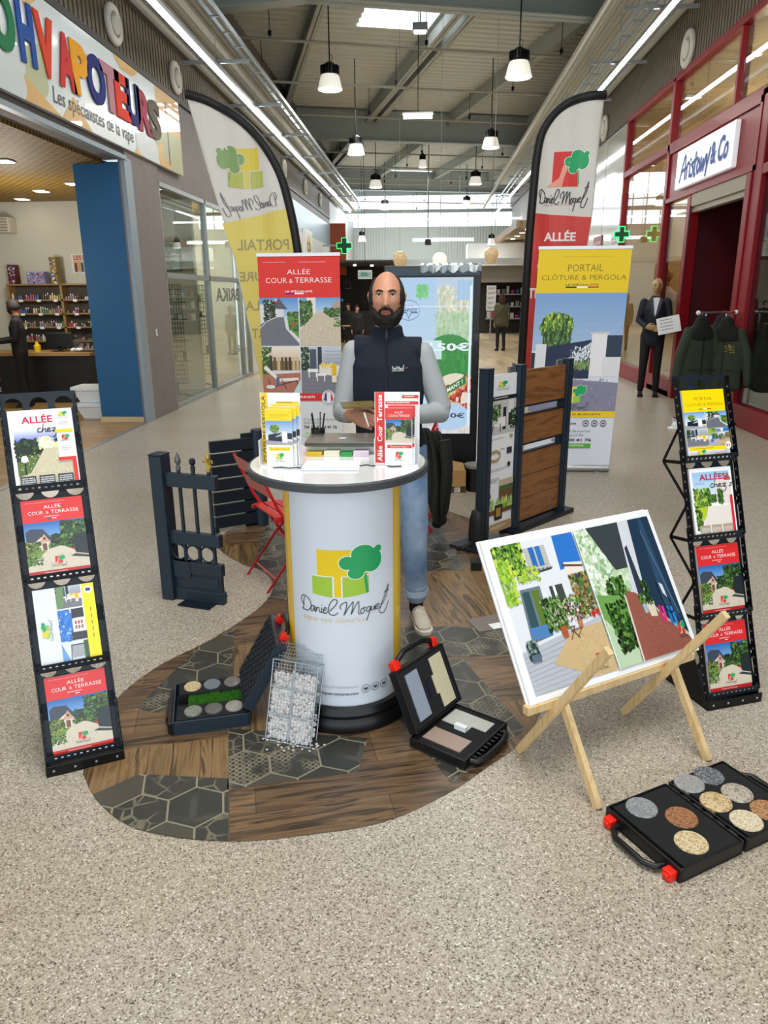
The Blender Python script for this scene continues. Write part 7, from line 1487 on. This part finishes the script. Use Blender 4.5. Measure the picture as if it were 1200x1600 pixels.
for r, z in enumerate((1.61, 1.38, 1.15, .91)):
    x = .05; nb = 0
    while x < 1.93:
        if abs(x-.95) < .05: x += .08; nb = 0; continue
        kind = Rb.random(); h = .07+.05*Rb.random() if x < .95 else .045+.05*Rb.random(); w_ = .017; c = BC[(int(x*7)+r*2) % 9] if Rb.random() < .7 else Rb.choice(BC)
        bt = B(); bt.lathe([(w_, 0), (w_, h*.7), (w_*.5, h*.78), (w_*.5, h)], 8); o = thing('bottle', '', 'bottle', (-7.3+x, 12.98, z), 0, 'bottles on the oak shelves')
        nb += 1; o['label'] = 'small %s bottle, %s from the left in the %s bay of the %s oak shelf' % (dict(zip(BC, ['white', 'purple', 'red', 'blue', 'black', 'tan', 'green', 'grey', 'rose']))[c], ORD[nb-1], 'left' if x < .95 else 'right', ['top', 'second', 'third', 'lowest'][r])
        B().lathe([(w_, 0), (w_, h*.7), (w_*.6, h*.75)], 8).build('bottle_body', mat('bottle_'+c[1:], c, .35), o); B().lathe([(w_*.6, h*.74), (w_*.55, h)], 8).build('cap', WHITE if Rb.random() < .5 else BLACK, o)
        x += .041+(.06 if Rb.random() < .12 else 0)
for i, (x, w_, h, c, lb) in enumerate(((.02, .13, .32, '#5a1a2a', 'tall dark red box standing on top of the shelving'), (.35, .32, .2, '#8a8ab0', 'multicoloured packet display on top of the shelving'), (.78, .12, .44, '#8a7a3a', 'tall olive box standing on top of the shelving'))):
    t2 = thing('display_box', lb, 'box', (-7.3+x, 13.05, 1.87)); B().box(0, w_, -.08, .08, 0, h).build('carton', mat('carton_%d' % i, c, .5), t2); a = Art(); a.leaves(.01, .01, w_-.02, h-.02, [BC[k_] for k_ in (0, 1, 2, 3, 4)], 26, .025); a.clip = None; a.build('print', PRINT, t2, fn=lambda X, Y, z: (X, -.081-z, Y))
t2 = thing('wall_poster', 'wide colourful poster on the cream wall above the shelving', 'poster', (-6.25, 13.33, 2.05)); B().box(-.02, .98, -.02, 0, 0, .32).build('panel', WHITE, t2); a = Art(); u = a.at(0, .01, .96, .3); u.rect(0, 0, 1, 1, '#c9b79a'); u.text('LES PACKS', .02, .72, .5, .95, '#c42a3a', .02)
for q in range(16): u.rect(.02+.06*q, .05+.05*(q % 2), .05, .5, R.choice(['#c43a2a', '#2f7a3a', '#c9a22a', '#3a4a7a', '#e8e0d0', '#7a2a4a']))
a.build('print', PRINT, t2, fn=lambda X, Y, z: (X, -.021-z, Y))
t2 = thing('wall_picture', 'small white picture frame under the wide poster', 'frame', (-5.85, 13.33, 1.8)); B().box(-.14, .14, -.02, 0, 0, .02).box(-.14, .14, -.02, 0, .2, .22).box(-.14, -.12, -.02, 0, .02, .2).box(.12, .14, -.02, 0, .02, .2).build('frame', WHITE, t2)
tag(B().box(-5.95, -5.85, 13.33, 13.35, 2.38, 2.48).build('wall_switch', WHITE), 'white square switch on the cream wall above the poster', 'switch')
t2 = thing('air_conditioner', 'beige air conditioner high on the cream wall at the left edge', 'air conditioner', (-7.55, 13.2, 2.72)); B().box(-.35, .35, -.12, .14, 0, .26).build('casing', mat('ac_beige', '#c9c3b0', .5), t2, bevel=.02)
b = B()
for q in range(5): b.box(-.32, .32, -.128, -.12, .03+.045*q, .045+.045*q)
b.build('louvres', mat('ac_dark', '#8c8878', .5), t2)
t2 = thing('shop_counter', 'long dark shop counter with oak top in the left shop', 'counter', (-6.0, 11.9, 0)); B().box(-2.2, .62, -.3, .3, 0, .74).build('body', mat('counter_black', '#0b0c0e', .45), t2); B().box(-2.25, .66, -.34, .34, .75, .80).build('worktop', OAK, t2)
a = Art(); a.text('GIRACLE', -1.25, .18, -.9, .25, '#c9cdd2', .02); a.rect(-1.3, .58, .06, .12, '#c8c8cc'); a.rect(-1.12, .6, .06, .1, '#b07a6a'); a.rect(-.95, .5, .05, .14, '#d0d0d4'); a.rect(-.95, .35, .06, .1, '#a04a4a'); a.build('front_print', PRINT, t2, fn=lambda X, Y, z: (X, -.301-z, Y))
t2 = thing('monitor', 'black monitor standing on the left shop counter', 'monitor', (-5.95, 11.85, .80)); B().box(-.22, .22, -.02, .02, .05, .3).build('screen_back', BLACK, t2, bevel=.01); B().box(-.03, .03, -.02, .03, 0, .08).box(-.1, .1, -.08, .08, 0, .01).build('stand', BLACK, t2)
tag(B().lathe([(.05, 0), (.055, .1), (.03, .12), (.02, .16)], 14).build('yellow_bottle', mat('yellow_plastic', '#e0b818', .4), M=Matrix.Translation((-6.28, 11.75, .80))), 'yellow bottle on the left shop counter beside the monitor', 'bottle')
t2 = thing('display_tray', 'clear stepped tray of small goods on the left shop counter', 'display tray', (-5.45, 11.85, .80)); B().box(-.22, .3, -.12, .12, 0, .01).box(-.22, .3, .1, .12, 0, .2).box(-.22, -.21, -.12, .12, 0, .2).box(.29, .3, -.12, .12, 0, .2).build('tray', CLEAR, t2); b = B()
for q in range(14): b.box(-.2+.035*q, -.175+.035*q, -.05, 0, .02, .05+.04*(q % 3))
b.build('small_goods', mat('goods_mix', '#8d8078', .6, var=.6, scale=30), t2)
b = B()
for q in range(6): b.ball((-5.72+.03*q, 11.78, .83+.01*(q % 2)), (.035, .03, .025), 8)
tag(b.build('tissue', WHITE), 'crumpled white tissue on the left shop counter', 'tissue')
PS = mat('polystyrene', '#dfe6ea', .6)
def tub(loc, rz, label):
    t = thing('white_tub', label, 'tub', loc, rz, 'stacked white tubs'); b = B(); b.add([(-.2, -.14, 0), (.2, -.14, 0), (.2, .14, 0), (-.2, .14, 0), (-.27, -.19, .17), (.27, -.19, .17), (.27, .19, .17), (-.27, .19, .17)], [(0, 3, 2, 1), (4, 5, 6, 7), (0, 1, 5, 4), (1, 2, 6, 5), (2, 3, 7, 6), (3, 0, 4, 7)]); b.build('tub_body', PS, t, bevel=.01); B().box(-.30, .30, -.21, .21, .17, .225).build('rim', PS, t, bevel=.012); return t
tub((-4.62, 10.15, 0), .0, 'white tub on the floor beside the blue panel, bottom one'); tub((-4.65, 10.17, .225), .05, 'white tub stacked on another beside the blue panel, top one')
tag(B().ball((-4.97, 10.1, .34), (.05, .05, .08), 10).build('white_roll', PS), 'white rolled object at the left of the upper tub', 'roll')
t2 = thing('electric_outlet', 'small outlet plate on the grey rendered pillar', 'outlet', (XL+.03, 10.3, 1.12)); B().box(0, .012, -.02, .02, 0, .09).build('plate', WHITE, t2); B().box(.012, .014, -.01, .01, .02, .07).build('socket', GREY, t2)
for i, (x, y, lb) in enumerate(((-4.15, 12.1, 'black wire display tower near the grey pillar, behind glass'), (-4.2, 13.6, 'black wire display stand with shelves farther along the window'))):
    t2 = thing('wire_display', lb, 'display stand', (x, y, 0)); b = B()
    for q in range(9): b.tube([(-.18+.045*q, 0, .25), (-.18+.045*q, 0, 1.85)], .006, 4)
    for q in range(22): b.tube([(-.18, 0, .25+.075*q), (.18, 0, .25+.075*q)], .006, 4)
    b.build('wire_grid', BLACKM, t2); b = B()
    for z in (.62, .95, 1.28, 1.55): b.box(-.2, .26, -.14, .0, z, z+.012)
    b.build('shelf', BLACK, t2); b = B(); b.tube([(0, 0, .08), (0, 0, .3)], .02, 8)
    for q in range(5): b.bar((0, 0, .08), (.26*math.cos(q*1.257), .26*math.sin(q*1.257), .05), .03, .02)
    b.build('castor_base', BLACKM, t2)
    for q in range(9):
        zz = (.632, .962, 1.292, 1.562)[q % 4]; c = ['#c9a08c', '#7a8a94', '#d8d0c4', '#3a4a4a', '#b0563c'][q % 5]; tag(B().box(0, .05, 0, .05, 0, .08+.03*(q % 3)).build('trinket', mat('trk_'+c[1:], c, .5), M=Matrix.Translation((x-.18+.085*(q//2), y-.09, zz))), 'small %s item on the %s shelf of the %s' % (['peach', 'blue grey', 'cream', 'dark green', 'rust'][q % 5], ['lowest', 'second', 'third', 'top'][q % 4], 'wire tower near the grey pillar' if i == 0 else 'wire stand farther along the window'), 'trinket', 'trinkets on the wire displays')
t2 = thing('framed_picture', 'dark framed picture hanging high inside the left window', 'picture', (-4.55, 13.0, 2.05)); B().box(-.25, .35, -.02, .02, 0, .5).build('frame', BLACK, t2); a = Art(); a.rect(-.22, .03, .54, .44, '#8fa4a4'); a.leaves(-.2, .05, .5, .4, ['#b4c4c4', '#5a7070', '#dfe6e4', '#7a6a4a'], 60, .04); a.build('print', PRINT, t2, fn=lambda X, Y, z: (X, -.021-z, Y))
